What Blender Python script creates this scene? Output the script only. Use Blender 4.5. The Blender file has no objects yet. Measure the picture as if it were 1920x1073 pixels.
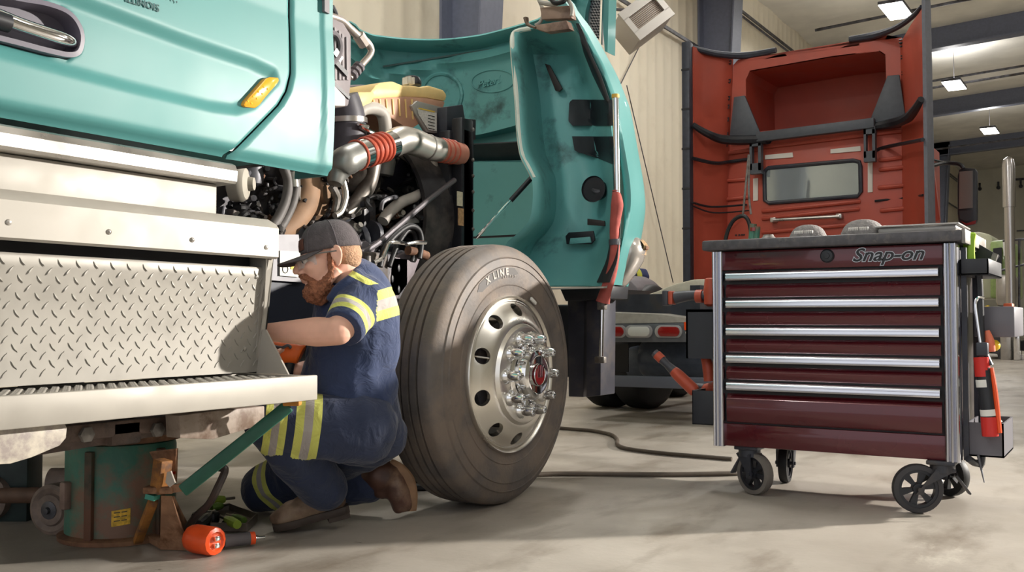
import bpy, bmesh, math, random
from mathutils import Vector as V, Matrix, Quaternion, noise

random.seed(7)
SC = bpy.context.scene
COL = SC.collection
PI = math.pi
# ------------------------------------------------------------------ camera, world, light, exposure
# world frame: X = out of the shop bays (the trucks' right-hand side), Y = the way the trucks face, Z up
FPX = 1867.0
YAW = math.radians(32.1)
PITCH = math.atan(63.5 / FPX)
CAM = V((0, 0, 0.72))
cam_data = bpy.data.cameras.new('camera')
cam = bpy.data.objects.new('camera', cam_data)
COL.objects.link(cam)
cam.location = CAM
cam.rotation_euler = (PI / 2 + PITCH, 0, YAW)
cam_data.sensor_width = 36
cam_data.lens = FPX / 1920 * 36
cam_data.clip_end = 200
SC.camera = cam
CR = cam.rotation_euler.to_matrix()

SC.view_settings.view_transform = 'Standard'
SC.view_settings.look = 'None'
SC.view_settings.gamma = 1
SC.view_settings.use_curve_mapping = False
SC.view_settings.exposure = 0.0

world = bpy.data.worlds.new('world')
SC.world = world
world.use_nodes = True
bgn = world.node_tree.nodes['Background']
bgn.inputs[0].default_value = (0.93, 0.95, 1.0, 1)
bgn.inputs[1].default_value = 1.15

def area_light(name, loc, target, size, power, color=(1, 1, 1), size_y=None, spread=None):
    l = bpy.data.lights.new(name, 'AREA')
    l.energy = power
    l.color = color
    l.size = size
    if size_y:
        l.shape = 'RECTANGLE'
        l.size_y = size_y
    if spread:
        l.spread = spread
    o = bpy.data.objects.new(name, l)
    COL.objects.link(o)
    o.location = loc
    o.rotation_euler = (V(target) - V(loc)).to_track_quat('-Z', 'Y').to_euler()
    return o

# low warm work light standing out in the bay to the right of the tool cart
area_light('work_light', (3.6, 8.0, 2.68), (-2.1, 2.6, 0.9), 0.18, 165, (1.0, 0.94, 0.86), spread=math.radians(60))
# ceiling panels nearest the camera (the panels themselves are built with the ceiling)
LAMP_XY = [(-3.4, y) for y in (-1.4, 5.0, 11.4, 17.8, 24.2, 30.6)] + [(3.6, y) for y in (-1.4, 5.0, 11.4, 17.8, 24.2, 30.6)]

# ------------------------------------------------------------------ pixel -> place
def ray(px, py):
    return CR @ V(((px - 960) / FPX, (536.5 - py) / FPX, -1))
def atX(px, py, x):
    r = ray(px, py); return CAM + r * (x / r.x)
def atY(px, py, y):
    r = ray(px, py); return CAM + r * (y / r.y)
def atZ(px, py, z):
    r = ray(px, py); return CAM + r * ((z - CAM.z) / r.z)
def atD(px, py, d):
    """point at distance d along the view axis"""
    return CAM + ray(px, py) * d
def lerp(a, b, t):
    return a + (b - a) * t

# ------------------------------------------------------------------ materials
def lin(c):
    return tuple(((x / 255) / 12.92 if x / 255 <= 0.04045 else ((x / 255 + 0.055) / 1.055) ** 2.4) for x in c)
MATS = {}
def mat(name, col, rough=0.5, metal=0.0, var=0.0, scale=20.0, dirt=None, dirt_amt=0.5, dirt_scale=4.0, bump=0.0, bump_scale=60.0,
        coat=0.0, emit=None, emit_s=0.0, trans=0.0, ior=1.45, alpha=1.0, rough_var=0.0, spec=0.5):
    if name in MATS:
        return MATS[name]
    m = bpy.data.materials.new(name)
    m.use_nodes = True
    nt = m.node_tree
    b = nt.nodes['Principled BSDF']
    c = lin(col)
    b.inputs['Base Color'].default_value = (*c, 1)
    b.inputs['Roughness'].default_value = rough
    b.inputs['Metallic'].default_value = metal
    b.inputs['Coat Weight'].default_value = coat
    b.inputs['Coat Roughness'].default_value = 0.06
    b.inputs['Transmission Weight'].default_value = trans
    b.inputs['IOR'].default_value = ior
    b.inputs['Alpha'].default_value = alpha
    b.inputs['Specular IOR Level'].default_value = spec
    if emit:
        b.inputs['Emission Color'].default_value = (*lin(emit), 1)
        b.inputs['Emission Strength'].default_value = emit_s
    tc = nt.nodes.new('ShaderNodeTexCoord')
    src = None
    if var or rough_var:
        n = nt.nodes.new('ShaderNodeTexNoise')
        n.inputs['Scale'].default_value = scale
        n.inputs['Detail'].default_value = 5
        nt.links.new(tc.outputs['Object'], n.inputs['Vector'])
        if var:
            mx = nt.nodes.new('ShaderNodeMix'); mx.data_type = 'RGBA'
            mx.inputs[6].default_value = (*[x * (1 - var) for x in c], 1)
            mx.inputs[7].default_value = (*[min(1, x * (1 + var)) for x in c], 1)
            rp = nt.nodes.new('ShaderNodeValToRGB')
            rp.color_ramp.elements[0].position = 0.35
            rp.color_ramp.elements[1].position = 0.65
            nt.links.new(n.outputs['Fac'], rp.inputs[0])
            nt.links.new(rp.outputs[0], mx.inputs[0])
            src = mx.outputs[2]
        if rough_var:
            mr = nt.nodes.new('ShaderNodeMapRange')
            mr.inputs[1].default_value = 0.3; mr.inputs[2].default_value = 0.7
            mr.inputs[3].default_value = max(0, rough - rough_var); mr.inputs[4].default_value = min(1, rough + rough_var)
            nt.links.new(n.outputs['Fac'], mr.inputs[0])
            nt.links.new(mr.outputs[0], b.inputs['Roughness'])
    if dirt:
        n2 = nt.nodes.new('ShaderNodeTexNoise')
        n2.inputs['Scale'].default_value = dirt_scale
        n2.inputs['Detail'].default_value = 8
        n2.inputs['Roughness'].default_value = 0.65
        nt.links.new(tc.outputs['Object'], n2.inputs['Vector'])
        r2 = nt.nodes.new('ShaderNodeValToRGB')
        r2.color_ramp.elements[0].position = 0.62 - 0.3 * dirt_amt
        r2.color_ramp.elements[1].position = 0.78 - 0.3 * dirt_amt
        nt.links.new(n2.outputs['Fac'], r2.inputs[0])
        m2 = nt.nodes.new('ShaderNodeMix'); m2.data_type = 'RGBA'
        if src:
            nt.links.new(src, m2.inputs[6])
        else:
            m2.inputs[6].default_value = (*c, 1)
        m2.inputs[7].default_value = (*lin(dirt), 1)
        nt.links.new(r2.outputs[0], m2.inputs[0])
        src = m2.outputs[2]
    if src:
        nt.links.new(src, b.inputs['Base Color'])
    if bump:
        n3 = nt.nodes.new('ShaderNodeTexNoise')
        n3.inputs['Scale'].default_value = bump_scale
        n3.inputs['Detail'].default_value = 4
        nt.links.new(tc.outputs['Object'], n3.inputs['Vector'])
        bp = nt.nodes.new('ShaderNodeBump')
        bp.inputs['Strength'].default_value = min(1, bump)
        bp.inputs['Distance'].default_value = 0.01
        nt.links.new(n3.outputs['Fac'], bp.inputs['Height'])
        nt.links.new(bp.outputs[0], b.inputs['Normal'])
    MATS[name] = m
    return m

TEAL = mat('teal_paint', (76, 136, 134), 0.46, coat=0.06, var=0.04, scale=2, rough_var=0.06)
TEAL_IN = mat('teal_gelcoat', (102, 166, 164), 0.5, coat=0.05, var=0.06, scale=3, dirt=(60, 92, 92), dirt_amt=0.16, dirt_scale=3.5)
CREAM = mat('brushed_aluminium', (160, 155, 146), 0.48, metal=0.1, var=0.05, scale=8, rough_var=0.1)
TREAD = mat('tread_plate_aluminium', (150, 146, 138), 0.45, metal=0.15, var=0.05, scale=12, rough_var=0.1)
CHROME = mat('chrome', (225, 225, 225), 0.09, metal=1.0)
POLISH = mat('polished_aluminium', (226, 222, 214), 0.33, metal=1.0, rough_var=0.07, scale=6)
SCUFF = mat('scuffed_aluminium', (176, 172, 166), 0.36, metal=0.85, var=0.12, scale=7, rough_var=0.12)
RUBBER = mat('tyre_rubber', (92, 86, 82), 0.6, var=0.13, scale=14, dirt=(112, 100, 90), dirt_amt=0.7, dirt_scale=5, bump=0.12, bump_scale=90)
RUBDARK = mat('dark_rubber', (26, 26, 28), 0.55, var=0.2, scale=15)
BLACK = mat('black_plastic', (32, 33, 38), 0.42, var=0.15, scale=20)
BLACKSTEEL = mat('black_steel', (50, 52, 60), 0.45, metal=0.1, var=0.25, scale=8, dirt=(66, 60, 56), dirt_amt=0.35)
DKGREY = mat('dark_grey_metal', (88, 88, 94), 0.45, metal=0.3, var=0.25, scale=12, dirt=(44, 38, 34), dirt_amt=0.5)
GREYMET = mat('dusty_grey_metal', (128, 124, 120), 0.5, metal=0.4, var=0.18, scale=14, dirt=(84, 76, 68), dirt_amt=0.5, dirt_scale=9)
CAST = mat('cast_iron', (92, 90, 94), 0.6, metal=0.2, var=0.3, scale=18, dirt=(88, 78, 68), dirt_amt=0.45, dirt_scale=9, bump=0.2)
HOSE = mat('grey_hose', (98, 94, 92), 0.6, var=0.15, scale=20)
BLKHOSE = mat('black_hose', (28, 28, 30), 0.5, var=0.15)
REDHOSE = mat('red_silicone', (188, 88, 66), 0.45, var=0.08)
RUST = mat('rusty_brown', (112, 78, 58), 0.75, var=0.3, scale=14, dirt=(140, 104, 76), dirt_amt=0.5, dirt_scale=8, bump=0.3, bump_scale=50)
GREYP = mat('grey_plastic', (112, 106, 110), 0.55, var=0.06)
WHITE = mat('white_paint', (214, 212, 206), 0.5, var=0.04)
CONCHALK = mat('off_white_fabric', (190, 186, 172), 0.9, var=0.1)
ORANGE = mat('orange_plastic', (214, 74, 26), 0.38, var=0.06)
YELLOW = mat('yellow_label', (214, 184, 66), 0.6, var=0.15, scale=60)
LENSAMB = mat('amber_lens', (232, 156, 34), 0.2, coat=0.4)
LENSRED = mat('red_lens', (128, 24, 20), 0.2, coat=0.5)
LENSCLR = mat('clear_lens', (190, 190, 184), 0.2, coat=0.5)
GREENP = mat('lime_green_plastic', (150, 190, 52), 0.4)
GREENHULK = mat('worn_green_paint', (62, 116, 100), 0.5, var=0.2, scale=6, dirt=(124, 94, 76), dirt_amt=0.62, dirt_scale=5, bump=0.15)
CAB_RED = mat('orange_red_cab_paint', (170, 74, 56), 0.48, coat=0.15, var=0.08, scale=3, rough_var=0.08)
MAROON = mat('candy_maroon_paint', (78, 15, 24), 0.26, coat=0.6, metal=0.3, var=0.05, rough_var=0.05, scale=3)
BLUESTEEL = mat('blue_grey_steel', (108, 113, 130), 0.5, var=0.06)
CREAMWALL = None

# ------------------------------------------------------------------ mesh building
class MB:
    def __init__(s):
        s.bm = bmesh.new()
    def face(s, pts):
        vs = [s.bm.verts.new(p) for p in pts]
        try:
            return s.bm.faces.new(vs)
        except ValueError:
            return None
    def box(s, lo, hi, M=None, bevel=0.0, seg=2):
        lo, hi = V(lo), V(hi)
        b = bmesh.new()
        bmesh.ops.create_cube(b, size=1)
        for v in b.verts:
            v.co = V(((lo.x + hi.x) / 2 + v.co.x * (hi.x - lo.x), (lo.y + hi.y) / 2 + v.co.y * (hi.y - lo.y), (lo.z + hi.z) / 2 + v.co.z * (hi.z - lo.z)))
        if bevel:
            bmesh.ops.bevel(b, geom=list(b.edges), offset=bevel, segments=seg, affect='EDGES', profile=0.5)
        s.merge(b, M)
        return s
    def cbox(s, c, size, M=None, bevel=0.0, rot=None):
        """box by centre and size, optional rotation matrix about its centre"""
        c, h = V(c), V(size) / 2
        R = Matrix.Translation(c) @ (rot.to_4x4() if rot is not None else Matrix.Identity(4))
        if M is not None:
            R = M @ R
        return s.box(-h, h, R, bevel)
    def merge(s, b, M=None):
        if M is not None:
            bmesh.ops.transform(b, matrix=M, verts=b.verts)
        me = bpy.data.meshes.new('t')
        b.to_mesh(me); b.free()
        s.bm.from_mesh(me)
        bpy.data.meshes.remove(me)
    def beam(s, a, b_, w, h, up=(0, 0, 1), bevel=0.0):
        """bar from a to b with width w and height h"""
        a, b_ = V(a), V(b_)
        d = (b_ - a); L = d.length; d.normalize()
        u = V(up)
        if abs(d.dot(u)) > 0.99:
            u = V((1, 0, 0))
        x = d.cross(u).normalized(); z = x.cross(d).normalized()
        M = Matrix(((x.x, d.x, z.x, 0), (x.y, d.y, z.y, 0), (x.z, d.z, z.z, 0), (0, 0, 0, 1)))
        M = Matrix.Translation((a + b_) / 2) @ M
        s.box((-w / 2, -L / 2, -h / 2), (w / 2, L / 2, h / 2), M, bevel)
        return s
    def loft(s, rings, closed=True, cap0=True, cap1=True):
        rv = [[s.bm.verts.new(p) for p in r] for r in rings]
        n = len(rings[0])
        for i in range(len(rv) - 1):
            for j in range(n if closed else n - 1):
                k = (j + 1) % n
                try:
                    s.bm.faces.new((rv[i][j], rv[i][k], rv[i + 1][k], rv[i + 1][j]))
                except ValueError:
                    pass
        if closed and cap0:
            s.bm.faces.new(list(reversed(rv[0])))
        if closed and cap1:
            s.bm.faces.new(rv[-1])
        return s
    def tube(s, pts, r, n=10, smooth=True, caps=True, sub=6, flat=None):
        P = [V(p) for p in pts]
        R = list(r) if isinstance(r, (list, tuple)) else [r] * len(P)
        if smooth and len(P) > 2:
            Q, RR = [], []
            for i in range(len(P) - 1):
                p0 = P[max(i - 1, 0)]; p1 = P[i]; p2 = P[i + 1]; p3 = P[min(i + 2, len(P) - 1)]
                for k in range(sub):
                    t = k / sub
                    Q.append(0.5 * ((2 * p1) + (p2 - p0) * t + (2 * p0 - 5 * p1 + 4 * p2 - p3) * t * t + (3 * p1 - p0 - 3 * p2 + p3) * t ** 3))
                    RR.append(lerp(R[i], R[i + 1], t))
            Q.append(P[-1]); RR.append(R[-1])
            P, R = Q, RR
        T = [(P[min(i + 1, len(P) - 1)] - P[max(i - 1, 0)]).normalized() for i in range(len(P))]
        up = V((0, 0, 1)) if abs(T[0].z) < 0.9 else V((1, 0, 0))
        x = T[0].cross(up).normalized()
        rings = []
        for i, p in enumerate(P):
            if i:
                x = (T[i - 1].rotation_difference(T[i]) @ x).normalized()
            y = T[i].cross(x).normalized()
            fl = flat or 1.0
            rings.append([p + (x * math.cos(2 * PI * k / n) + y * math.sin(2 * PI * k / n) * fl) * R[i] for k in range(n)])
        return s.loft(rings, True, caps, caps)
    def lathe(s, prof, c, axis, n=32, cap0=True, cap1=True, a0=0.0):
        """profile of (radius, distance along axis) from c"""
        c = V(c); a = V(axis).normalized()
        up = V((0, 0, 1)) if abs(a.z) < 0.9 else V((1, 0, 0))
        x = up.cross(a).normalized(); y = a.cross(x).normalized()
        rings = [[c + a * h + (x * math.cos(2 * PI * k / n + a0) + y * math.sin(2 * PI * k / n + a0)) * max(r, 1e-4) for k in range(n)] for r, h in prof]
        return s.loft(rings, True, cap0, cap1)
    def cyl(s, a, b, r, n=20, r2=None):
        a, b = V(a), V(b)
        return s.lathe([(r, 0), (r if r2 is None else r2, (b - a).length)], a, b - a, n)
    def ball(s, c, r, n=16, scale=(1, 1, 1), M=None):
        b = bmesh.new()
        bmesh.ops.create_uvsphere(b, u_segments=n, v_segments=max(6, n // 2), radius=r)
        for v in b.verts:
            v.co = V((v.co.x * scale[0], v.co.y * scale[1], v.co.z * scale[2]))
        s.merge(b, Matrix.Translation(V(c)) @ (M.to_4x4() if M is not None else Matrix.Identity(4)))
        return s
    def ring(s, c, axis, R, r, n=32, m=8, flat=1.0):
        c = V(c); a = V(axis).normalized()
        up = V((0, 0, 1)) if abs(a.z) < 0.9 else V((1, 0, 0))
        x = up.cross(a).normalized(); y = a.cross(x).normalized()
        rings = []
        for k in range(n):
            t = 2 * PI * k / n
            d = x * math.cos(t) + y * math.sin(t)
            rings.append([c + d * R + (d * math.cos(2 * PI * j / m) + a * math.sin(2 * PI * j / m) * flat) * r for j in range(m)])
        rings.append(rings[0])
        s.loft(rings, True, False, False)
        return s
    def prism(s, poly, ext, bevel=0.0):
        """closed outline of points pushed along vector ext"""
        b = bmesh.new()
        e = V(ext)
        a = [b.verts.new(V(p)) for p in poly]
        c = [b.verts.new(V(p) + e) for p in poly]
        b.faces.new(list(reversed(a))); b.faces.new(c)
        n = len(a)
        for i in range(n):
            b.faces.new((a[i], a[(i + 1) % n], c[(i + 1) % n], c[i]))
        bmesh.ops.recalc_face_normals(b, faces=b.faces)
        if bevel:
            bmesh.ops.bevel(b, geom=[e_ for e_ in b.edges], offset=bevel, segments=2, affect='EDGES', profile=0.5)
        s.merge(b)
        return s
    def sheet(s, grid, thick):
        """rows of points made into a sheet with real thickness"""
        b = bmesh.new()
        rv = [[b.verts.new(V(p)) for p in r] for r in grid]
        for i in range(len(rv) - 1):
            for j in range(len(rv[0]) - 1):
                b.faces.new((rv[i][j], rv[i][j + 1], rv[i + 1][j + 1], rv[i + 1][j]))
        bmesh.ops.recalc_face_normals(b, faces=b.faces)
        bmesh.ops.solidify(b, geom=list(b.faces), thickness=thick)
        s.merge(b)
        return s
    def text(s, string, size, depth, M, shear=0.0, bold=0.0, align='CENTER'):
        cu = bpy.data.curves.new('t', 'FONT')
        cu.body = string; cu.size = size; cu.extrude = depth / 2; cu.shear = shear; cu.offset = bold
        cu.align_x = align; cu.align_y = 'CENTER'; cu.resolution_u = 3
        o = bpy.data.objects.new('t', cu)
        COL.objects.link(o)
        dg = bpy.context.evaluated_depsgraph_get()
        me = bpy.data.meshes.new_from_object(o.evaluated_get(dg))
        b = bmesh.new(); b.from_mesh(me)
        bpy.data.meshes.remove(me)
        bpy.data.objects.remove(o); bpy.data.curves.remove(cu)
        s.merge(b, M)
        return s
    def build(s, name, m, parent=None, sharp=35, wn=True, weld=0.0):
        b = s.bm
        if weld:
            bmesh.ops.remove_doubles(b, verts=b.verts, dist=weld)
        bmesh.ops.recalc_face_normals(b, faces=b.faces)
        org = V((0, 0, 0))
        if parent is not None:
            org = WORG[parent.name]
        lim = math.radians(sharp)
        for f in b.faces:
            f.smooth = True
        for e in b.edges:
            if len(e.link_faces) == 2:
                if e.calc_face_angle(0) > lim:
                    e.smooth = False
        bmesh.ops.translate(b, vec=-org, verts=b.verts)
        me = bpy.data.meshes.new(name)
        b.to_mesh(me); b.free()
        if m:
            me.materials.append(m)
        o = bpy.data.objects.new(name, me)
        COL.objects.link(o)
        WORG[o.name] = org
        if parent is not None:
            o.parent = parent
        return o
WORG = {}

def thing(name, label, cat, loc=(0, 0, 0), group=None):
    o = bpy.data.objects.new(name, None)
    COL.objects.link(o)
    o.location = loc
    o.empty_display_size = 0.1
    WORG[o.name] = V(loc)
    o['label'] = label; o['category'] = cat
    if group:
        o['group'] = group
    return o
def tag(o, label, cat, group=None):
    o['label'] = label; o['category'] = cat
    if group:
        o['group'] = group
    return o
def struct(o):
    o['kind'] = 'structure'
    return o
def stuff(o):
    o['kind'] = 'stuff'
    return o
def copy_tree(o, parent=None):
    c = o.copy()
    COL.objects.link(c)
    WORG[c.name] = WORG[o.name]
    c.parent = parent
    for ch in [x for x in list(o.children)]:
        copy_tree(ch, c)
    return c
def part(name, m, parent, fn, sharp=35, weld=0.0):
    b = MB(); fn(b)
    return b.build(name, m, parent, sharp, weld=weld)
def basis(o, x, y, z):
    x, y, z = V(x).normalized(), V(y).normalized(), V(z).normalized()
    M = Matrix(((x.x, y.x, z.x, 0), (x.y, y.y, z.y, 0), (x.z, y.z, z.z, 0), (0, 0, 0, 1)))
    return Matrix.Translation(V(o)) @ M
def cut(obj, cutter_mb):
    """boolean difference, applied at once; the cutter is thrown away"""
    b = cutter_mb.bm
    bmesh.ops.recalc_face_normals(b, faces=b.faces)
    me = bpy.data.meshes.new('c'); b.to_mesh(me); b.free()
    c = bpy.data.objects.new('c', me); COL.objects.link(c)
    c.parent = None
    c.location = -WORG[obj.name] * 0
    if obj.parent:
        c.location = (0, 0, 0)
    md = obj.modifiers.new('b', 'BOOLEAN'); md.operation = 'DIFFERENCE'; md.object = c; md.solver = 'EXACT'
    bpy.context.view_layer.update()
    dg = bpy.context.evaluated_depsgraph_get()
    new = bpy.data.meshes.new_from_object(obj.evaluated_get(dg))
    obj.modifiers.clear()
    bpy.data.objects.remove(c)
    old = obj.data; obj.data = new; bpy.data.meshes.remove(old)
    for e in new.edges: pass
    return obj
# ================================================================== the building
WALLX = -6.0
FARY = 44.5
def ceil_z(x):
    return 6.95 + 0.05 * (x + 6)

def floor_material():
    m = bpy.data.materials.new('worn_concrete'); m.use_nodes = True
    nt = m.node_tree; b = nt.nodes['Principled BSDF']
    tc = nt.nodes.new('ShaderNodeTexCoord')
    def nz(scale, detail, vec=None, rough=0.6):
        n = nt.nodes.new('ShaderNodeTexNoise'); n.inputs['Scale'].default_value = scale
        n.inputs['Detail'].default_value = detail; n.inputs['Roughness'].default_value = rough
        nt.links.new(vec or tc.outputs['Object'], n.inputs['Vector']); return n
    def ramp(src, p0, p1, c0=(0, 0, 0, 1), c1=(1, 1, 1, 1)):
        r = nt.nodes.new('ShaderNodeValToRGB')
        r.color_ramp.elements[0].position = p0; r.color_ramp.elements[1].position = p1
        r.color_ramp.elements[0].color = c0; r.color_ramp.elements[1].color = c1
        nt.links.new(src, r.inputs[0]); return r
    def mix(fac, a, bb):
        x = nt.nodes.new('ShaderNodeMix'); x.data_type = 'RGBA'
        nt.links.new(fac, x.inputs[0])
        for s, i in ((a, 6), (bb, 7)):
            if isinstance(s, tuple): x.inputs[i].default_value = s
            else: nt.links.new(s, x.inputs[i])
        return x.outputs[2]
    mp = nt.nodes.new('ShaderNodeMapping')
    mp.inputs['Scale'].default_value = (1.0, 0.35, 1.0)
    mp.inputs['Rotation'].default_value = (0, 0, 0.5)
    nt.links.new(tc.outputs['Object'], mp.inputs['Vector'])
    base = ramp(nz(1.1, 8).outputs['Fac'], 0.3, 0.7, (*lin((148, 140, 130)), 1), (*lin((176, 169, 159)), 1))
    c = mix(ramp(nz(4.0, 8, mp.outputs[0]).outputs['Fac'], 0.52, 0.72).outputs[0], base.outputs[0], (*lin((122, 112, 100)), 1))
    c = mix(ramp(nz(2.2, 10, mp.outputs[0], 0.7).outputs['Fac'], 0.62, 0.70).outputs[0], c, (*lin((186, 180, 168)), 1))
    c = mix(ramp(nz(9, 8, None, 0.7).outputs['Fac'], 0.66, 0.72).outputs[0], c, (*lin((82, 72, 62)), 1))
    nt.links.new(c, b.inputs['Base Color'])
    rr = ramp(nz(3, 6).outputs['Fac'], 0.3, 0.7, (0.3, 0.3, 0.3, 1), (0.55, 0.55, 0.55, 1))
    nt.links.new(rr.outputs[0], b.inputs['Roughness'])
    bp = nt.nodes.new('ShaderNodeBump'); bp.inputs['Strength'].default_value = 0.25; bp.inputs['Distance'].default_value = 0.004
    nt.links.new(nz(40, 5).outputs['Fac'], bp.inputs['Height'])
    nt.links.new(bp.outputs[0], b.inputs['Normal'])
    return m
o = MB().box((-6.3, -8, -0.15), (16, 45, 0)).build('floor', floor_material()); struct(o)

WALLM = mat('cream_ribbed_metal_wall', (232, 222, 200), 0.6, var=0.02, scale=1.2, dirt=(222, 211, 188), dirt_amt=0.35, dirt_scale=1.5)
FARM = mat('cream_far_wall', (218, 214, 196), 0.7, var=0.05, scale=1.0)
CEILM = mat('white_insulation_ceiling', (232, 229, 220), 0.85, var=0.07, scale=1.6, bump=0.3, bump_scale=3)

def ribbed_wall(b, p0, p1, z0, z1, out, pitch=0.3, deep=0.008, w=0.06):
    """metal cladding: flat pans with raised ribs"""
    p0, p1, out = V(p0), V(p1), V(out)
    L = (p1 - p0).length; d = (p1 - p0).normalized()
    pts = []
    x = 0
    while x < L:
        for (dx, h) in ((0, 0), (pitch - w * 2, 0), (pitch - w * 1.6, deep), (pitch - w * 0.4, deep)):
            if x + dx <= L:
                pts.append(p0 + d * (x + dx) + out * h)
        x += pitch
    pts.append(p1.copy())
    back = [p1 - out * 0.12, p0 - out * 0.12]
    ring = pts + back
    b.loft([[p + V((0, 0, z0)) for p in ring], [p + V((0, 0, z1)) for p in ring]], True)
b = MB(); ribbed_wall(b, (WALLX, -8, 0), (WALLX, FARY, 0), 0, 7.1, (1, 0, 0))
o = b.build('wall_left', WALLM); struct(o)
b = MB(); ribbed_wall(b, (WALLX, FARY, 0), (16, FARY, 0), 0, 8.2, (0, -1, 0), pitch=0.6)
o = b.build('wall_far', FARM); struct(o)
o = MB().box((16, -8, 0), (16.15, FARY, 8.3)).build('wall_right', FARM); struct(o)
# ceiling, a shallow slope with sagging insulation between purlins
b = MB()
rows = []
ny = 60
for i in range(ny + 1):
    y = -8 + (FARY + 8) * i / ny
    rows.append([V((x, y, ceil_z(x) - 0.05 * abs(math.sin(y * PI / 1.6)))) for x in (-6.1, -4, -2, 0, 2, 4, 8, 12, 16)])
b.sheet(rows, 0.12)
o = b.build('ceiling', CEILM); struct(o)

# haunched steel columns and roof beams
for k in range(-1, 5):
    y = 8.35 + 7.1 * k
    # column: I section that widens upwards
    b = MB()
    def xin(z): return WALLX + 0.30 + 0.055 * z
    b.prism([(WALLX + 0.02, y - 0.012, 0.0), (xin(0), y - 0.012, 0), (xin(7), y - 0.012, ceil_z(-5.3) - 0.02), (WALLX + 0.02, y - 0.012, 6.9)], (0, 0.024, 0))
    b.loft([[V((xin(z) - 0.012, y - 0.2, z)), V((xin(z) + 0.012, y - 0.2, z)), V((xin(z) + 0.012, y + 0.2, z)), V((xin(z) - 0.012, y + 0.2, z))] for z in (0, 6.7)], True)
    b.box((WALLX + 0.01, y - 0.2, 0), (WALLX + 0.04, y + 0.2, 6.85))
    b.box((WALLX + 0.01, y - 0.22, 0), (xin(0) + 0.03, y + 0.22, 0.03))
    o = b.build('trim_%d' % (20 + k), BLUESTEEL); struct(o)
    # roof beam
    b = MB()
    for (za, zb, hw) in ((0.0, 0.04, 0.13), (-0.52, -0.48, 0.13), (-0.5, 0.02, 0.012)):
        ring = []
        for x in (-5.9, 15.8):
            zz = ceil_z(x) - 0.1
            ring.append([V((x, y - hw, zz + za)), V((x, y + hw, zz + za)), V((x, y + hw, zz + zb)), V((x, y - hw, zz + zb))])
        b.loft(ring, True)
    o = b.build('trim_%d' % (40 + k), BLUESTEEL); struct(o)
# purlins and pipes along the eave, brace cables on the wall
b = MB()
for z in (5.1, 6.25):
    b.beam((WALLX + 0.1, -6, z), (WALLX + 0.1, 44, z), 0.03, 0.05)
b.tube([(WALLX + 0.28, -6, 6.0), (WALLX + 0.28, 44, 6.0)], 0.022, 8, smooth=False)
struct(b.build('trim_60', DKGREY))
def wall_pt(px, py): return atX(px, py, WALLX + 0.09)
b = MB()
for a, c in (((1175, 160), (1262, 530)), ((1262, -40), (1160, 165)), ((1212, 60), (1212, 61))):
    p, q = wall_pt(*a), wall_pt(*c)
    if (p - q).length > 0.1:
        b.cyl(p, q, 0.008, 6)
struct(b.build('trim_61', DKGREY))
# pipes under the roof between the beams
b = MB()
for (y, dz) in ((25.5, -0.75), (26.5, -0.35), (33.5, -0.9), (20.5, -0.3)):
    b.cyl((-5.5, y, ceil_z(-5.5) + dz), (14, y, ceil_z(14) + dz), 0.03, 6)
struct(b.build('trim_62', DKGREY))
# rail with hung fittings on the far wall
b = MB()
b.beam((-4, FARY - 0.3, 6.32), (14, FARY - 0.3, 6.32), 0.12, 0.08)
struct(b.build('trim_63', DKGREY))
b = MB().beam((-4, FARY - 0.25, 4.27), (14, FARY - 0.25, 4.27), 0.06, 0.05)
struct(b.build('trim_64', DKGREY))

# ------------------------------------------------------------------ ceiling light panels
LAMPLIT = mat('led_panel_glow', (255, 255, 250), 0.5, emit=(255, 252, 244), emit_s=14)
lamp_lbl = {17.8: 'nearest ceiling light panel in view, cut by the top edge above the red cab',
            24.2: 'hanging square light panel, the middle one of three right of the red cab',
            30.6: 'hanging square light panel, lowest and farthest right of the red cab'}
proto = None
noff = 70
for (x, y) in [q_ for q_ in LAMP_XY if q_[0] < 0 and q_[1] > 15] + [q_ for q_ in LAMP_XY if not (q_[0] < 0 and q_[1] > 15)]:
    zc = 6.0
    l = bpy.data.lights.new('panel_light', 'AREA'); l.shape = 'RECTANGLE'; l.size = 0.38; l.size_y = 0.98; l.energy = 95 if x < 0 else 50; l.color = (1.0, 0.98, 0.95)
    lo = bpy.data.objects.new('panel_light', l); COL.objects.link(lo); lo.location = (x, y, zc - 0.02)
    l2 = bpy.data.lights.new('added_ceiling_fill', 'AREA'); l2.shape = 'RECTANGLE'; l2.size = 0.3; l2.size_y = 0.9; l2.energy = 42; l2.color = (1.0, 0.98, 0.95)  # added fill aimed upward to brighten the ceiling
    lo2 = bpy.data.objects.new('added_ceiling_fill', l2); COL.objects.link(lo2); lo2.location = (x, y, zc + 0.08); lo2.rotation_euler = (PI, 0, 0)
    if x > 0 or y < 15:
        noff += 1
        struct(MB().box((x - 0.19, y - 0.49, zc), (x + 0.19, y + 0.49, zc + 0.05)).build('trim_%d' % noff, LAMPLIT))
        continue
    if proto is None:
        proto = thing('ceiling_light', 'x', 'ceiling light', (x, y, zc))
        part('housing', DKGREY, proto, lambda b: b.box((x - 0.2, y - 0.5, zc + 0.012), (x + 0.2, y + 0.5, zc + 0.07), bevel=0.008))
        part('diffuser', LAMPLIT, proto, lambda b: b.box((x - 0.19, y - 0.49, zc), (x + 0.19, y + 0.49, zc + 0.012)))
        part('cable', DKGREY, proto, lambda b: b.cyl((x, y, zc + 0.06), (x, y, zc + 0.95), 0.006, 6))
        o = proto
    else:
        o = copy_tree(proto)
        o.location = (x, y, zc)
    o['label'] = lamp_lbl.get(y, 'square light panel over the near bays') if x < 0 else 'square light panel over the neighbouring bay'
    o['group'] = 'hanging light panels'
    if x > 0: o['label'] = 'square hanging light panel over the neighbouring bay to the right'

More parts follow.
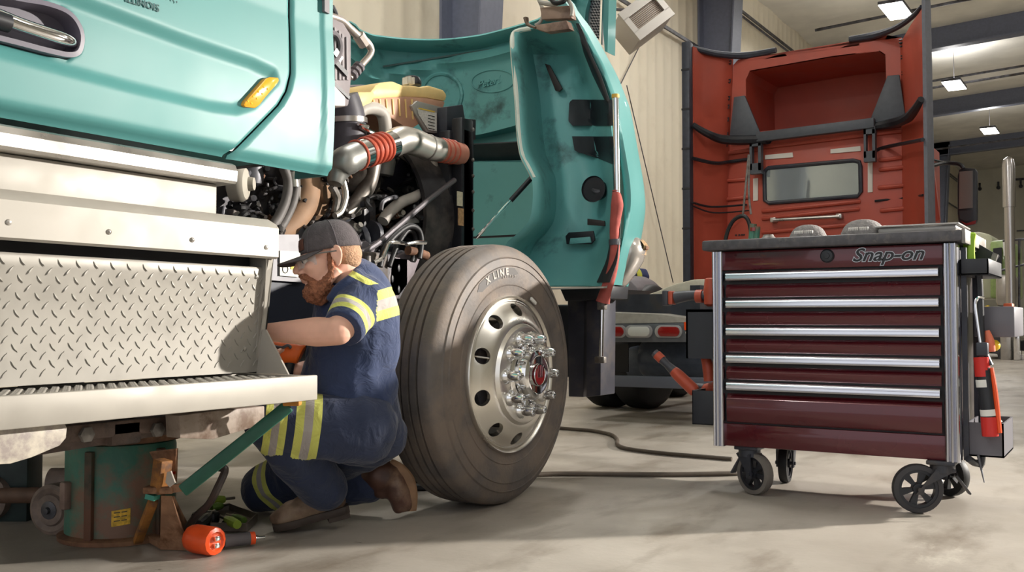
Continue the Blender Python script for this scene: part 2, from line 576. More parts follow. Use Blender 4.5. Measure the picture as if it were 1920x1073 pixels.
# ------------------------------------------------------------------ unit heater hung on the left wall
hc = atX(1206, 36, -5.2)
HEATW = mat('heater_white', (176, 172, 164), 0.5)
t = thing('unit_heater', 'white square hanging unit heater with brown grille on the cream wall', 'heater', hc)
R = Matrix.Rotation(math.radians(-38), 3, ray(1203, 38).normalized()) @ Matrix.Rotation(math.radians(18), 3, 'Z') @ Matrix.Rotation(math.radians(8), 3, 'X')
Mh = Matrix.Translation(hc) @ R.to_4x4()
R0 = R
def hb(lo, hi, bev=0.0):
    def f(b):
        b.box(lo, hi, Matrix.Translation(hc) @ Matrix.Scale(1.08, 4) @ R0.to_4x4() @ Matrix.Rotation(YAW + 0.0, 4, 'Z'), bevel=bev)
    return f
part('housing', HEATW, t, hb((-0.27, -0.12, -0.19), (0.27, 0.34, 0.19), 0.015))
part('front_frame', HEATW, t, lambda b: [hb((-0.27, -0.16, -0.2), (0.27, -0.12, -0.09))(b), hb((-0.27, -0.16, 0.09), (0.27, -0.12, 0.2))(b), hb((-0.27, -0.16, -0.1), (-0.2, -0.12, 0.1))(b), hb((0.2, -0.16, -0.1), (0.27, -0.12, 0.1))(b)])
def grl(b):
    for i in range(9):
        z = -0.085 + i * 0.02
        hb((-0.2, -0.135, z), (0.2, -0.121, z + 0.009))(b)
part('grille', mat('brown_grille', (112, 92, 72), 0.6), t, grl)
part('bracket', DKGREY, t, lambda b: [b.cyl(hc + V((0, 0, 0.1)), hc + V((-0.65, 0.0, 0.25)), 0.02, 8), b.cyl(hc + V((0, 0.1, -0.1)), hc + V((-0.65, 0.1, -0.05)), 0.012, 8)])
# ================================================================== the maroon tool cart
FY = 3.97                       # front face
BX0, BX1, BY1 = -1.50, -0.555, 4.50
cart = thing('tool_cart', 'dark maroon roller tool cart with five chrome drawer handles and black top', 'tool cart', ((BX0 + BX1) / 2, 4.23, 0))
DRKIN = mat('cart_black_inner', (14, 12, 16), 0.5)
ALU = mat('handle_aluminium', (206, 207, 214), 0.2, metal=1.0)
part('body', MAROON, cart, lambda b: [b.box((BX0 + 0.05, FY + 0.035, 0.2), (BX1 - 0.05, BY1, 1.005), bevel=0.006),
                                      b.box((BX0 + 0.04, FY + 0.005, 0.2), (BX1 - 0.04, FY + 0.05, 0.292), bevel=0.004),
                                      b.box((BX0 + 0.04, FY + 0.003, 0.925), (BX1 - 0.04, FY + 0.05, 1.004), bevel=0.003)])
for sh_ in (0, 1): part('side_shell', mat('cart_side_paint', (30, 16, 26), 0.3, coat=0.5), cart, lambda b: b.box((BX1 - 0.05, FY + 0.03, 0.2), (BX1 - 0.01, BY1 + 0.01, 1.0), bevel=0.006) if sh_ else b.box((BX0 + 0.01, FY + 0.03, 0.2), (BX0 + 0.05, BY1 + 0.01, 1.0), bevel=0.006))
part('recess', DRKIN, cart, lambda b: b.box((BX0 + 0.045, FY + 0.02, 0.29), (BX1 - 0.045, FY + 0.036, 0.93)))
# fluted corner strips
def strip(x0, x1):
    def f(b):
        n = 3; w = (x1 - x0) / n; ring = []
        for i in range(n):
            for j in range(6):
                t = j / 6
                ring.append((x0 + w * (i + t), FY - 0.004 - 0.009 * math.sin(PI * t) * (1.5 if i == 1 else 1)))
        ring.append((x1, FY - 0.004)); ring += [(x1, FY + 0.055), (x0, FY + 0.055)]
        b.loft([[V((x, y, z)) for x, y in ring] for z in (0.198, 1.003)])
    return f
part('corner_strip', ALU, cart, strip(BX0, BX0 + 0.046))
part('corner_strip', ALU, cart, strip(BX1 - 0.052, BX1))
# worktop
part('worktop', mat('dark_worktop', (74, 72, 76), 0.5, var=0.2, scale=30, dirt=(92, 88, 86), dirt_amt=0.3, dirt_scale=40), cart,
     lambda b: [b.box((BX0 - 0.035, FY - 0.035, 1.008), (BX1 + 0.02, BY1 + 0.03, 1.05), bevel=0.008), ])
part('worktop_edge', GREYMET, cart, lambda b: b.box((BX1 + 0.018, FY - 0.03, 1.0), (BX1 + 0.032, BY1 + 0.028, 1.052), bevel=0.003))
# drawers
tops = [0.919, 0.806, 0.693, 0.580, 0.468, 0.293]
for i in range(5):
    zt, zb = tops[i], tops[i + 1] + 0.006
    def f(b, zt=zt, zb=zb, i=i):
        yf = FY + 0.012
        # front: recess behind the grip, then a lip that slopes out and a flat face
        prof = [(zt, yf + 0.018), (zt - 0.042, yf + 0.018), (zt - 0.047, yf + 0.012), (zt - 0.070, yf - 0.006), (zt - 0.075, yf - 0.009), (zb + 0.008, yf - 0.006), (zb, yf - 0.001), (zb, yf + 0.03), (zt, yf + 0.03)]
        b.loft([[V((x, y, z)) for z, y in prof] for x in (BX0 + 0.055, BX1 - 0.062)])
    d = part('drawer', MAROON, cart, f)
    def h(b, zt=zt):
        yf = FY + 0.002
        ring = [(zt - 0.002, yf + 0.02), (zt - 0.002, yf - 0.006), (zt - 0.006, yf - 0.013), (zt - 0.011, yf - 0.016), (zt - 0.0155, yf - 0.0165), (zt - 0.0165, yf - 0.011), (zt - 0.0185, yf - 0.011),
                (zt - 0.0195, yf - 0.0175), (zt - 0.0275, yf - 0.018), (zt - 0.0285, yf - 0.012), (zt - 0.0300, yf - 0.012), (zt - 0.031, yf - 0.0165), (zt - 0.036, yf - 0.014), (zt - 0.038, yf - 0.009)]
        ring += [(zt - 0.038, yf - 0.004), (zt - 0.012, yf + 0.002), (zt - 0.012, yf + 0.02)]
        b.loft([[V((x, y, z)) for z, y in ring] for x in (BX0 + 0.06, BX1 - 0.066)])
    hh = part('handle', ALU, d, h)
# lock and lettering
lk = atY(1551, 480, FY)
part('lock', BLACK, cart, lambda b: [b.lathe([(0.027, 0), (0.027, 0.006), (0.022, 0.012), (0.012, 0.013), (0.011, 0.017), (0.002, 0.018)], (lk.x, FY + 0.003, lk.z), (0, -1, 0), 24)])
tx = atY(1663, 478, FY)
Mt = basis((tx.x, FY + 0.001, tx.z), (1, 0, 0), (0, 0, 1), (0, -1, 0))
part('lettering', mat('badge_back', (150, 150, 150), 0.25, metal=1.0), cart, lambda b: b.text('Snap-on', 0.071, 0.006, Mt @ Matrix.Scale(1.12, 4, (1, 0, 0)), shear=0.35, bold=0.0035))
Mt2 = basis((tx.x, FY - 0.003, tx.z), (1, 0, 0), (0, 0, 1), (0, -1, 0))
part('lettering_face', mat('badge_black', (12, 12, 14), 0.35), cart, lambda b: b.text('Snap-on', 0.071, 0.003, Mt2 @ Matrix.Scale(1.12, 4, (1, 0, 0)), shear=0.35, bold=0.001))

# casters: (axle centre, wheel radius, axle direction, toe side)
WHEELG = mat('grey_wheel_rubber', (104, 98, 92), 0.6, var=0.1)
def caster(cx, cy, r, axis, spoked, tread, swivel_off):
    c = V((cx, cy, r + 0.001)); a = V(axis).normalized(); w = 0.02
    t = V((-a.y, a.x, 0))
    top = c + t * swivel_off
    root = part('caster', BLACKSTEEL, cart, lambda b: [b.box((top.x - 0.05, top.y - 0.05, 0.184), (top.x + 0.05, top.y + 0.05, 0.2), bevel=0.004), b.cyl((top.x, top.y, 0.155), (top.x, top.y, 0.186), 0.045, 20)])
    def fork(b):
        for s in (-1, 1):
            o = a * (w + 0.012) * s
            pts = [c + o + t * -0.014 + V((0, 0, -0.018)), c + o + t * 0.014 + V((0, 0, -0.018)), top + o + t * (0.035) + V((0, 0, 0.165 - c.z)), top + o - t * (0.04) + V((0, 0, 0.165 - c.z)), c + o - t * 0.018 + V((0, 0, 0.012))]
            b.prism(pts, a * 0.006 * s)
        b.beam(top + a * (w + 0.016) + V((0, 0, 0.163 - c.z)), top - a * (w + 0.016) + V((0, 0, 0.163 - c.z)), 0.07, 0.012)
        b.cyl(c - a * (w + 0.024), c + a * (w + 0.024), 0.008, 10)
    part('fork', BLACKSTEEL, root, fork)
    part('tread', tread, root, lambda b: b.lathe([(r * 0.78, -w), (r * 0.97, -w * 0.9), (r, -w * 0.45), (r, w * 0.45), (r * 0.97, w * 0.9), (r * 0.78, w), (r * 0.78, -w)], c, a, 40, False, False))
    def core(b):
        b.lathe([(0.02, -w * 1.05), (0.02, w * 1.05)], c, a, 16)
        b.lathe([(r * 0.66, -w * 0.8), (r * 0.8, -w * 0.8), (r * 0.8, w * 0.8), (r * 0.66, w * 0.8), (r * 0.66, -w * 0.8)], c, a, 40, False, False)
        x = V((0, 0, 1)); y = a.cross(x)
        for k in range(6):
            t_ = 2 * PI * k / 6 + 0.3
            d = x * math.cos(t_) + y * math.sin(t_)
            e = a.cross(d)
            b.prism([c + d * 0.012 - e * 0.006 - a * w * .5, c + d * r * 0.72 - e * 0.014 - a * w * .5, c + d * r * 0.72 + e * 0.014 - a * w * .5, c + d * 0.012 + e * 0.006 - a * w * .5], a * w)
    part('wheel_core', BLACK, root, core)
    def brake(b):
        p = top - t * 0.045
        b.beam(p + V((0, 0, 0.145 - c.z)), p - t * 0.05 + V((0, 0, 0.075 - c.z)), 0.03, 0.008, bevel=0.003)
    part('brake_pedal', DKGREY, root, brake)
p = atZ(1425, 925, 0.02)
caster(-1.345, 4.03, 0.086, (-0.42, -0.91, 0), True, WHEELG, -0.03)
caster(-1.33, 4.40, 0.086, (0.99, 0.11, 0), True, RUBDARK, 0.02)
caster(-0.705, 3.97, 0.091, (-0.40, 0.92, 0), True, mat('dark_wheel_rubber', (52, 50, 52), 0.55), -0.09)
caster(-0.66, 4.42, 0.086, (0.5, 0.8, 0), True, RUBDARK, 0.03)
part('push_rail', BLACK, cart, lambda b: b.tube([(BX1 + 0.02, FY + 0.04, 0.21), (BX1 + 0.045, FY + 0.09, 0.19), (BX1 + 0.06, FY + 0.1, 0.25), (BX1 + 0.06, FY + 0.1, 0.85), (BX1 + 0.04, FY + 0.08, 0.93)], 0.013, 10))
for yy_ in (0.06, 0.36): part('frame_post', BLACKSTEEL, cart, lambda b: b.box((BX1 + 0.002, FY + yy_, 0.2), (BX1 + 0.02, FY + yy_ + 0.03, 0.99)))
part('air_pin', DKGREY, cart, lambda b: b.cyl((BX1 + 0.05, FY + 0.07, 0.22), (BX1 + 0.075, FY + 0.02, 0.13), 0.006, 8, 0.002))
# right side trays and left side trays fixed to the cart
def openbin(b, x0, x1, y0, y1, z0, z1, t_=0.006):
    for lo, hi in (((x0, y0, z0), (x1, y1, z0 + t_)), ((x0, y0, z0), (x1, y0 + t_, z1)), ((x0, y1 - t_, z0), (x1, y1, z1)), ((x1 - t_, y0, z0), (x1, y1, z1)), ((x0, y0, z0), (x0 + t_, y1, z1))):
        b.box(lo, hi, bevel=0.002)
part('side_tray', BLACK, cart, lambda b: openbin(b, BX1 + 0.002, BX1 + 0.10, FY + 0.03, FY + 0.44, 0.885, 0.945, 0.008))
def binb(b):
    x0, x1, y0, y1, z0, z1 = BX1 + 0.012, BX1 + 0.135, FY + 0.08, FY + 0.40, 0.215, 0.34
    for lo, hi in (((x0, y0, z0), (x1, y1, z0 + 0.006)), ((x0, y0, z0), (x1, y0 + 0.006, z1)), ((x0, y1 - 0.006, z0), (x1, y1, z1)), ((x1 - 0.006, y0, z0), (x1, y1, z1)), ((x0, y0, z0), (x0 + 0.006, y1, z1))):
        b.box(lo, hi)
part('side_bin', mat('bin_grey', (92, 90, 96), 0.5), cart, binb)
def rbox(b):
    b.box((BX1 + 0.03, FY + 0.16, 0.655), (BX1 + 0.17, FY + 0.5, 0.77), bevel=0.006)
part('holder_box', mat('holder_grey', (96, 94, 100), 0.45), cart, rbox)
# left: upper and lower power tool racks
LX0 = -1.70
def rackb(z0, z1, x0=LX0):
    def f(b):
        b.box((x0, FY + 0.05, z1 - 0.012), (BX0 + 0.005, FY + 0.40, z1))
        b.box((x0, FY + 0.05, z0), (x0 + 0.008, FY + 0.40, z1))
        b.box((x0, FY + 0.05, z0), (BX0 + 0.005, FY + 0.058, z1))
    return f
part('tool_rack', mat('rack_black', (44, 46, 52), 0.5), cart, rackb(0.555, 0.765, -1.64))
part('tool_rack', MATS['rack_black'], cart, lambda b: openbin(b, -1.615, BX0 - 0.002, FY + 0.05, FY + 0.40, 0.275, 0.42))

# ---- things on the worktop
CAPG = mat('charcoal_knit', (128, 124, 122), 0.95, var=0.15, scale=60, bump=0.6, bump_scale=120)
def beanie(px, w, lbl, dy):
    c = atY(px, 440, FY + dy); c.z = 1.05
    t = thing('knit_cap', lbl, 'cap', c, 'grey caps on the tool cart')
    def dome(b):
        rings = []
        for i in range(9):
            a = i / 8 * PI / 2
            r = w * (math.cos(a) ** 0.75) * (1 + 0.03 * (i == 1))
            rings.append([c + V((r * math.cos(2 * PI * k / 28) * 1.0, r * 0.8 * math.sin(2 * PI * k / 28), w * 0.80 * math.sin(a) + 0.001)) for k in range(28)])
        b.loft(rings)
    part('crown', CAPG, t, dome)
    def marks(b):
        # two short rows of white print, too small in the photo to read
        for grp, n_, x0_ in ((0, 6, -0.040), (1, 5, 0.004)):
            for k_ in range(n_):
                x_ = x0_ + k_ * 0.0068; yy = -math.sqrt(max(0, 1 - (x_ / w) ** 2)) * w * 0.8
                b.cbox(c + V((x_, yy + 0.003, 0.026)), (0.0048, 0.008, 0.012), rot=Matrix.Rotation(0.3, 3, 'X'), bevel=0.0008)
    part('logo', mat('white_print', (225, 220, 214), 0.7), t, marks)
beanie(1515, 0.074, 'small grey cap with white print, the left one on the cart top', 0.13)
beanie(1618, 0.083, 'larger grey cap with white print beside the clear tray on the cart top', 0.10)
o = MB().lathe([(0.026, 0), (0.03, 0.012), (0.022, 0.02), (0.02, 0.026)], atY(1441, 446, FY + 0.12) * 1, (0, 0, 1), 20).build('jar_lid', GREYMET)
zz = 1.05 - min((o.matrix_world @ v.co).z for v in o.data.vertices); o.location.z += zz
tag(o, 'small round grey lid on the left part of the cart top', 'lid')
tc_ = V((-0.67, FY + 0.17, 1.05))
t = thing('parts_tray', 'shallow clear grey plastic tray at the right end of the cart top', 'tray', tc_)
part('tub', mat('clear_grey_plastic', (150, 146, 142), 0.3, var=0.05), t, lambda b: [b.box((tc_.x - 0.17, tc_.y - 0.15, 1.0505), (tc_.x + 0.11, tc_.y + 0.13, 1.074), bevel=0.009)])
part('lid', mat('clear_lid', (172, 168, 164), 0.25), t, lambda b: b.box((tc_.x - 0.18, tc_.y - 0.16, 1.074), (tc_.x + 0.12, tc_.y + 0.14, 1.081), bevel=0.003))
# air lines and clips hanging up behind the cart's left part
hk = atY(1404, 400, 4.8)
t = thing('coiled_cable', 'black looped air line hanging behind the left end of the cart', 'cable', hk)
def q(px, py, y=9.35): return atY(px, py, y)
part('loop', BLKHOSE, t, lambda b: b.tube([q(1360, 452), q(1365, 432), q(1376, 413), q(1392, 405), q(1402, 412), q(1407, 430), q(1408, 450)], 0.02, 8))
part('grey_line', GREYMET, t, lambda b: [b.tube([q(1393, 405), q(1399, 340), q(1404, 290)], 0.011, 6), b.tube([q(1408, 402), q(1404, 360), q(1405, 292)], 0.011, 6)])
part('green_coupling', GREENHULK, t, lambda b: [b.cyl(q(1410, 448), q(1412, 420), 0.035, 10), b.cyl(q(1418, 448), q(1420, 425), 0.03, 10)])
part('red_coupling', LENSRED, t, lambda b: b.cyl(q(1413, 434), q(1413, 427), 0.04, 10))

# ---- tools in the left racks
REDTOOL = mat('orange_red_tool', (190, 84, 60), 0.45, var=0.06)
DGT = mat('tool_dark_grey', (70, 70, 76), 0.45, var=0.1)
def impact(px0, py0, lbl):
    y = FY + 0.2
    a = atY(px0, py0, y)
    def P(dx, dz): return a + V((dx, 0, dz))
    t = thing('impact_wrench', lbl, 'power tool', (a.x, a.y, 0.766), 'power tools in the left racks')
    part('motor_housing', REDTOOL, t, lambda b: [b.tube([P(0.02, 0.0), P(-0.01, 0.0)], 0.03, 14), b.lathe([(0.02, 0), (0.033, 0.01), (0.036, 0.07), (0.03, 0.12), (0.02, 0.125)], P(0.06, -0.045), (0.0, 0, 1), 18)])
    part('grip', DGT, t, lambda b: b.tube([P(0.05, 0.0), P(-0.03, 0.005), P(-0.11, -0.005)], [0.022, 0.02, 0.026], 12, flat=1.1))
    part('battery', REDTOOL, t, lambda b: b.cbox(P(-0.125, -0.005), (0.022, 0.055, 0.06), bevel=0.006))
    part('battery_cap', DGT, t, lambda b: b.cbox(P(-0.15, -0.006), (0.03, 0.06, 0.07), bevel=0.008))
impact(1310, 556, 'red and grey cordless tool lying on the upper left rack of the cart')
a = atY(1230, 664, FY + 0.16); e = atY(1302, 733, FY + 0.16)
def gp(t_): return a.lerp(e, t_)
t = thing('ratchet_tool', 'orange-red slim cordless ratchet leaning out of the lower left rack', 'power tool', e, 'power tools in the left racks')
part('head', DKGREY, t, lambda b: b.tube([gp(-0.04), gp(0.08)], 0.018, 14))
part('collar', REDTOOL, t, lambda b: b.tube([gp(0.02), gp(0.16)], 0.021, 14))
part('neck', DGT, t, lambda b: b.tube([gp(0.16), gp(0.3), gp(0.46)], [0.018, 0.0165, 0.022], 14))
part('body', REDTOOL, t, lambda b: b.tube([gp(0.46), gp(0.6), gp(0.95), gp(1.03)], [0.022, 0.027, 0.028, 0.022], 14))
part('tail', DGT, t, lambda b: b.tube([gp(1.03), gp(1.2)], 0.012, 10))
c0 = atY(1325, 610, FY + 0.15)
def C_(px, py, y=FY + 0.15): return atY(px, py, y)
t = thing('angle_grinder', 'silver-headed grinder with red body wedged in the lower left rack', 'power tool', C_(1325, 730), 'power tools in the left racks')
part('gear_head', GREYMET, t, lambda b: [b.tube([C_(1322, 650), C_(1328, 625), C_(1338, 640)], [0.016, 0.022, 0.014], 12), b.cbox(C_(1324, 655), (0.025, 0.04, 0.05), bevel=0.006)])
part('guard', DGT, t, lambda b: b.lathe([(0.05, 0), (0.055, 0.004), (0.05, 0.01)], C_(1340, 640), (0.7, -0.6, 0.1), 24))
part('body', REDTOOL, t, lambda b: b.tube([C_(1322, 668), C_(1328, 690), C_(1330, 715)], [0.02, 0.026, 0.024], 14))
t = thing('impact_driver', 'short grey and red driver lying low in the lower left rack', 'power tool', C_(1325, 735), 'power tools in the left racks')
part('body', REDTOOL, t, lambda b: b.tube([C_(1318, 732, FY + 0.22), C_(1342, 728, FY + 0.22)], [0.026, 0.03], 14))
part('nose', DGT, t, lambda b: b.tube([C_(1302, 724, FY + 0.22), C_(1318, 730, FY + 0.22)], [0.014, 0.026], 14))
# low black parts bin left
t = None and tag(MB().box((-1.61, FY + 0.06, 0.279), (-1.505, FY + 0.38, 0.283)).build('rack_liner', DGT), 'thin grey liner on the bottom of the lower left rack', 'liner')
# ---- tools on the right side
YR = FY + 0.12
def D_(px, py, y=YR): return atY(px, py, y)
t = thing('screwdriver', 'lime green handled screwdriver standing in the right side tray of the cart', 'screwdriver', D_(1818, 500))
pt = D_(1817, 500)
part('handle', GREENP, t, lambda b: b.lathe([(0.019, 0), (0.024, 0.012), (0.021, 0.05), (0.022, 0.09), (0.027, 0.118), (0.02, 0.124)], (pt.x, pt.y, 0.925), (0.02, 0, 1), 6))
part('tip', GREYMET, t, lambda b: b.cyl((pt.x, pt.y, 0.925), (pt.x, pt.y, 0.894), 0.004, 8))
YR2 = FY + 0.34
t = thing('black_holster', 'black pouch with grey pliers standing behind the lime screwdriver', 'pouch', D_(1845, 500, YR2))
part('pouch', BLACK, t, lambda b: b.prism([D_(1830, 455, YR2), D_(1870, 478, YR2), D_(1856, 500, YR2), D_(1830, 500, YR2)], (0, 0.08, 0)))
part('pliers', GREYMET, t, lambda b: b.prism([D_(1862, 473, YR2 - .01), D_(1871, 477, YR2 - .01), D_(1862, 505, YR2 - .01), D_(1852, 498, YR2 - .01)], (0, 0.02, 0)))
t = thing('cordless_tool', 'grey and orange tool pushed into the holder box on the cart side', 'power tool', D_(1885, 587, FY + 0.2))
part('battery', mat('dk_orange', (196, 84, 40), 0.45), t, lambda b: b.prism([D_(1881, 569, FY + .2), D_(1898, 569, FY + .2), D_(1900, 598, FY + .2), D_(1881, 596, FY + .2)], (0, 0.07, 0), bevel=0.004))
part('clip', DGT, t, lambda b: b.prism([D_(1883, 578, FY + .195), D_(1902, 578, FY + .195), D_(1902, 586, FY + .195), D_(1883, 586, FY + .195)], (0, 0.08, 0)))
# grease gun with red barrel hanging on the side
YG = FY + 0.05
def G_(px, py, y=YG): return atY(px, py, y)
t = thing('grease_gun', 'red and black hand grease gun with silver bent tube hanging on the cart side', 'grease gun', G_(1856, 800))
part('barrel', BLACK, t, lambda b: b.tube([G_(1843, 690), G_(1856, 800)], 0.026, 16))
part('red_band', mat('tool_red', (190, 40, 34), 0.4), t, lambda b: b.tube([G_(1840, 670), G_(1843, 706)], 0.0275, 16))
part('red_band', MATS['tool_red'], t, lambda b: b.tube([G_(1854, 782), G_(1857, 818)], 0.0285, 16))
part('white_band', WHITE, t, lambda b: b.tube([G_(1844, 712), G_(1845.5, 726)], 0.0272, 16))
part('white_band', WHITE, t, lambda b: b.tube([G_(1852, 768), G_(1853.5, 780)], 0.0272, 16))
part('lever', ORANGE, t, lambda b: b.tube([G_(1858, 690), G_(1866, 740), G_(1873, 812)], [0.009, 0.01, 0.011], 8))
part('head', BLACKSTEEL, t, lambda b: [b.cbox(G_(1842, 655), (0.04, 0.04, 0.05), bevel=0.006), b.tube([G_(1846, 660), G_(1858, 685)], 0.009, 8)])
part('bent_tube', CHROME, t, lambda b: b.tube([G_(1839, 650), G_(1832, 600), G_(1829, 570), G_(1835, 558), G_(1846, 559)], 0.0055, 8))
YP = FY + 0.12
t = thing('spray_bottle', 'orange tipped bottle with yellow cap hanging beside the silver bent tube', 'bottle', G_(1858, 640, YP))
part('bottle', mat('salmon_plastic', (206, 110, 80), 0.5), t, lambda b: b.tube([G_(1850, 620, YP), G_(1855, 640, YP), G_(1858, 660, YP)], [0.01, 0.018, 0.016], 12))
part('cap', mat('yellow_cap', (220, 186, 40), 0.5), t, lambda b: b.ball(G_(1864, 648, YP + 0.05), 0.022, 12))
# bottles in the grey bin
for (px, lbl, m_, h_) in ((1868, 'pale beige spray bottle standing in the grey side bin', mat('beige', (178, 160, 138), 0.6), 0.13), (1875, 'dark slim can standing in the grey side bin', DGT, 0.09)):
    p_ = atY(px, 780, FY + 0.3 if h_ > 0.1 else FY + 0.2)
    p_.z = 0.224
    p_.x = min(p_.x, BX1 + 0.105)
    o = MB().lathe([(0.02, 0), (0.022, 0.005), (0.022, h_ * 0.8), (0.01, h_ * 0.9), (0.01, h_), (0.012, h_ + 0.02)], p_, (0, 0, 1), 16).build('bottle', m_)
    tag(o, lbl, 'bottle')
# ================================================================== the teal truck
TX = -2.07                      # outer face of the front wheel
truck = thing('semi_truck', 'teal semi truck with its hood tipped open and aluminium side steps', 'truck', (-3.3, 3.3, 0))
WC = V((TX, 3.303, 0.509))
# ---------------- front wheel
def tyre_prof():
    # (radius, distance outwards from the face plane)
    p = [(0.290, -0.03), (0.300, -0.012), (0.325, -0.008), (0.345, -0.004), (0.3485, -0.001), (0.352, -0.004), (0.385, 0.0), (0.42, -0.001), (0.4215, 0.002), (0.4245, -0.002), (0.452, -0.008), (0.454, -0.004), (0.458, -0.010),
         (0.478, -0.018), (0.492, -0.026), (0.500, -0.034), (0.505, -0.044)]
    gx = [-0.081, -0.117, -0.153, -0.189]
    for g in gx:
        p += [(0.509, g + 0.005), (0.490, g + 0.004), (0.490, g - 0.004), (0.509, g - 0.005)]
    p += [(0.505, -0.226), (0.500, -0.236), (0.478, -0.252), (0.42, -0.268), (0.385, -0.27), (0.30, -0.255), (0.285, -0.24), (0.285, -0.10), (0.290, -0.03)]
    return p
tyre = MB().lathe(tyre_prof(), WC, (1, 0, 0), 128, False, False).build('front_tyre', RUBBER, truck, sharp=28)
# rim
rimp = [(0.284, -0.235), (0.27, -0.225), (0.262, -0.19), (0.262, -0.06), (0.268, -0.03), (0.284, -0.022), (0.292, -0.008), (0.300, 0.004), (0.305, 0.006), (0.307, 0.002), (0.308, -0.012), (0.300, -0.02), (0.289, -0.03), (0.286, -0.05), (0.286, -0.23)]
part('rim', POLISH, tyre, lambda b: b.lathe(rimp, WC, (1, 0, 0), 96, False, False))
def disc(b):
    pf = [(0.289, 0.0), (0.282, -0.004), (0.274, 0.0), (0.255, 0.018), (0.225, 0.038), (0.205, 0.047), (0.196, 0.047), (0.192, 0.052), (0.186, 0.060), (0.178, 0.062), (0.12, 0.062), (0.12, 0.03), (0.19, 0.022), (0.225, 0.012), (0.265, -0.02), (0.289, -0.03)]
    pf.append(pf[0])
    b.lathe(pf, WC, (1, 0, 0), 96, False, False)
dd = part('disc', POLISH, tyre, disc)
cb = MB()
for k in range(10):
    a = math.radians(18 + 36 * k)
    c = WC + V((0, math.cos(a), math.sin(a))) * 0.239
    n_ = V((0.85, 0.53 * math.cos(a), 0.53 * math.sin(a)))
    cb.lathe([(0.031, -0.1), (0.031, 0.1)], c, n_, 28)
cut(dd, cb)
part('brake_drum', CAST, tyre, lambda b: [b.lathe([(0.2, -0.22), (0.21, -0.2), (0.21, -0.03), (0.14, -0.01), (0.10, 0.02)], WC, (1, 0, 0), 40)])
# hub cap
part('hub_cap', CHROME, tyre, lambda b: b.lathe([(0.122, 0.05), (0.118, 0.062), (0.102, 0.066), (0.098, 0.070), (0.098, 0.104), (0.092, 0.114), (0.078, 0.120), (0.074, 0.121), (0.070, 0.119), (0.0, 0.123)], WC, (1, 0, 0), 48))
hl = part('hub_emblem', mat('emblem_red', (150, 24, 30), 0.3, coat=0.4), tyre, lambda b: b.lathe([(0.038, 0.121), (0.038, 0.125), (0.0, 0.127)], WC, (1, 0, 0), 32))
def emb(b):
    for k, (y, w) in enumerate(((-0.02, 0.003), (-0.007, 0.0035), (0.007, 0.0035), (0.02, 0.003))):
        b.cbox(WC + V((0.127, y, 0.012)), (0.003, w * 1.6, 0.045), rot=Matrix.Rotation(-y * 12, 3, 'X'))
    b.ring(WC + V((0.125, 0, 0)), (1, 0, 0), 0.04, 0.0025, 32, 6)
part('emblem_bars', CHROME, tyre, emb)
# lug nut covers
proto = None
for k in range(10):
    a = math.radians(36 * k)
    c = WC + V((0.062, 0.1429 * math.cos(a), 0.1429 * math.sin(a)))
    o = part('lug_nut', CHROME, tyre, lambda b: b.lathe([(0.029, 0), (0.031, 0.004), (0.029, 0.009), (0.021, 0.017), (0.0205, 0.034), (0.0165, 0.052), (0.0155, 0.058), (0.013, 0.060), (0.012, 0.050), (0.0, 0.050)], c, (1, 0, 0), 24))
# valve stem and wheel weight
va = math.radians(18 + 36 * 4)
part('valve_stem', CHROME, tyre, lambda b: b.cyl(WC + V((-0.03, 0.25 * math.cos(va), 0.25 * math.sin(va))), WC + V((0.03, 0.22 * math.cos(va), 0.22 * math.sin(va))), 0.004, 8))
wa = math.radians(62)
part('wheel_weight', WHITE, tyre, lambda b: b.cbox(WC + V((0.004, 0.325 * math.cos(wa), 0.325 * math.sin(wa))), (0.008, 0.045, 0.014), rot=Matrix.Rotation(wa - PI / 2, 3, 'X'), bevel=0.002))
# sidewall lettering: dark rounded band with raised letters along the arc
def arcpt(r, deg, x): 
    a = math.radians(deg); return WC + V((x, r * math.cos(a), r * math.sin(a)))
def band(b):
    inner, outer = [], []
    n = 22
    for i in range(n + 1):
        d = lerp(128, 84, i / n)
        e = 0.017 if 1 < i < n - 1 else (0.008 if i in (1, n - 1) else 0.0)
        inner.append([arcpt(0.397 - e, d, 0.0008), arcpt(0.397 + e + 0.001, d, 0.0008), arcpt(0.397 + e + 0.001, d, -0.01), arcpt(0.397 - e, d, -0.01)])
    b.loft(inner)
part('sidewall_band', mat('band_rubber', (60, 55, 52), 0.55), tyre, band)
def letters(b):
    for ch, d, sz in (('X', 116, .036), ('L', 109.2, .036), ('I', 105.6, .036), ('N', 101.4, .036), ('E', 96, .036)):
        a = math.radians(d)
        up = V((0, math.cos(a), math.sin(a))); rt = V((0, math.sin(a), -math.cos(a)))
        b.text(ch, sz, 0.003, basis(arcpt(0.400, d, 0.0015), rt, up, (1, 0, 0)) @ Matrix.Scale(1.0, 4), bold=0.0015)
    for i, ch in enumerate('ENERGY'):
        d = 101 - i * 2.6
        a = math.radians(d)
        up = V((0, math.cos(a), math.sin(a))); rt = V((0, math.sin(a), -math.cos(a)))
        b.text(ch, 0.014, 0.003, basis(arcpt(0.382, d, 0.0015), rt, up, (1, 0, 0)))
part('sidewall_lettering', mat('letter_rubber', (168, 158, 150), 0.6), tyre, letters)

# ---------------- cab side
CX = -2.35                      # cab side plane
CYF = 2.565                     # front edge of the cab
def cp(px, py, x=CX): return atX(px, py, x)
cabz = 1.222
# body with gently curved side: rows along z
def side_x(y, z):
    # flat side, small outward swell
    return CX + 0.012 * math.sin(max(0, min(1, (z - cabz) / 0.5)) * PI)
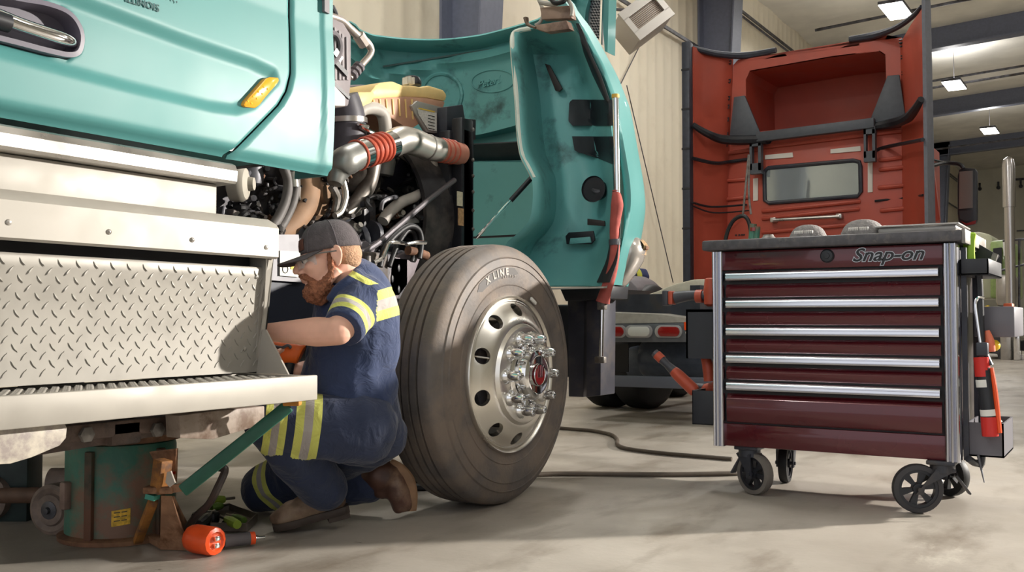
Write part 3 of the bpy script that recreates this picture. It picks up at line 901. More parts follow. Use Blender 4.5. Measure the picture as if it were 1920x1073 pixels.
# door: a grid with a pressed-in panel (recess) like the photo's swage
def poly_inside_dist(p, poly):
    """signed distance, negative inside"""
    d = 1e9; inside = False; n = len(poly)
    for i in range(n):
        ax, ay = poly[i]; bx, by = poly[(i + 1) % n]
        vx, vy = bx - ax, by - ay
        t = max(0, min(1, ((p[0] - ax) * vx + (p[1] - ay) * vy) / (vx * vx + vy * vy)))
        d = min(d, math.hypot(p[0] - ax - vx * t, p[1] - ay - vy * t))
        if (ay > p[1]) != (by > p[1]) and p[0] < (bx - ax) * (p[1] - ay) / (by - ay) + ax:
            inside = not inside
    return -d if inside else d
def yz(px, py): q_ = cp(px, py); return (q_.y, q_.z)
swage = [yz(-260, -130), yz(60, -30), yz(200, 22), yz(350, 78), yz(470, 118), yz(508, 136), yz(512, 150), yz(470, 196), yz(440, 206), yz(395, 200), yz(250, 165), yz(80, 120), yz(-260, 30)]
pocket = [yz(-200, -75), yz(0, -12), yz(85, 5), yz(130, 25), yz(152, 60), yz(150, 95), yz(132, 107), yz(90, 100), yz(0, 77), yz(-200, 30)]
def smooth(t): t = max(0, min(1, t)); return t * t * (3 - 2 * t)
gap = [yz(546, -40), yz(545, 60), yz(543, 140), yz(535, 172), yz(520, 198), yz(434, 290)]     # door shut line
def gap_y(z):
    pts = gap
    for i in range(len(pts) - 1):
        (y0, z0), (y1, z1) = pts[i], pts[i + 1]
        if min(z0, z1) <= z <= max(z0, z1):
            t = (z - z0) / (z1 - z0) if abs(z1 - z0) > 1e-6 else 0
            return y0 + (y1 - y0) * t
    return pts[0][0] if z > max(pts[0][1], pts[-1][1]) else pts[-1][0]
def door_fn(b):
    grid = []
    ny, nz = 230, 110
    y0 = 0.75; zt = 2.15
    for i in range(nz + 1):
        z = lerp(cabz, zt, i / nz)
        ye = gap_y(z) - 0.004
        row = []
        for j in range(ny + 1):
            y = lerp(y0, ye, j / ny)
            d = poly_inside_dist((y, z), swage)
            x = side_x(y, z) - 0.020 * smooth(0.5 - d / 0.045)
            dp = poly_inside_dist((y, z), pocket)
            x -= 0.045 * smooth(0.5 - dp / 0.012)
            if z < cabz + 0.05:
                x -= 0.03 * smooth((cabz + 0.05 - z) / 0.05) ** 2
            ed = ye - y
            x -= 0.010 * smooth(1 - ed / 0.01)
            row.append((x, y, z))
        grid.append(row)
    b.sheet(grid, 0.02)
door = part('cab_door', TEAL, truck, door_fn, sharp=60)
def cowl_fn(b):
    grid = []
    nz = 80
    for i in range(nz + 1):
        z = lerp(cabz - 0.005, 2.15, i / nz)
        ys = gap_y(z) + 0.004
        row = []
        for j in range(25):
            y = lerp(ys, CYF, j / 24)
            x = side_x(y, z) - 0.010 * smooth(1 - (y - ys) / 0.01)
            if y > CYF - 0.055:
                x += 0.008 * smooth((y - CYF + 0.055) / 0.012)
            if z < cabz + 0.03:
                x -= 0.02 * smooth((cabz + 0.03 - z) / 0.03) ** 2
            row.append((x, y, z))
        row.append((side_x(CYF, z) - 0.03, CYF + 0.006, z))
        row.append((side_x(CYF, z) - 0.16, CYF + 0.006, z))
        grid.append(row)
    b.sheet(grid, 0.015)
part('cowl_panel', TEAL, truck, cowl_fn, sharp=60)
part('shut_line_seal', BLACK, truck, lambda b: b.sheet([[(CX - 0.02, gap_y(z) - 0.02, z), (CX - 0.02, gap_y(z) + 0.02, z)] for z in [lerp(cabz + 0.02, 2.15, i / 40) for i in range(41)]], 0.006))
part('cab_body', TEAL, truck, lambda b: [b.box((-4.30, 0.4, 1.26), (CX - 0.03, 0.78, 2.9), bevel=0.03), b.box((-4.30, 0.4, 2.15), (CX - 0.005, 2.35, 2.9), bevel=0.05), b.box((-4.30, 0.76, 1.26), (-4.26, 2.5, 2.2)), b.box((-4.3, 0.5, 1.24), (CX - 0.06, 2.35, 1.27))])
part('firewall', DKGREY, truck, lambda b: b.box((-4.26, 2.40, 1.25), (CX - 0.17, 2.44, 2.2)))
# door handle: dark bezel, chrome pull, latch
HX = CX - 0.012
def bez(b):
    out = [V((HX + 0.016, y, z)) for y, z in pocket]
    cy = sum(p.y for p in out) / len(out); cz = sum(p.z for p in out) / len(out)
    ring0, ring1, ring2, ring3 = [], [], [], []
    n = len(out)
    sm = []
    for i in range(n):
        for k in range(4):
            t = k / 4
            p0, p1, p2, p3 = out[i - 1], out[i], out[(i + 1) % n], out[(i + 2) % n]
            sm.append(0.5 * ((2 * p1) + (p2 - p0) * t + (2 * p0 - 5 * p1 + 4 * p2 - p3) * t * t + (3 * p1 - p0 - 3 * p2 + p3) * t ** 3))
    for i, p in enumerate(sm):
        tg = (sm[(i + 1) % len(sm)] - sm[i - 1]).normalized()
        nn = V((0, -tg.z, tg.y))
        if nn.dot(V((0, p.y - cy, p.z - cz))) > 0: nn = -nn
        ring0.append(p + V((-0.03, 0, 0)) - nn * 0.002); ring1.append(p + V((0.006, 0, 0)) - nn * 0.002)
        ring2.append(p + V((0.008, 0, 0)) + nn * 0.011); ring3.append(p + V((-0.045, 0, 0)) + nn * 0.016)
    b.loft([ring0, ring1, ring2, ring3], True, False, True)
hd = part('door_handle', mat('handle_bezel', (98, 94, 106), 0.45), truck, bez)
part('pull', CHROME, hd, lambda b: b.tube([cp(-60, 5, CX + 0.004), cp(15, 38, CX + 0.012), cp(60, 54, CX + 0.016), cp(110, 70, CX + 0.014), cp(132, 78, CX), cp(134, 80, CX - 0.03)], [0.018, 0.019, 0.018, 0.0185, 0.017, 0.012], 18))
part('latch_button', BLACK, hd, lambda b: b.tube([cp(-30, 30, CX + 0.016), cp(16, 44, CX + 0.016)], 0.023, 16, smooth=False))
# amber marker light
def mk(px, py, x): return atX(px, py, x)
xm = CX + 0.006
ml = [(484, 150), (492, 147), (510, 148), (514, 152), (512, 158), (473, 200), (464, 205), (446, 203), (443, 199), (446, 193)]
mo = part('marker_light', LENSAMB, truck, lambda b: b.prism([mk(x, y, xm - 0.03) for x, y in ml], (0.034, 0, 0), bevel=0.003))
def leds(b):
    for i in range(4):
        for j in range(2):
            b.ball(mk(494 - i * 10 + j * 7, 163 + i * 9 + j * 4, xm + 0.003), 0.004, 8)
part('marker_dots', mat('amber_bright', (250, 200, 70), 0.2), mo, leds)
# lettering on the door
def ddir(p0, p1): return (p1 - p0).normalized()
pa, pb = cp(200, 3), cp(300, 20)
rt = ddir(pa, pb); up = V((1, 0, 0)).cross(rt)
rt = V((0, 1, 0)); up = V((0, 0, 1))
c1 = cp(264, 12, CX + 0.014)
LET = mat('door_lettering', (46, 82, 84), 0.6)
def dl(s, px, py, sz):
    c = cp(px, py, CX + 0.0115)
    return lambda b: b.text(s, sz, 0.002, basis(c, rt, up, (1, 0, 0)), align='RIGHT')
part('door_lettering', LET, truck, dl('ILLINOIS', 299, 17, 0.030))
part('door_lettering', LET, truck, dl('COUNTY,', 333, -1, 0.030))
# dark window corner trim near the top of the cowl
part('window_trim', GREYP, truck, lambda b: b.prism([mk(596, -14, CX + .006), mk(604, 2, CX + .006), mk(604, 22, CX + .006), mk(613, 27, CX + .006), mk(613, -14, CX + .006)], (0.012, 0, 0)))

# ---------------- aluminium side trim and step box
part('side_trim', SCUFF, truck, lambda b: b.loft([[V((x, y, z)) for x, z in [(-2.40, 1.125), (-2.285, 1.127), (-2.278, 1.135), (-2.276, 1.165), (-2.285, 1.183), (-2.30, 1.190), (-2.36, 1.190)]] for y in (0.6, 2.08)]), sharp=25)
part('upper_panel', CREAM, truck, lambda b: b.box((-2.6, 0.6, 1.00), (-2.325, 2.045, 1.125), bevel=0.004))
def lip(b):
    prof = [(-2.60, 1.030), (-2.27, 1.030), (-2.235, 1.012), (-2.224, 1.000), (-2.224, 0.912), (-2.235, 0.906), (-2.245, 0.912), (-2.245, 0.985), (-2.60, 0.985)]
    b.loft([[V((x, y, z)) for x, z in prof] for y in (0.6, 2.20)])
stepbox = part('step_box', CREAM, truck, lip, sharp=25)
for px, py in ((16, 417), (204, 435), (360, 450), (499, 464)):
    part('rivet', SCUFF, stepbox, lambda b: b.lathe([(0.0075, 0), (0.0065, 0.003), (0.003, 0.005), (0.0, 0.0055)], atX(px, py, -2.224), (1, 0, 0), 12))
def plate_x(z):
    t = (0.905 - z) / (0.905 - 0.56)
    return -2.262 - 0.035 * t - 0.012 * math.sin(PI * t)
def plate(b):
    zz_ = [0.874 - 0.314 * i / 12 for i in range(13)]
    ring = [V((plate_x(0.874) - 0.02, 0, 0.879)), V((plate_x(0.874) - 0.004, 0, 0.881))] + [V((plate_x(z), 0, z)) for z in zz_]
    b.sheet([[p + V((0, y, 0)) for p in ring] for y in (0.6, 2.195)], 0.004)
def treadmat():
    return TREAD
tp = part('tread_plate', TREAD, stepbox, plate, sharp=50)
def lugs(b):
    # raised lozenges in two crossing directions, as pressed in the plate
    dz, dy = 0.042, 0.050
    r = 0
    z = 0.862
    tmpl = [(-0.015, 0.0), (-0.007, 0.0022), (0, 0.0027), (0.007, 0.0022), (0.015, 0.0), (0.007, -0.0022), (0, -0.0027), (-0.007, -0.0022)]
    row = 0
    while z > 0.575:
        y = 0.95 + (dy / 2 if row % 2 else 0)
        a = math.radians(-52 if row % 2 == 0 else 52)
        x = plate_x(z)
        while y < 2.18:
            nx = []
            cen = V((x + 0.0022, y, z))
            ps = []
            for (u, w_) in tmpl:
                ps.append(V((plate_x(z) - 0.0003, y + u * math.cos(a) - w_ * math.sin(a), z + u * math.sin(a) + w_ * math.cos(a))))
            top = [cen + (p_ - cen) * 0.62 + V((0.0006, 0, 0)) for p_ in ps]
            for t_ in top: t_.x += 0.0016
            b.loft([ps, top], True, False, True)
            y += dy
        z -= dz / 2
        row += 1
part('tread_lozenges', TREAD, stepbox, lugs, sharp=20)
part('slot_shade_box', BLACK, stepbox, lambda b: b.box((-2.60, 0.62, 0.60), (-2.318, 2.17, 0.984)))  # black box put in to darken the slot under the lip
part('end_panel', CREAM, stepbox, lambda b: b.prism([(-2.58, 2.18, 0.985), (-2.236, 2.18, 0.985), (-2.246, 2.18, 0.9), (-2.285, 2.18, 0.75), (-2.30, 2.18, 0.56), (-2.58, 2.18, 0.56)], (0, 0.018, 0)))
part('end_lip', CREAM, stepbox, lambda b: b.prism([(-2.236, 2.13, 0.985), (-2.236, 2.2, 0.985), (-2.270, 2.2, 0.70), (-2.290, 2.2, 0.60), (-2.30, 2.186, 0.60), (-2.27, 2.186, 0.74), (-2.25, 2.175, 0.9)], (-0.004, 0, 0)))
for px, py in ((486, 519), (474, 655)):
    p_ = atX(px, py, -2.262); p_.x = plate_x(p_.z)
    part('rivet', SCUFF, stepbox, lambda b: b.lathe([(0.007, 0), (0.006, 0.003), (0.0, 0.0055)], p_, (1, 0, 0), 12))
# lower step: channel, serrated tread, gusset
step = part('lower_step', CREAM, truck, lambda b: [b.box((-2.09, 0.6, 0.482), (-2.07, 2.212, 0.556), bevel=0.004), b.box((-2.42, 2.196, 0.49), (-2.075, 2.212, 0.554), bevel=0.003), b.box((-2.42, 0.6, 0.52), (-2.08, 2.2, 0.545)), b.box((-2.42, 0.6, 0.482), (-2.39, 2.2, 0.55))])
def serr(b):
    for r_ in range(8):
        x = -2.135 - r_ * 0.023
        y = 0.95 + (0.016 if r_ % 2 else 0)
        while y < 2.15:
            b.lathe([(0.011, 0), (0.0095, 0.006), (0.0075, 0.008), (0.005, 0.003)], (x, y, 0.545), (0, 0, 1), 8)
            y += 0.032
part('serrated_tread', TREAD, step, serr, sharp=20)
part('gusset', CREAM, step, lambda b: b.prism([(-2.275, 2.185, 0.69), (-2.262, 2.185, 0.69), (-2.165, 2.185, 0.556), (-2.30, 2.185, 0.556)], (0, 0.006, 0)))
# brackets below the step
PLB = mat('worn_white_bracket', (196, 188, 172), 0.5, var=0.1, scale=10, dirt=(150, 140, 134), dirt_amt=0.5, dirt_scale=10)
def brk(pts, x, th, name, m_):
    return part(name, m_, truck, lambda b: b.prism([atX(px, py, x) for px, py in pts], (-th, 0, 0), bevel=0.002))
brk([(-120, 800), (60, 797), (122, 794), (126, 803), (124, 822), (112, 836), (60, 858), (20, 870), (-40, 874), (-120, 876)], -2.11, 0.05, 'step_bracket', PLB)
PLB2 = mat('muddy_bracket', (150, 136, 124), 0.55, var=0.15, scale=10, dirt=(104, 84, 70), dirt_amt=0.5, dirt_scale=9)
brk([(392, 772), (496, 762), (496, 790), (480, 800), (440, 812), (400, 824), (338, 822), (336, 780)], -2.30, 0.06, 'inner_bracket', PLB2)
part('chassis_crossmember', mat('dirty_chassis', (92, 76, 68), 0.6, var=0.25, scale=14, dirt=(60, 50, 46), dirt_amt=0.5, dirt_scale=12, bump=0.2), truck,
     lambda b: [b.box((-2.9, 0.7, 0.36), (-2.75, 2.9, 0.50), bevel=0.01), b.box((-2.46, 1.3, 0.395), (-2.40, 2.15, 0.44), bevel=0.008), b.box((-2.75, 1.75, 0.37), (-2.4, 1.85, 0.44), bevel=0.01), b.box((-2.75, 2.1, 0.37), (-2.4, 2.16, 0.42), bevel=0.01),
                b.beam((-2.44, 1.2, 0.38), (-2.44, 2.05, 0.41), 0.02, 0.05)])
for px, py in ((293, 806), (160, 815)): part('chassis_bolt', GREYMET, truck, lambda b: b.lathe([(0.022, 0), (0.022, 0.012), (0.012, 0.016), (0.0, 0.02)], atX(px, py, -2.40), (1, 0, 0), 6))
# chassis rails, axle, leaf spring
for xr_ in (-2.92, -3.78): part('chassis_rail', BLACKSTEEL, truck, lambda b: b.box((xr_, -1.5, 0.62), (xr_ + 0.08, 4.5, 0.86), bevel=0.006))
part('front_axle', CAST, truck, lambda b: [b.tube([(-2.35, 3.303, 0.50), (-2.6, 3.303, 0.47), (-2.9, 3.303, 0.40), (-3.7, 3.303, 0.40), (-4.3, 3.303, 0.50)], 0.055, 12)])
part('leaf_spring', CAST, truck, lambda b: [b.tube([(-2.95, 2.5, 0.62), (-2.95, 2.95, 0.53), (-2.95, 3.3, 0.50), (-2.95, 3.7, 0.53), (-2.95, 4.2, 0.62)], 0.05, 8, flat=0.4)])
far_t = part('far_tyre', RUBBER, truck, lambda b: b.lathe([(r_, -h) for r_, h in tyre_prof()], (-4.62, 3.303, 0.509), (1, 0, 0), 48, False, False))
# ---------------- tipped hood: inner shell, near wheel-well liner, outer fender skin
def interp(tab, t):
    if t <= tab[0][0]: return tab[0][1]
    for (a, b_) in zip(tab, tab[1:]):
        if t <= b_[0]:
            return lerp(a[1], b_[1], (t - a[0]) / (b_[0] - a[0]))
    return tab[-1][1]
def interp_s(tab, t):
    """smooth (Catmull-Rom) lookup"""
    n = len(tab)
    if t <= tab[0][0]: return tab[0][1]
    if t >= tab[-1][0]: return tab[-1][1]
    for i in range(n - 1):
        if t <= tab[i + 1][0]:
            u = (t - tab[i][0]) / (tab[i + 1][0] - tab[i][0])
            p0, p1, p2, p3 = tab[max(i - 1, 0)][1], tab[i][1], tab[i + 1][1], tab[min(i + 2, n - 1)][1]
            return 0.5 * ((2 * p1) + (p2 - p0) * u + (2 * p0 - 5 * p1 + 4 * p2 - p3) * u * u + (3 * p1 - p0 - 3 * p2 + p3) * u ** 3)
topedge = [(640, 40), (663, 44), (672, 56), (700, 67), (760, 74), (830, 75), (900, 67), (960, 52), (1012, 36), (1040, 12), (1075, -14)]
def shellY(px, k):
    """depth of the inner shell; k = how far below the top edge"""
    y = interp_s([(620, 4.75), (660, 4.95), (720, 5.25), (800, 5.42), (900, 5.45), (1010, 5.4), (1080, 5.3)], px)
    return y
shell_rows = [0, 6, 14, 24, 34, 44, 56, 66, 80, 100, 130, 160, 185, 192, 200, 226, 232, 240, 280, 330, 380, 400]
def shell(b):
    grid = []
    for k in shell_rows:
        row = []
        for j in range(56):
            px = lerp(634, 1080, j / 55)
            t = interp_s(topedge, px)
            tt = t + k
            d = 0
            if k < 24: d = -0.16 * (1 - smooth(k / 24))
            # diagonal ridge rising to the right
            rdg = 148 - (px - 690) * 0.20 if px > 700 else 146 - (700 - px) * 0.9
            pyy = tt
            if k > 190:
                pyy = lerp(tt, 262 + (k - 190) * 1.0, min(1, (k - 190) / 10)) if px > 700 else tt
            d += -0.06 * math.exp(-((pyy - rdg) / 9) ** 2) + (0.05 if pyy < rdg else 0) * smooth((rdg - pyy) / 12)
            if px > 860 and 192 <= k <= 226: d += 0.10
            row.append(atY(px, pyy, shellY(px, k) + d))
        grid.append(row)
    b.sheet(grid, -0.012)
hood = part('hood', TEAL_IN, truck, shell, sharp=60)
# ring, oval emblem and small plate moulded in the shell
def on_shell(px, py, off=-0.004):
    return atY(px, py, shellY(px, 80) + off)
def oval(cx, cy, rx, ry, rad, name, m_, tilt=0.0):
    pts = []
    for i in range(41):
        a = 2 * PI * i / 40
        x, y = rx * math.cos(a), ry * math.sin(a)
        pts.append(on_shell(cx + x * math.cos(tilt) - y * math.sin(tilt), cy + x * math.sin(tilt) + y * math.cos(tilt)))
    return part(name, m_, hood, lambda b: b.tube(pts, rad, 6, smooth=False, caps=False))
oval(828, 178, 38, 40, 0.014, 'moulded_ring', TEAL_IN)
oval(924, 152, 40, 21, 0.0045, 'emblem_oval', TEAL_IN, -0.08)
pc = on_shell(924, 153, -0.006)
part('emblem_script', TEAL_IN, hood, lambda b: b.text('Peterbilt', 0.07, 0.008, basis(pc, (1, 0.04, 0.09), (-0.09, 0, 1), (0, -1, 0)), shear=0.4, bold=0.001))
part('info_plate', WHITE, hood, lambda b: b.cbox(on_shell(894, 109, -0.01), (0.075, 0.006, 0.035), bevel=0.002))
part('seam', mat('seam_grey', (92, 110, 108), 0.7), hood, lambda b: b.tube([on_shell(718, 125, 0.02), on_shell(780, 115, 0.02), on_shell(860, 102, 0.02), on_shell(955, 88, 0.02)], 0.007, 6))
part('ledge_shade', BLACK, hood, lambda b: b.sheet([[atY(px, 264 + (990 - px) * 0.05, 5.36), atY(px, 302, 5.5)] for px in (850, 900, 950, 1010)], 0.01))  # black sheet painted in as the shade band under the hood's ledge
part('lower_seal', BLACK, hood, lambda b: b.beam(atY(880, 446, 5.2), atY(1010, 440, 5.2), 0.02, 0.012))
# near wheel-well liner
LL = [(52, 1000), (58, 972), (66, 963), (90, 962), (150, 967), (200, 971), (250, 974), (290, 980), (315, 992), (335, 1002), (380, 1003), (415, 996), (440, 975), (455, 955), (490, 935), (540, 930)]
RR = [(52, 1078), (66, 1088), (90, 1101), (120, 1115), (150, 1128), (200, 1143), (250, 1150), (300, 1156), (350, 1161), (420, 1163), (480, 1158), (540, 1140)]
def liner(b):
    grid = []
    for i in range(70):
        py = lerp(52, 538, i / 69)
        L, R_ = interp_s(LL, py), interp_s(RR, py)
        row = []
        # lip flange toward the camera
        base = interp([(50, 4.30), (100, 4.22), (330, 4.12), (450, 4.05), (540, 4.05)], py)
        deep = interp([(50, 0.02), (66, 0.12), (100, 0.34), (300, 0.42), (440, 0.42), (500, 0.30), (540, 0.2)], py)
        row.append(atY(L + 5, py, base + 0.05))
        for s in [0.0, .02, .06, .10, .16, .24, .34, .44, .55, .66, .76, .85, .92, .97, 1.0]:
            y = base + deep * smooth(s / 0.28) * (1 - 0.75 * smooth((s - 0.78) / 0.22)) 
            # long fold down the middle
            y -= 0.05 * math.exp(-((s - 0.40) / 0.10) ** 2) * smooth((py - 120) / 120)
            row.append(atY(lerp(L, R_, s), py, y))
        grid.append(row)
    b.sheet(grid, 0.008)
lin_ = part('wheel_well_liner', TEAL_IN, truck, liner, sharp=60)
part('liner_lip', mat('pale_lip_edge', (206, 212, 200), 0.5, dirt=(120, 124, 112), dirt_amt=0.2), lin_, lambda b: b.tube([atY(interp_s(LL, py) - 1, py, interp([(50, 4.30), (100, 4.22), (330, 4.12), (450, 4.05), (540, 4.05)], py)) for py in (53, 58, 66, 90, 150, 200, 250, 290, 315, 335)], 0.013, 8))  # paler tube along the liner's edge
# dark sheets laid over the liner, standing for shade in its recesses
def liner_Y(px, py):
    L, R_ = interp_s(LL, py), interp_s(RR, py)
    s = max(0, min(1, (px - L) / (R_ - L)))
    base = interp([(50, 4.30), (100, 4.22), (330, 4.12), (450, 4.05), (540, 4.05)], py)
    deep = interp([(50, 0.02), (66, 0.12), (100, 0.34), (300, 0.42), (440, 0.42), (500, 0.30), (540, 0.2)], py)
    y = base + deep * smooth(s / 0.28) * (1 - 0.75 * smooth((s - 0.78) / 0.22))
    return y - 0.05 * math.exp(-((s - 0.40) / 0.10) ** 2) * smooth((py - 120) / 120)
def overlay(rows, name, m_, off=0.032, nx=12, ny=14):
    g = []
    for i in range(ny + 1):
        py = lerp(rows[0][0], rows[-1][0], i / ny)
        a = interp([(r[0], r[1]) for r in rows], py); c = interp([(r[0], r[2]) for r in rows], py)
        g.append([atY(lerp(a, c, j / nx), py, liner_Y(lerp(a, c, j / nx), py) - off) for j in range(nx + 1)])
    return part(name, m_, lin_, lambda b: b.sheet(g, 0.004))
overlay([(187, 1074, 1148), (192, 1068, 1149), (228, 1066, 1150), (236, 1074, 1152)], 'liner_recess_shade', BLACK)
overlay([(256, 1073, 1154), (284, 1078, 1158), (296, 1120, 1160), (308, 1150, 1161)], 'liner_recess_shade', BLACK)
overlay([(44, 1080, 1086), (60, 1086, 1094), (100, 1096, 1108), (140, 1112, 1127), (190, 1136, 1144)], 'liner_gap_shade', BLACK, ny=24)  # dark strips here and below stand for shade between liner and fender
overlay([(300, 1150, 1158), (360, 1152, 1163), (430, 1150, 1164), (490, 1138, 1158), (530, 1120, 1144)], 'liner_gap_shade', mat('gap_shade', (44, 42, 44), 0.6), ny=20)
def recess(pts, y, name='liner_recess_shade', m_=BLACK):
    part(name, m_, lin_, lambda b: b.prism([atY(px, py, y) for px, py in pts], (0, 0.012, 0), bevel=0.002))
recess([(1060, 443), (1066, 436), (1112, 433), (1115, 450), (1108, 458), (1062, 458)], 4.36)
recess([(1069, 447), (1106, 444), (1108, 455), (1067, 458)], 4.352, 'liner_pocket', TEAL_IN)
recess([(1101, 410), (1133, 414), (1134, 424), (1101, 422)], 4.38, 'black_label', mat('scuffed_black_label', (52, 44, 42), 0.6))
recess([(1021, 119), (1030, 122), (1054, 166), (1048, 172), (1041, 170)], 4.50, 'black_tape', MATS['scuffed_black_label'])
hc_ = atY(1114, 355, 4.38)
part('light_hole', BLACK, lin_, lambda b: b.lathe([(0.062, 0), (0.066, -0.01), (0.055, 0.01), (0.05, 0.05), (0.0, 0.05)], hc_, (0, 1, 0), 28))
part('light_plug', DKGREY, lin_, lambda b: b.tube([atY(1108, 350, 4.41), atY(1118, 360, 4.39), atY(1128, 358, 4.40)], 0.018, 10))
part('liner_hem', mat('pale_hem', (182, 178, 168), 0.6, dirt=(80, 70, 62), dirt_amt=0.3), lin_, lambda b: b.sheet([[atY(px, 537 + (1140 - px) * 0.03, y_) for y_ in (4.0, 4.25)] for px in (925, 1000, 1060, 1100, 1138)], 0.008))
# outer fender skin
OUT = [(-14, 1052), (0, 1060), (30, 1082), (60, 1100), (90, 1116), (120, 1132), (150, 1144), (180, 1155), (220, 1163), (260, 1170), (300, 1177), (340, 1183), (380, 1185), (420, 1180), (460, 1172), (500, 1162), (535, 1151)]
INN = [(-14, 1010), (0, 1028), (30, 1060), (52, 1078), (66, 1088), (90, 1103), (120, 1117), (150, 1131), (200, 1147), (250, 1155), (300, 1162), (350, 1168), (420, 1169), (480, 1160), (535, 1146)]
def skin(b):
    grid = []
    for i in range(60):
        py = lerp(-14, 534, i / 59)
        a, o_ = interp_s(INN, py), interp_s(OUT, py)
        p0 = atY(a, py, 4.36); p1 = atY(a + 1, py, 4.30); p2 = atY(o_ - 2, py, 4.31); p3 = atY(o_, py, 4.36)
        row = [p0, p1, (p1 + p2) / 2 + V((0, -0.008, 0)), p2, p3]
        for k in range(1, 9):
            t = k / 8
            row.append(p3 + V((-0.02 * t - 0.42 * t * t, 0.8 * t, 0.0)))
        grid.append(row)
    b.sheet(grid, 0.006)
fender = part('fender_skin', TEAL, truck, skin, sharp=60)
# brackets at the top of the liner
TAN = mat('tan_bracket', (152, 128, 112), 0.55, var=0.1, dirt=(96, 72, 60), dirt_amt=0.4)
part('hood_latch', TAN, truck, lambda b: [b.prism([atY(px, py, 4.2) for px, py in ((1003, 47), (1062, 38), (1068, 54), (1024, 60), (1004, 54))], (0, 0.05, 0), bevel=0.003),
                                          b.prism([atY(px, py, 4.22) for px, py in ((1012, 14), (1068, 10), (1072, 34), (1016, 36))], (0, 0.05, 0), bevel=0.003)])
part('latch_arm', mat('arm_brown', (110, 92, 76), 0.5), truck, lambda b: b.tube([atY(986, 34, 4.17), atY(990, 46, 4.17), atY(1004, 52, 4.17)], [0.02, 0.014, 0.01], 10, flat=0.6))
part('latch_frame', CREAM, truck, lambda b: [b.tube([atY(1010, 0, 4.25), atY(1018, 20, 4.25), atY(1014, 40, 4.25), atY(1004, 47, 4.25)], 0.009, 8), b.tube([atY(1012, 4, 4.2), atY(1040, 8, 4.2), atY(1062, -4, 4.2)], 0.012, 8), b.tube([atY(1056, -14, 4.2), atY(1072, 12, 4.2), atY(1072, 30, 4.2)], 0.01, 8)])
part('latch_hose', BLKHOSE, truck, lambda b: b.tube([atY(1030, -14, 4.18), atY(1038, 4, 4.18), atY(1056, 3, 4.18), atY(1062, -10, 4.18)], 0.012, 8))
# side of the grille surround
part('grille_surround', TEAL, truck, lambda b: [b.prism([atY(px, py, 5.25) for px, py in ((1128, -14), (1142, -14), (1139, 98), (1134, 96), (1131, 60))], (0, 0.1, 0)), b.prism([atY(px, py, 5.3) for px, py in ((1060, -14), (1106, -14), (1098, 20), (1095, 60), (1080, 40))], (0, 0.1, 0))])
def mesh_(b):
    b.prism([atY(px, py, 5.34) for px, py in ((1106, -14), (1130, -14), (1130, 85), (1098, 40))], (0, 0.01, 0))
gm = part('grille_mesh', mat('grille_silver', (150, 148, 152), 0.3, metal=0.9), truck, mesh_)
def mholes(b):
    for i in range(16):
        for j in range(5):
            px, py = 1108 + j * 5 + (2.5 if i % 2 else 0), -8 + i * 5.2
            if px < 1128 and py < 25 + (px - 1098) * 2.0 + 20:
                b.cbox(atY(px, py, 5.335), (0.009, 0.008, 0.009), rot=Matrix.Rotation(PI / 4, 3, 'Y'))
part('mesh_openings', BLACK, gm, mholes)
part('grille_trim', CHROME, truck, lambda b: b.beam(atY(1129, -14, 5.24), atY(1126, 84, 5.24), 0.012, 0.012))
# gas strut
s0, s1 = atY(893, 447, 4.15), atY(997, 333, 4.30)
part('gas_strut', CHROME, truck, lambda b: b.cyl(s0, s0.lerp(s1, 0.65), 0.008, 10))
part('strut_cylinder', BLACK, truck, lambda b: b.cyl(s0.lerp(s1, 0.62), s1, 0.013, 12))
# prop rod with red sleeve beside the fender
YPR = 4.12
def pr(px, py): return atY(px, py, YPR)
rod = part('prop_rod', CHROME, truck, lambda b: b.cyl(pr(1154, 182), pr(1157, 365), 0.015, 14))
part('lower_rod', CHROME, rod, lambda b: b.cyl(pr(1129, 560), pr(1127, 672), 0.0105, 12))
part('rod_cap', mat('yellowed_cap', (196, 160, 70), 0.5), rod, lambda b: b.cyl(pr(1154, 177), pr(1154, 184), 0.018, 12))
SLEEVE = mat('red_sleeve_fabric', (164, 80, 72), 0.8, var=0.12, scale=18, bump=0.4, bump_scale=25)
part('red_sleeve', SLEEVE, rod, lambda b: b.tube([pr(1155, 360), pr(1157, 385), pr(1152, 430), pr(1153, 470), pr(1147, 510), pr(1136, 545), pr(1130, 567)], [0.017, 0.03, 0.022, 0.023, 0.025, 0.027, 0.034], 14))
part('sleeve_tie', DGT, rod, lambda b: b.tube([pr(1152, 449), pr(1152.5, 460)], 0.027, 12))
part('sleeve_gather', SLEEVE, rod, lambda b: [b.ring(pr(1155, 358 + i * 4), (0, 0, 1), 0.016, 0.003, 16, 6) for i in range(4)] and None)
part('rod_clamp', GREYMET, rod, lambda b: b.cbox(pr(1129, 574), (0.04, 0.03, 0.035), bevel=0.004))
part('rod_foot', GREYMET, rod, lambda b: b.cbox(pr(1126, 675), (0.05, 0.03, 0.03), bevel=0.004))
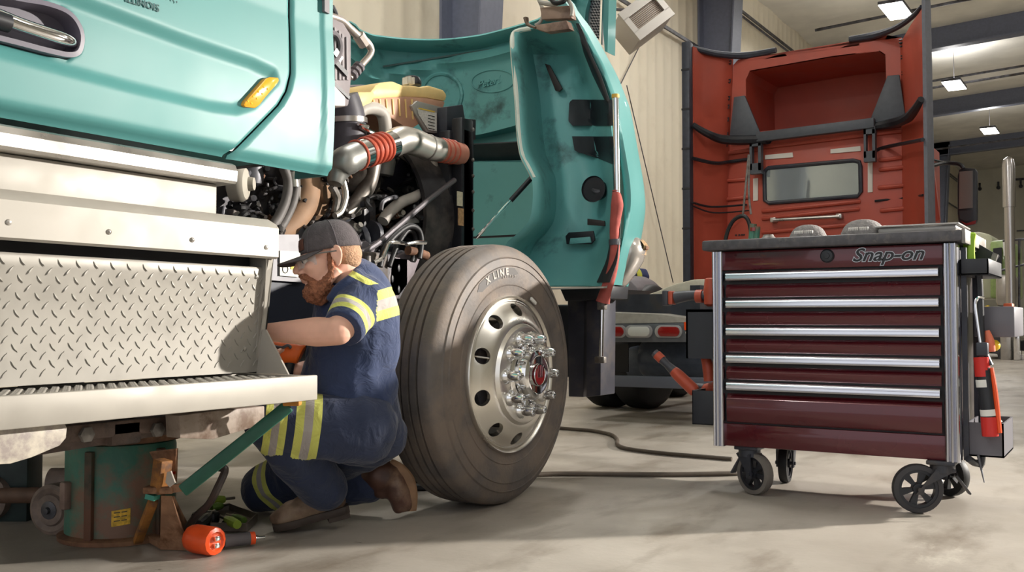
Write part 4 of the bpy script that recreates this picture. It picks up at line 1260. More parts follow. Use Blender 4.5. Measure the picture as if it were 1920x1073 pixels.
# headlight hanging at the hood's nose
hp = atY(1181, 492, 4.75)
HLM = mat('headlight_silver', (186, 180, 174), 0.22, metal=0.6, coat=0.5)
def hlf(b):
    rings = []
    prof = [((1180, 441), 0.02), ((1184, 449), 0.06), ((1186, 468), 0.08), ((1182, 490), 0.075), ((1174, 512), 0.06), ((1165, 532), 0.04), ((1157, 548), 0.01)]
    wpx = [6, 16, 20, 19, 15, 10, 3]
    for ((px, py), d), w in zip(prof, wpx):
        rings.append([atY(px + w * math.cos(2 * PI * k / 20) + w * 0.2 * math.sin(2 * PI * k / 20), py, 4.50) + V((0, d * math.sin(2 * PI * k / 20), 0)) for k in range(20)])
    b.loft(rings)
hlp = part('headlight', HLM, truck, hlf, sharp=70)
part('headlight_fins', mat('tan_plastic', (158, 128, 92), 0.5), hlp, lambda b: [b.prism([atY(1198 + i * 3, 448 + i * 4, 4.5), atY(1204 + i * 2, 454 + i * 3, 4.5), atY(1204 - i, 478 - i, 4.5), atY(1200 - i, 474, 4.5)], (0, 0.05, 0)) for i in range(4)] and None)
part('headlight_tab', RUST, hlp, lambda b: b.cbox(atY(1209, 465, 4.52), (0.03, 0.03, 0.02), bevel=0.003))
# black channels that carry the hood hinge
CH = mat('channel_black', (48, 48, 58), 0.5, metal=0.1, var=0.2, scale=8, dirt=(74, 66, 62), dirt_amt=0.3)
part('hinge_channel', CH, truck, lambda b: [b.prism([atY(px, py, 4.45) for px, py in ((1064, 552), (1096, 552), (1094, 745), (1066, 744))], (0, 0.12, 0), bevel=0.004)])
part('hinge_channel', CH, truck, lambda b: [b.prism([atY(px, py, 4.38) for px, py in ((1100, 556), (1128, 560), (1126, 742), (1099, 745))], (0, 0.16, 0), bevel=0.004)])
part('hinge_beam', BLACK, truck, lambda b: [b.prism([atY(px, py, 4.32) for px, py in ((1050, 542), (1142, 536), (1140, 560), (1060, 565))], (0, 0.22, 0), bevel=0.004)])
part('bumper_bar', BLACK, truck, lambda b: b.box((-4.4, 4.55, 0.42), (-2.45, 4.72, 0.8), bevel=0.02))
# ---------------- engine bay
def E(px, py, x=-2.9): return atX(px, py, x)
eng = part('engine_block', CAST, truck, lambda b: [b.box((-3.62, 1.8, 0.66), (-3.08, 3.7, 1.30), bevel=0.03), b.box((-3.56, 2.5, 1.28), (-3.12, 3.66, 1.52), bevel=0.03)])
part('valve_cover', DKGREY, eng, lambda b: b.box((-3.54, 2.55, 1.52), (-3.2, 3.6, 1.62), bevel=0.03))
part('front_cover', GREYMET, eng, lambda b: b.box((-3.58, 3.70, 0.75), (-3.14, 3.76, 1.42), bevel=0.02))
part('oil_pan', BLACKSTEEL, eng, lambda b: b.box((-3.55, 2.6, 0.48), (-3.18, 3.6, 0.67), bevel=0.03))
for i in range(6):
    part('injector_cap', GREYMET, eng, lambda b: b.lathe([(0.03, 0), (0.03, 0.03), (0.015, 0.04)], (-3.3, 2.68 + i * 0.17, 1.61), (0, 0, 1), 12))
# radiator, shroud, fan
rad = part('radiator', BLACKSTEEL, truck, lambda b: [b.box((-3.98, 4.02, 0.80), (-2.80, 4.10, 1.66)), ])
part('radiator_side', BLACK, rad, lambda b: [b.box((-2.93, 3.98, 0.80), (-2.86, 4.10, 1.66), bevel=0.01), b.box((-2.865, 4.0, 0.86), (-2.80, 4.10, 1.72), bevel=0.008)])
part('radiator_bracket', BLACKSTEEL, rad, lambda b: [b.prism([E(px, py, -2.90) for px, py in ((838, 200), (868, 196), (872, 222), (893, 224), (892, 262), (838, 262))], (-0.14, 0, 0), bevel=0.004)])
part('top_tank', BLACK, rad, lambda b: b.box((-3.98, 3.98, 1.56), (-3.05, 4.12, 1.68), bevel=0.02))
def shroud(b):
    b.lathe([(0.44, 0), (0.46, 0.0), (0.50, 0.2), (0.48, 0.2), (0.43, 0.01)], (-3.34, 3.82, 1.22), (0, 1, 0), 48, False, False)
part('fan_shroud', mat('shroud_black', (44, 42, 44), 0.55, var=0.2, dirt=(84, 78, 74), dirt_amt=0.45), rad, shroud)
for k in range(9):
    a = 2 * PI * k / 9 + 0.2
    d = V((math.cos(a), 0, math.sin(a))); e = V((-math.sin(a), 0, math.cos(a)))
    c = V((-3.34, 3.84, 1.22))
    part('fan_blade', mat('fan_black', (30, 30, 34), 0.35), rad, lambda b: b.sheet([[c + d * 0.08 - e * 0.03 + V((0, -.02, 0)), c + d * 0.08 + e * 0.03 + V((0, .02, 0))], [c + d * 0.28 - e * 0.07 + V((0, -.045, 0)), c + d * 0.28 + e * 0.06 + V((0, .03, 0))], [c + d * 0.42 - e * 0.075 + V((0, -.05, 0)), c + d * 0.42 + e * 0.07 + V((0, .03, 0))]], 0.004))
part('fan_hub', DKGREY, rad, lambda b: b.lathe([(0.09, 0), (0.09, 0.05), (0.05, 0.09)], (-3.34, 3.88, 1.22), (0, -1, 0), 24))
part('warning_label', mat('label_cream', (206, 196, 170), 0.6, var=0.1, scale=80), rad, lambda b: b.cbox(E(862, 373, -2.795), (0.004, 0.045, 0.07)))
part('warning_label', mat('label_rust', (178, 140, 100), 0.6, var=0.25, scale=80), rad, lambda b: b.cbox(E(864, 407, -2.795), (0.004, 0.045, 0.085)))
for py in (243, 300, 330, 360, 395, 430):
    part('radiator_bolt', GREYMET, rad, lambda b: b.lathe([(0.010, 0), (0.010, 0.006), (0.004, 0.01)], E(886, py, -2.80), (1, 0, 0), 6))
# charge air pipe
XP = -2.82
SIL = mat('cast_aluminium', (182, 178, 170), 0.33, metal=0.75, var=0.06, scale=10)
cpipe = part('charge_air_pipe', SIL, truck, lambda b: b.tube([E(732, 272, XP), E(752, 263, XP), E(775, 266, XP), E(800, 276, XP), E(822, 281, XP)], [0.062, 0.064, 0.062, 0.06, 0.058], 22))
part('cast_elbow', mat('elbow_grey', (142, 142, 138), 0.4, metal=0.6, var=0.1), cpipe, lambda b: b.tube([E(628, 345, XP - .02), E(634, 322, XP - .02), E(646, 304, XP), E(664, 294, XP), E(678, 288, XP)], [0.03, 0.05, 0.064, 0.062, 0.058], 20))
part('hose_rear', REDHOSE, cpipe, lambda b: b.tube([E(668, 293, XP), E(700, 281, XP), E(738, 270, XP)], 0.06, 22))
def rib(px0, py0, px1, py1, n, R_, r_):
    def f(b):
        a, c = E(px0, py0, XP), E(px1, py1, XP)
        for i in range(n):
            b.ring(a.lerp(c, i / (n - 1)), c - a, R_, r_, 28, 8)
    return f
for i in range(4):
    t = i / 3
    part('hose_rib', REDHOSE, cpipe, rib(lerp(686, 712, t), lerp(286, 277, t), lerp(687, 713, t), lerp(285.7, 276.7, t), 2, 0.061, 0.008))
for (px, py) in ((678, 289), (727, 273)):
    part('hose_clamp', CHROME, cpipe, lambda b: b.tube([E(px - 6, py + 2, XP), E(px + 6, py - 2, XP)], 0.0635, 28, smooth=False))
    part('clamp_edge', REDHOSE, cpipe, lambda b: b.ring(E(px - 8, py + 2.6, XP), E(px + 8, py - 2, XP) - E(px - 8, py + 2.6, XP), 0.062, 0.007, 28, 8))
part('hose_front', mat('faded_red_silicone', (196, 132, 112), 0.5, var=0.08), cpipe, lambda b: b.tube([E(822, 281, XP), E(842, 285, XP), E(864, 289, XP)], [0.056, 0.056, 0.054], 22))
for i in range(3):
    px = 828 + i * 9
    part('hose_rib', REDHOSE, cpipe, lambda b: b.ring(E(px, 282 + i * 1.6, XP), E(860, 288, XP) - E(828, 282, XP), 0.055, 0.006, 24, 8))
part('pipe_band', mat('band_grey', (132, 128, 124), 0.35, metal=0.8), cpipe, lambda b: b.ring(E(800, 276, XP), E(804, 277.5, XP) - E(800, 276, XP), 0.058, 0.006, 28, 8))
# coolant tank
TKX = -2.98
CRM = mat('cream_translucent_plastic', (238, 206, 140), 0.45, var=0.05)
AMB = mat('coolant_pinkish', (196, 150, 124), 0.4, var=0.08, scale=12)
tank = part('coolant_tank', CRM, truck, lambda b: [b.prism([E(px, py, TKX) for px, py in ((705, 159), (712, 155), (738, 152), (757, 160), (775, 160), (790, 163), (806, 160), (832, 168), (839, 178), (836, 190), (800, 184), (760, 182), (700, 186), (690, 178))], (-0.34, 0, 0), bevel=0.012),
                                                 b.prism([E(px, py, TKX + .02) for px, py in ((666, 178), (674, 172), (704, 172), (700, 190), (690, 202), (672, 205), (664, 196))], (-0.2, 0, 0), bevel=0.012)])
part('coolant_body', AMB, tank, lambda b: b.prism([E(px, py, TKX + .004) for px, py in ((684, 180), (700, 184), (760, 180), (800, 183), (836, 190), (832, 202), (815, 214), (770, 244), (762, 240), (735, 222), (690, 194))], (-0.32, 0, 0), bevel=0.01))
for i in range(7):
    part('tank_rib', CRM, tank, lambda b: b.beam(E(700 + i * 12, 186, TKX + .008), E(702 + i * 12, 206 + i * 3, TKX + .008), 0.006, 0.006))
part('filler_neck', BLACK, tank, lambda b: b.lathe([(0.05, 0), (0.05, 0.02), (0.04, 0.04), (0.03, 0.045)], E(772, 160, -3.12), (0, 0, 1), 20))
part('cap_flags', WHITE, tank, lambda b: [b.cbox(E(760 + i * 6, 152 - (i % 2) * 2, -3.06), (0.03, 0.01, 0.035)) for i in range(3)] and None)
lb = part('tank_strap', mat('strap_light', (176, 172, 166), 0.4, metal=0.4), tank, lambda b: b.prism([E(px, py, TKX + .02) for px, py in ((772, 198), (782, 189), (836, 203), (820, 212), (820, 250), (800, 248), (778, 212))], (-0.02, 0, 0), bevel=0.003))
part('tank_label', mat('label_grey_white', (204, 204, 198), 0.6, var=0.15, scale=90), tank, lambda b: b.prism([E(px, py, TKX + .024) for px, py in ((782, 203), (818, 212), (818, 246), (803, 244), (784, 214))], (0.002, 0, 0)))
part('label_rule', BLACK, tank, lambda b: [b.beam(E(803, 216 + i * 6, TKX + .028), E(815, 219 + i * 6, TKX + .028), 0.002, 0.003) for i in range(5)] and None)
part('label_rule_yellow', YELLOW, tank, lambda b: b.beam(E(785, 203, TKX + .028), E(815, 210, TKX + .028), 0.002, 0.006))
# steam pipe, coolant hoses
def hose(name, m_, pts, r, x=-2.95, n=12, par=truck):
    return part(name, m_, par, lambda b: b.tube([E(p[0], p[1], p[2] if len(p) > 2 else x) for p in pts], r, n))
LGH = mat('light_grey_hose', (176, 170, 162), 0.5, var=0.06)
hose('vent_pipe', GREYP, [(648, 166, -3.2), (680, 165, -3.2), (704, 168, -3.2)], 0.016)
hose('turbo_loop_hose', LGH, [(672, 218), (680, 206), (700, 203), (716, 212), (722, 232), (722, 262, -3.0)], [0.026, 0.028, 0.03, 0.031, 0.031, 0.03], -2.98, 16)
hose('radiator_hose', LGH, [(748, 284), (770, 300), (784, 328), (795, 362), (800, 400), (800, 430)], [0.024, 0.024, 0.024, 0.022, 0.018, 0.018], -3.05, 14)
hose('lower_coolant_hose', LGH, [(812, 302), (814, 330), (806, 352), (780, 368), (752, 380), (730, 398), (718, 415)], [0.022, 0.025, 0.025, 0.026, 0.027, 0.028, 0.028], -2.95, 14)
hose('strut_bar', mat('bar_grey', (116, 112, 116), 0.4, metal=0.5), [(852, 338), (800, 378), (745, 425), (700, 462), (660, 480)], 0.0135, -2.80, 10)
hose('belt', BLKHOSE, [(790, 360, -3.1), (780, 330, -3.1), (764, 306, -3.1)], 0.02, -3.1, 8)
# intake at the cab edge: grey filter housing
HG = mat('filter_housing_grey', (132, 124, 126), 0.55, var=0.05)
fh = part('filter_housing', HG, truck, lambda b: b.prism([E(px, py, -2.72) for px, py in ((600, 20), (622, 32), (645, 42), (660, 66), (660, 150), (655, 200), (600, 196))], (-0.45, 0, 0), bevel=0.012))
for i, px in enumerate((628, 636, 642, 650)):
    part('housing_rib', HG, fh, lambda b: b.beam(E(px, 52 + i * 6, -2.715), E(px + 1, 150, -2.715), 0.012, 0.008, up=(1, 0, 0)))
part('housing_ring', GREYP, fh, lambda b: b.tube([E(px, py, -2.705) for px, py in ((600, 60), (625, 62), (636, 75), (638, 95), (630, 112), (610, 125))], 0.012, 8))
part('housing_gap', BLACK, fh, lambda b: [b.beam(E(624, 112, -2.705), E(650, 140, -2.705), 0.012, 0.02), b.beam(E(620, 152, -2.705), E(654, 184, -2.705), 0.01, 0.014)] and None)
part('silver_label', SIL, fh, lambda b: b.cbox(E(634, 104, -2.70), (0.004, 0.03, 0.05), rot=Matrix.Rotation(0.9, 3, 'X')))
part('white_duct', mat('duct_white', (206, 196, 190), 0.5), truck, lambda b: b.prism([E(px, py, -2.66) for px, py in ((600, 150), (622, 154), (648, 182), (648, 199), (600, 198))], (-0.1, 0, 0), bevel=0.004))
hose('intake_hose', mat('intake_black', (66, 64, 72), 0.5, var=0.1), [(640, 180), (648, 215), (650, 260), (644, 300)], [0.075, 0.085, 0.09, 0.08], -2.98, 24)
part('intake_clamp', mat('clamp_silver', (178, 172, 166), 0.3, metal=0.9), truck, lambda b: b.tube([E(649, 222, -2.98), E(649.5, 232, -2.98)], 0.094, 28, smooth=False))
part('clamp_screw', CHROME, truck, lambda b: [b.cyl(E(672, 232, -2.88), E(690, 238, -2.88), 0.009, 8), b.cyl(E(676, 238, -2.88), E(700, 250, -2.88), 0.011, 8)] and None)
acl = hose('air_conditioning_line', mat('line_silver', (186, 176, 168), 0.35, metal=0.6), [(618, 30), (640, 38), (655, 52), (672, 68), (688, 80), (696, 93), (693, 104), (682, 117), (670, 130), (656, 146)], [0.016, 0.016, 0.016, 0.018, 0.018, 0.015, 0.014, 0.014, 0.014, 0.012], -2.75, 12)
part('line_fitting', MATS['line_silver'], acl, lambda b: b.tube([E(672, 66, -2.75), E(684, 84, -2.75)], 0.026, 8, smooth=False))
for i in range(3):
    part('line_nut', GREYP, acl, lambda b: b.tube([E(674 - i * 6, 124 + i * 7, -2.75), E(671 - i * 6, 128 + i * 7, -2.75)], 0.026, 8, smooth=False))
part('firewall_clip', BLACK, truck, lambda b: b.tube([E(622, 12, -2.75), E(628, 24, -2.75), E(630, 34, -2.75)], 0.012, 8))
# pumps, alternator and housings between cab and radiator
def blob(name, m_, px, py, x, r, ax=(1, 0, 0), L=0.12, n=24, par=eng):
    c = E(px, py, x)
    return part(name, m_, par, lambda b: b.lathe([(r * 0.6, 0), (r * 0.95, 0.01), (r, 0.03), (r, L * 0.75), (r * 0.85, L), (r * 0.4, L + 0.01), (r * 0.35, L + 0.03), (0.0, L + 0.03)], c, ax, n))
blob('alternator', mat('alternator_grey', (120, 116, 112), 0.45, metal=0.5, var=0.2, scale=30), 742, 408, -3.1, 0.085, (0.5, 0.7, 0.1), 0.16)
blob('water_pump', GREYMET, 640, 300 + 20, -3.1, 0.08, (0.6, 0.5, -0.3), 0.12)
blob('turbo_housing', mat('turbo_brown', (140, 112, 88), 0.6, metal=0.3, var=0.2, scale=16), 560, 362, -3.05, 0.12, (0.9, 0.3, 0), 0.10)
blob('thermostat_housing', mat('thermo_grey', (136, 136, 134), 0.4, metal=0.5, var=0.1), 718, 330, -3.05, 0.05, (0.2, 0, 1), 0.10)
blob('idler_pulley', BLACKSTEEL, 690, 440, -3.0, 0.07, (0, 1, 0), 0.04)
blob('drive_pulley', BLACKSTEEL, 660, 455, -3.05, 0.09, (0.2, 1, 0), 0.05)
blob('compressor', GREYMET, 600, 378 + 60, -3.1, 0.09, (0, 1, 0), 0.2)
blob('filter_canister', DKGREY, 470, 350, -2.95, 0.05, (0, 0, 1), 0.14)
blob('breather', mat('pale_canister', (176, 170, 158), 0.5), 428, 345, -2.95, 0.07, (0.8, 0.5, 0), 0.07)
part('black_engine_post', BLACK, eng, lambda b: b.prism([E(px, py, -3.0) for px, py in ((683, 320), (693, 322), (696, 470), (682, 470))], (-0.08, 0, 0), bevel=0.004))
part('fan_guard_plate', mat('guard_black', (26, 26, 34), 0.25), eng, lambda b: b.prism([E(px, py, -3.05) for px, py in ((740, 296), (768, 310), (775, 325), (728, 362), (718, 355), (722, 330))], (-0.02, 0, 0)))
part('cover_plate', WHITE, eng, lambda b: b.prism([E(px, py, -2.97) for px, py in ((770, 410), (792, 408), (786, 418), (762, 419))], (-0.04, 0, 0)))
part('wrapped_pipe', mat('heat_wrap_brown', (150, 118, 92), 0.7, var=0.15, scale=12), truck, lambda b: b.tube([E(540, 300, -2.95), E(562, 315, -2.95), E(574, 345, -2.95), E(568, 385, -2.95), E(545, 420, -2.95), E(520, 440, -2.95)], [0.05, 0.055, 0.06, 0.06, 0.05, 0.04], 18))
hose('corrugated_hose', HOSE, [(530, 310), (540, 340), (536, 375), (522, 408), (500, 440)], 0.020, -2.84)
hose('corrugated_hose', HOSE, [(548, 308), (555, 340), (550, 378), (535, 412), (520, 436)], 0.018, -2.84)
hose('silver_hose_end', SIL, [(549, 322), (552, 350)], 0.02, -2.83)
hose('exhaust_pipe', mat('dull_steel_pipe', (122, 116, 110), 0.45, metal=0.6, var=0.15), [(700, 300), (690, 345), (668, 380), (648, 400), (632, 402)], [0.04, 0.04, 0.036, 0.03, 0.03], -2.98, 16)
hose('steel_tube', SIL, [(640, 330), (648, 365), (640, 395), (628, 405)], 0.014, -2.86, 10)
hose('steel_tube', GREYMET, [(622, 350), (632, 372), (628, 400)], 0.018, -2.88, 10)
# wires and small hoses
rw = random.Random(11)
WC_ = [BLKHOSE, DKGREY, HOSE, BLKHOSE, GREYMET, RUBDARK]
def in_zone(z):
    return rw.uniform(z[0], z[2]), rw.uniform(z[1], z[3])
ZONES = [((432, 300, 545, 470), -3.0), ((560, 330, 640, 430), -3.02), ((640, 370, 790, 560), -2.95), ((660, 300, 850, 450), -3.12), ((430, 400, 560, 480), -2.9)]
cnt = 0
for zi, (z, x0) in enumerate(ZONES):
    for k in range(22):
        a = in_zone(z); L_ = rw.uniform(15, 55); an = rw.uniform(0, 2 * PI)
        pts = []
        for j in range(4):
            px = min(max(a[0] + math.cos(an) * L_ * j / 3, z[0]), z[2]); py = min(max(a[1] + math.sin(an) * L_ * j / 3, z[1]), z[3])
            an += rw.uniform(-0.7, 0.7)
            pts.append(E(px, py, x0 + rw.uniform(-0.03, 0.12)))
        part('hose' if k % 2 else 'wire', WC_[rw.randrange(len(WC_))], eng, lambda b: b.tube(pts, rw.uniform(0.005, 0.013), 7))
FT = [GREYMET, CAST, DKGREY, GREYMET, SIL, RUST, BLACKSTEEL]
for zi, (z, x0) in enumerate(ZONES):
    for k in range(24):
        px, py = in_zone(z)
        s = rw.uniform(0.018, 0.05)
        rot = Matrix.Rotation(rw.uniform(0, 3), 3, 'X') @ Matrix.Rotation(rw.uniform(-0.5, 0.5), 3, 'Z')
        c = E(px, py, x0 - 0.04 + rw.uniform(-0.03, 0.03))
        if k % 3 == 0:
            part('fitting', FT[rw.randrange(len(FT))], eng, lambda b: b.lathe([(s * .5, 0), (s * .6, s * .3), (s * .6, s), (s * .35, s * 1.1), (s * .35, s * 1.6)], c, rot @ V((1, 0.3, 0)), 6 if k % 2 else 14))
        elif k % 3 == 1:
            part('mounting_bracket', FT[rw.randrange(len(FT))], eng, lambda b: [b.cbox(c, (0.02, s * 2.4, s), rot=rot, bevel=0.004), b.cbox(c + rot @ V((0.02, s, 0)), (0.05, 0.012, s), rot=rot, bevel=0.003)] and None)
        else:
            part('sensor', FT[rw.randrange(len(FT))], eng, lambda b: [b.cbox(c, (s, s * 1.3, s * 1.1), rot=rot, bevel=s * 0.2), b.cyl(c, c + rot @ V((s * 1.4, 0, 0)), s * 0.35, 10)] and None)
# lower near side, behind the man's shoulder
fr = part('frame_bracket', mat('bracket_grey', (124, 114, 120), 0.5, var=0.1, scale=14, dirt=(90, 80, 78), dirt_amt=0.4), truck, lambda b: b.prism([E(px, py, -2.72) for px, py in ((738, 482), (772, 470), (790, 480), (775, 520), (745, 560), (740, 600), (732, 560), (728, 520))], (-0.03, 0, 0), bevel=0.004))
for (px, py) in ((748, 503), (736, 523), (748, 543)):
    part('bracket_hole', BLACK, fr, lambda b: b.ball(E(px, py, -2.717), 0.013, 10, (0.2, 0.7, 1.3)))
part('steering_box', CAST, truck, lambda b: [b.cbox(E(715, 520, -2.8), (0.16, 0.2, 0.2), bevel=0.02), b.cbox(E(700, 500, -2.72), (0.06, 0.14, 0.12), bevel=0.015)] and None)
hose('brake_hose', BLKHOSE, [(712, 500), (722, 465), (745, 438), (768, 424), (785, 432), (790, 455), (786, 485)], 0.013, -2.66)
hose('brake_hose', BLKHOSE, [(730, 500), (744, 462), (765, 432), (778, 440), (780, 462), (772, 490)], 0.011, -2.68)
hose('chrome_tube', CHROME, [(700, 492), (716, 485), (724, 468), (732, 455), (760, 456)], 0.0085, -2.64, 10)
hose('chrome_tube', CHROME, [(762, 458), (780, 455), (798, 455)], 0.009, -2.62, 10)
hose('rusty_link', RUST, [(765, 470), (785, 474), (800, 480)], 0.02, -2.68)
hose('steel_post', GREYMET, [(690, 480), (690, 515)], 0.012, -2.62)
part('battery_cover', GREYP, truck, lambda b: b.prism([E(px, py, -2.85) for px, py in ((640, 448), (690, 452), (706, 466), (700, 480), (640, 476))], (-0.2, 0, 0), bevel=0.01))
part('grey_side_plate', mat('plate_grey', (140, 138, 144), 0.5, var=0.06), truck, lambda b: b.prism([E(px, py, -2.72) for px, py in ((500, 440), (560, 440), (570, 530), (500, 525))], (-0.02, 0, 0)))
lp_ = part('service_label', mat('label_off_white', (208, 204, 192), 0.6), truck, lambda b: b.prism([E(px, py, -2.715) for px, py in ((524, 470), (562, 472), (560, 520), (524, 517))], (0.003, 0, 0)))
part('label_circle', BLACK, lp_, lambda b: b.ring(E(535, 505, -2.711), (1, 0, 0), 0.014, 0.0016, 24, 6))
part('label_yellow', YELLOW, lp_, lambda b: b.prism([E(px, py, -2.711) for px, py in ((545, 497), (558, 498), (558, 506), (545, 505))], (0.001, 0, 0)))
part('under_panel', mat('blue_black', (34, 40, 56), 0.5), truck, lambda b: b.prism([E(px, py, -2.74) for px, py in ((498, 524), (580, 528), (640, 540), (640, 620), (498, 620))], (-0.04, 0, 0)))
# ================================================================== the orange-red truck behind
RY = 10.4
rt_ = thing('cab_over_truck', 'orange-red semi truck seen from the rear behind the tool cart, with high fairing', 'truck', (-2.9, 9, 0))
def Q(px, py, y=RY): return atY(px, py, y)
CABM = CAB_RED
# rear wall of the cab with the fairing well above
part('cab_rear_wall', CABM, rt_, lambda b: [b.box((-4.02, RY, 1.05), (-1.75, RY + 0.06, 2.72), bevel=0.02)])
part('cab_shell', CABM, rt_, lambda b: [b.box((-4.02, RY + 0.05, 1.0), (-3.98, RY + 0.95, 3.0)), b.box((-1.79, RY + 0.05, 1.0), (-1.75, RY + 0.95, 2.5)), b.box((-4.0, RY + 0.85, 1.0), (-1.77, RY + 0.95, 1.9)), b.box((-4.0, RY + 0.05, 0.98), (-1.77, RY + 0.95, 1.04))])
# fairing: outer frame with a hollow
def fair(b):
    o_ = [(1368, 260), (1375, 122), (1384, 112), (1560, 85), (1664, 66), (1690, 70), (1712, 240)]
    i_ = [(1400, 250), (1398, 150), (1406, 134), (1560, 107), (1648, 96), (1660, 104), (1664, 240)]
    for k in range(len(o_) - 1):
        b.prism([Q(*o_[k]), Q(*o_[k + 1]), Q(*i_[k + 1]), Q(*i_[k])], (0, 0.05, 0))
        # inner walls of the hollow run forward
        b.prism([Q(*i_[k]), Q(*i_[k + 1]), Q(*i_[k + 1]) + V((0, 1.0, 0.02)), Q(*i_[k]) + V((0, 1.0, 0.02))], (0.001, 0.0, 0.01))
fa = part('roof_fairing', CABM, rt_, fair)
part('fairing_back', CABM, fa, lambda b: b.prism([Q(1385, 270, RY + 1.0), Q(1385, 120, RY + 1.0), Q(1680, 75, RY + 1.0), Q(1680, 260, RY + 1.0)], (0, 0.03, 0)))
part('fairing_floor', CABM, fa, lambda b: b.box((-3.75, RY, 2.70), (-1.95, RY + 1.05, 2.74)))
part('fairing_top', CABM, fa, lambda b: b.prism([Q(1375, 122), Q(1384, 112), Q(1664, 66), Q(1690, 70), Q(1690, 74), Q(1384, 118)], (0, 1.05, 0.0)))
# side extenders, left and right, flaring towards the camera
def ext_left(b):
    rows = []
    for py_t, (t) in zip((0, 1), (0, 1)):
        pass
    top0, top1 = Q(1297, 92, 9.9), Q(1375, 112, RY)
    zs = [top0.z, 1.0]
    g = []
    for i in range(13):
        t = i / 12
        z = lerp(3.62, 1.0, t)
        g.append([V((top0.x, 9.9, z)), V((top0.x + 0.05, 10.1, z)), V((top0.x + 0.18, 10.25, z)), V((top1.x - 0.02 - 0.12 * t, RY + 0.02, z))])
    b.sheet(g, 0.02)
el = part('side_extender', CABM, rt_, ext_left, sharp=60)
xl = Q(1290, 90, 9.86).x
DB = mat('dark_rubber_edge', (52, 56, 66), 0.5, var=0.15)
part('extender_edge', DB, el, lambda b: b.box((xl - 0.05, 9.80, 0.95), (xl + 0.035, 9.92, 3.66), bevel=0.01))
for i in range(5):
    part('edge_clip', BLACK, el, lambda b: b.box((xl - 0.052, 9.795, 3.35 - i * 0.42), (xl + 0.036, 9.81, 3.37 - i * 0.42)))
part('extender_top_trim', DB, el, lambda b: b.tube([Q(1283, 86, 9.9), Q(1310, 93, 10.0), Q(1350, 102, 10.2), Q(1400, 104, 10.4), Q(1455, 94, RY - .02)], [0.02, 0.03, 0.035, 0.04, 0.03], 8))
xr = Q(1735, 60, 9.6).x
def ext_right(b):
    g = []
    for i in range(13):
        t = i / 12
        z = lerp(3.60, 1.0, t)
        g.append([V((xr - 0.35, RY + 0.01, z - 0.12 * (1 - t))), V((xr - 0.20, 10.15, z - 0.02)), V((xr - 0.06, 9.9, z + 0.04 * (1 - t))), V((xr - 0.01, 9.62, z + 0.13 * (1 - t)))])
    b.sheet(g, 0.02)
er = part('side_extender', CABM, rt_, ext_right, sharp=60)
part('extender_edge', mat('grey_fairing_edge', (96, 98, 106), 0.5, var=0.08), er, lambda b: [b.prism([(xr - 0.02, 9.55, 0.9), (xr - 0.02, 9.55, 3.74), (xr + 0.01, 9.60, 3.72), (xr + 0.01, 9.66, 3.6), (xr + 0.01, 9.78, 0.9)], (0.03, 0, 0))])
part('extender_top_trim', DB, er, lambda b: b.tube([Q(1592, 74, RY - .02), Q(1640, 66, RY - .03), Q(1680, 52, 10.1), Q(1712, 30, 9.8), Q(1727, 12, 9.6)], [0.03, 0.04, 0.03, 0.025, 0.015], 8))
# triangular stays, cross bar, drop brackets
STAY = mat('stay_dark_grey', (74, 78, 84), 0.5, metal=0.1, var=0.08)
part('stay_plate', STAY, rt_, lambda b: b.prism([Q(px, py, RY - .1) for px, py in ((1376, 182), (1396, 179), (1428, 256), (1367, 262))], (0, 0.03, 0), bevel=0.004))
part('stay_plate', STAY, rt_, lambda b: b.prism([Q(px, py, RY - .1) for px, py in ((1664, 142), (1686, 140), (1698, 222), (1627, 236))], (0, 0.03, 0), bevel=0.004))
part('cross_bar', STAY, rt_, lambda b: b.beam(Q(1420, 258, RY - .14), Q(1640, 231, RY - .14), 0.08, 0.10, bevel=0.006))
part('fairing_strap', BLACK, rt_, lambda b: b.tube([Q(1299, 234, 9.84), Q(1325, 250, 9.95), Q(1360, 262, 10.15), Q(1430, 262, RY - .12), Q(1440, 262, RY - .12)], [0.03, 0.04, 0.05, 0.05, 0.05], 8))
part('fairing_strap', BLACK, rt_, lambda b: b.tube([Q(1620, 240, RY - .12), Q(1670, 232, RY - .12), Q(1700, 222, 9.95), Q(1716, 205, 9.65), Q(1727, 186, 9.5)], [0.03, 0.05, 0.05, 0.04, 0.03], 8))
part('seam_strip', BLACK, rt_, lambda b: b.tube([Q(1299, 297, 9.84), Q(1340, 306, 10.1), Q(1370, 303, RY - .04), Q(1408, 298, RY - .02)], 0.02, 6))
part('seam_strip', BLACK, rt_, lambda b: b.tube([Q(1640, 283, RY - .02), Q(1660, 276, RY - .02), Q(1700, 268, 9.98), Q(1730, 262, 9.5)], 0.02, 6))
def drop(px, py, flip=1):
    def f(b):
        for lo, hi in (((-10, -20), (-5, 34)), ((6, -20), (12, 34)), ((-10, -24), (12, -12)), ((-10, 22), (12, 40))):
            a, c = Q(px + lo[0], py + lo[1], RY - .16), Q(px + hi[0], py + hi[1], RY - .16)
            b.box((min(a.x, c.x), RY - .16, min(a.z, c.z)), (max(a.x, c.x), RY - .08, max(a.z, c.z)))
    return f
part('drop_bracket', STAY, rt_, drop(1415, 285))
part('drop_bracket', STAY, rt_, drop(1629, 262))
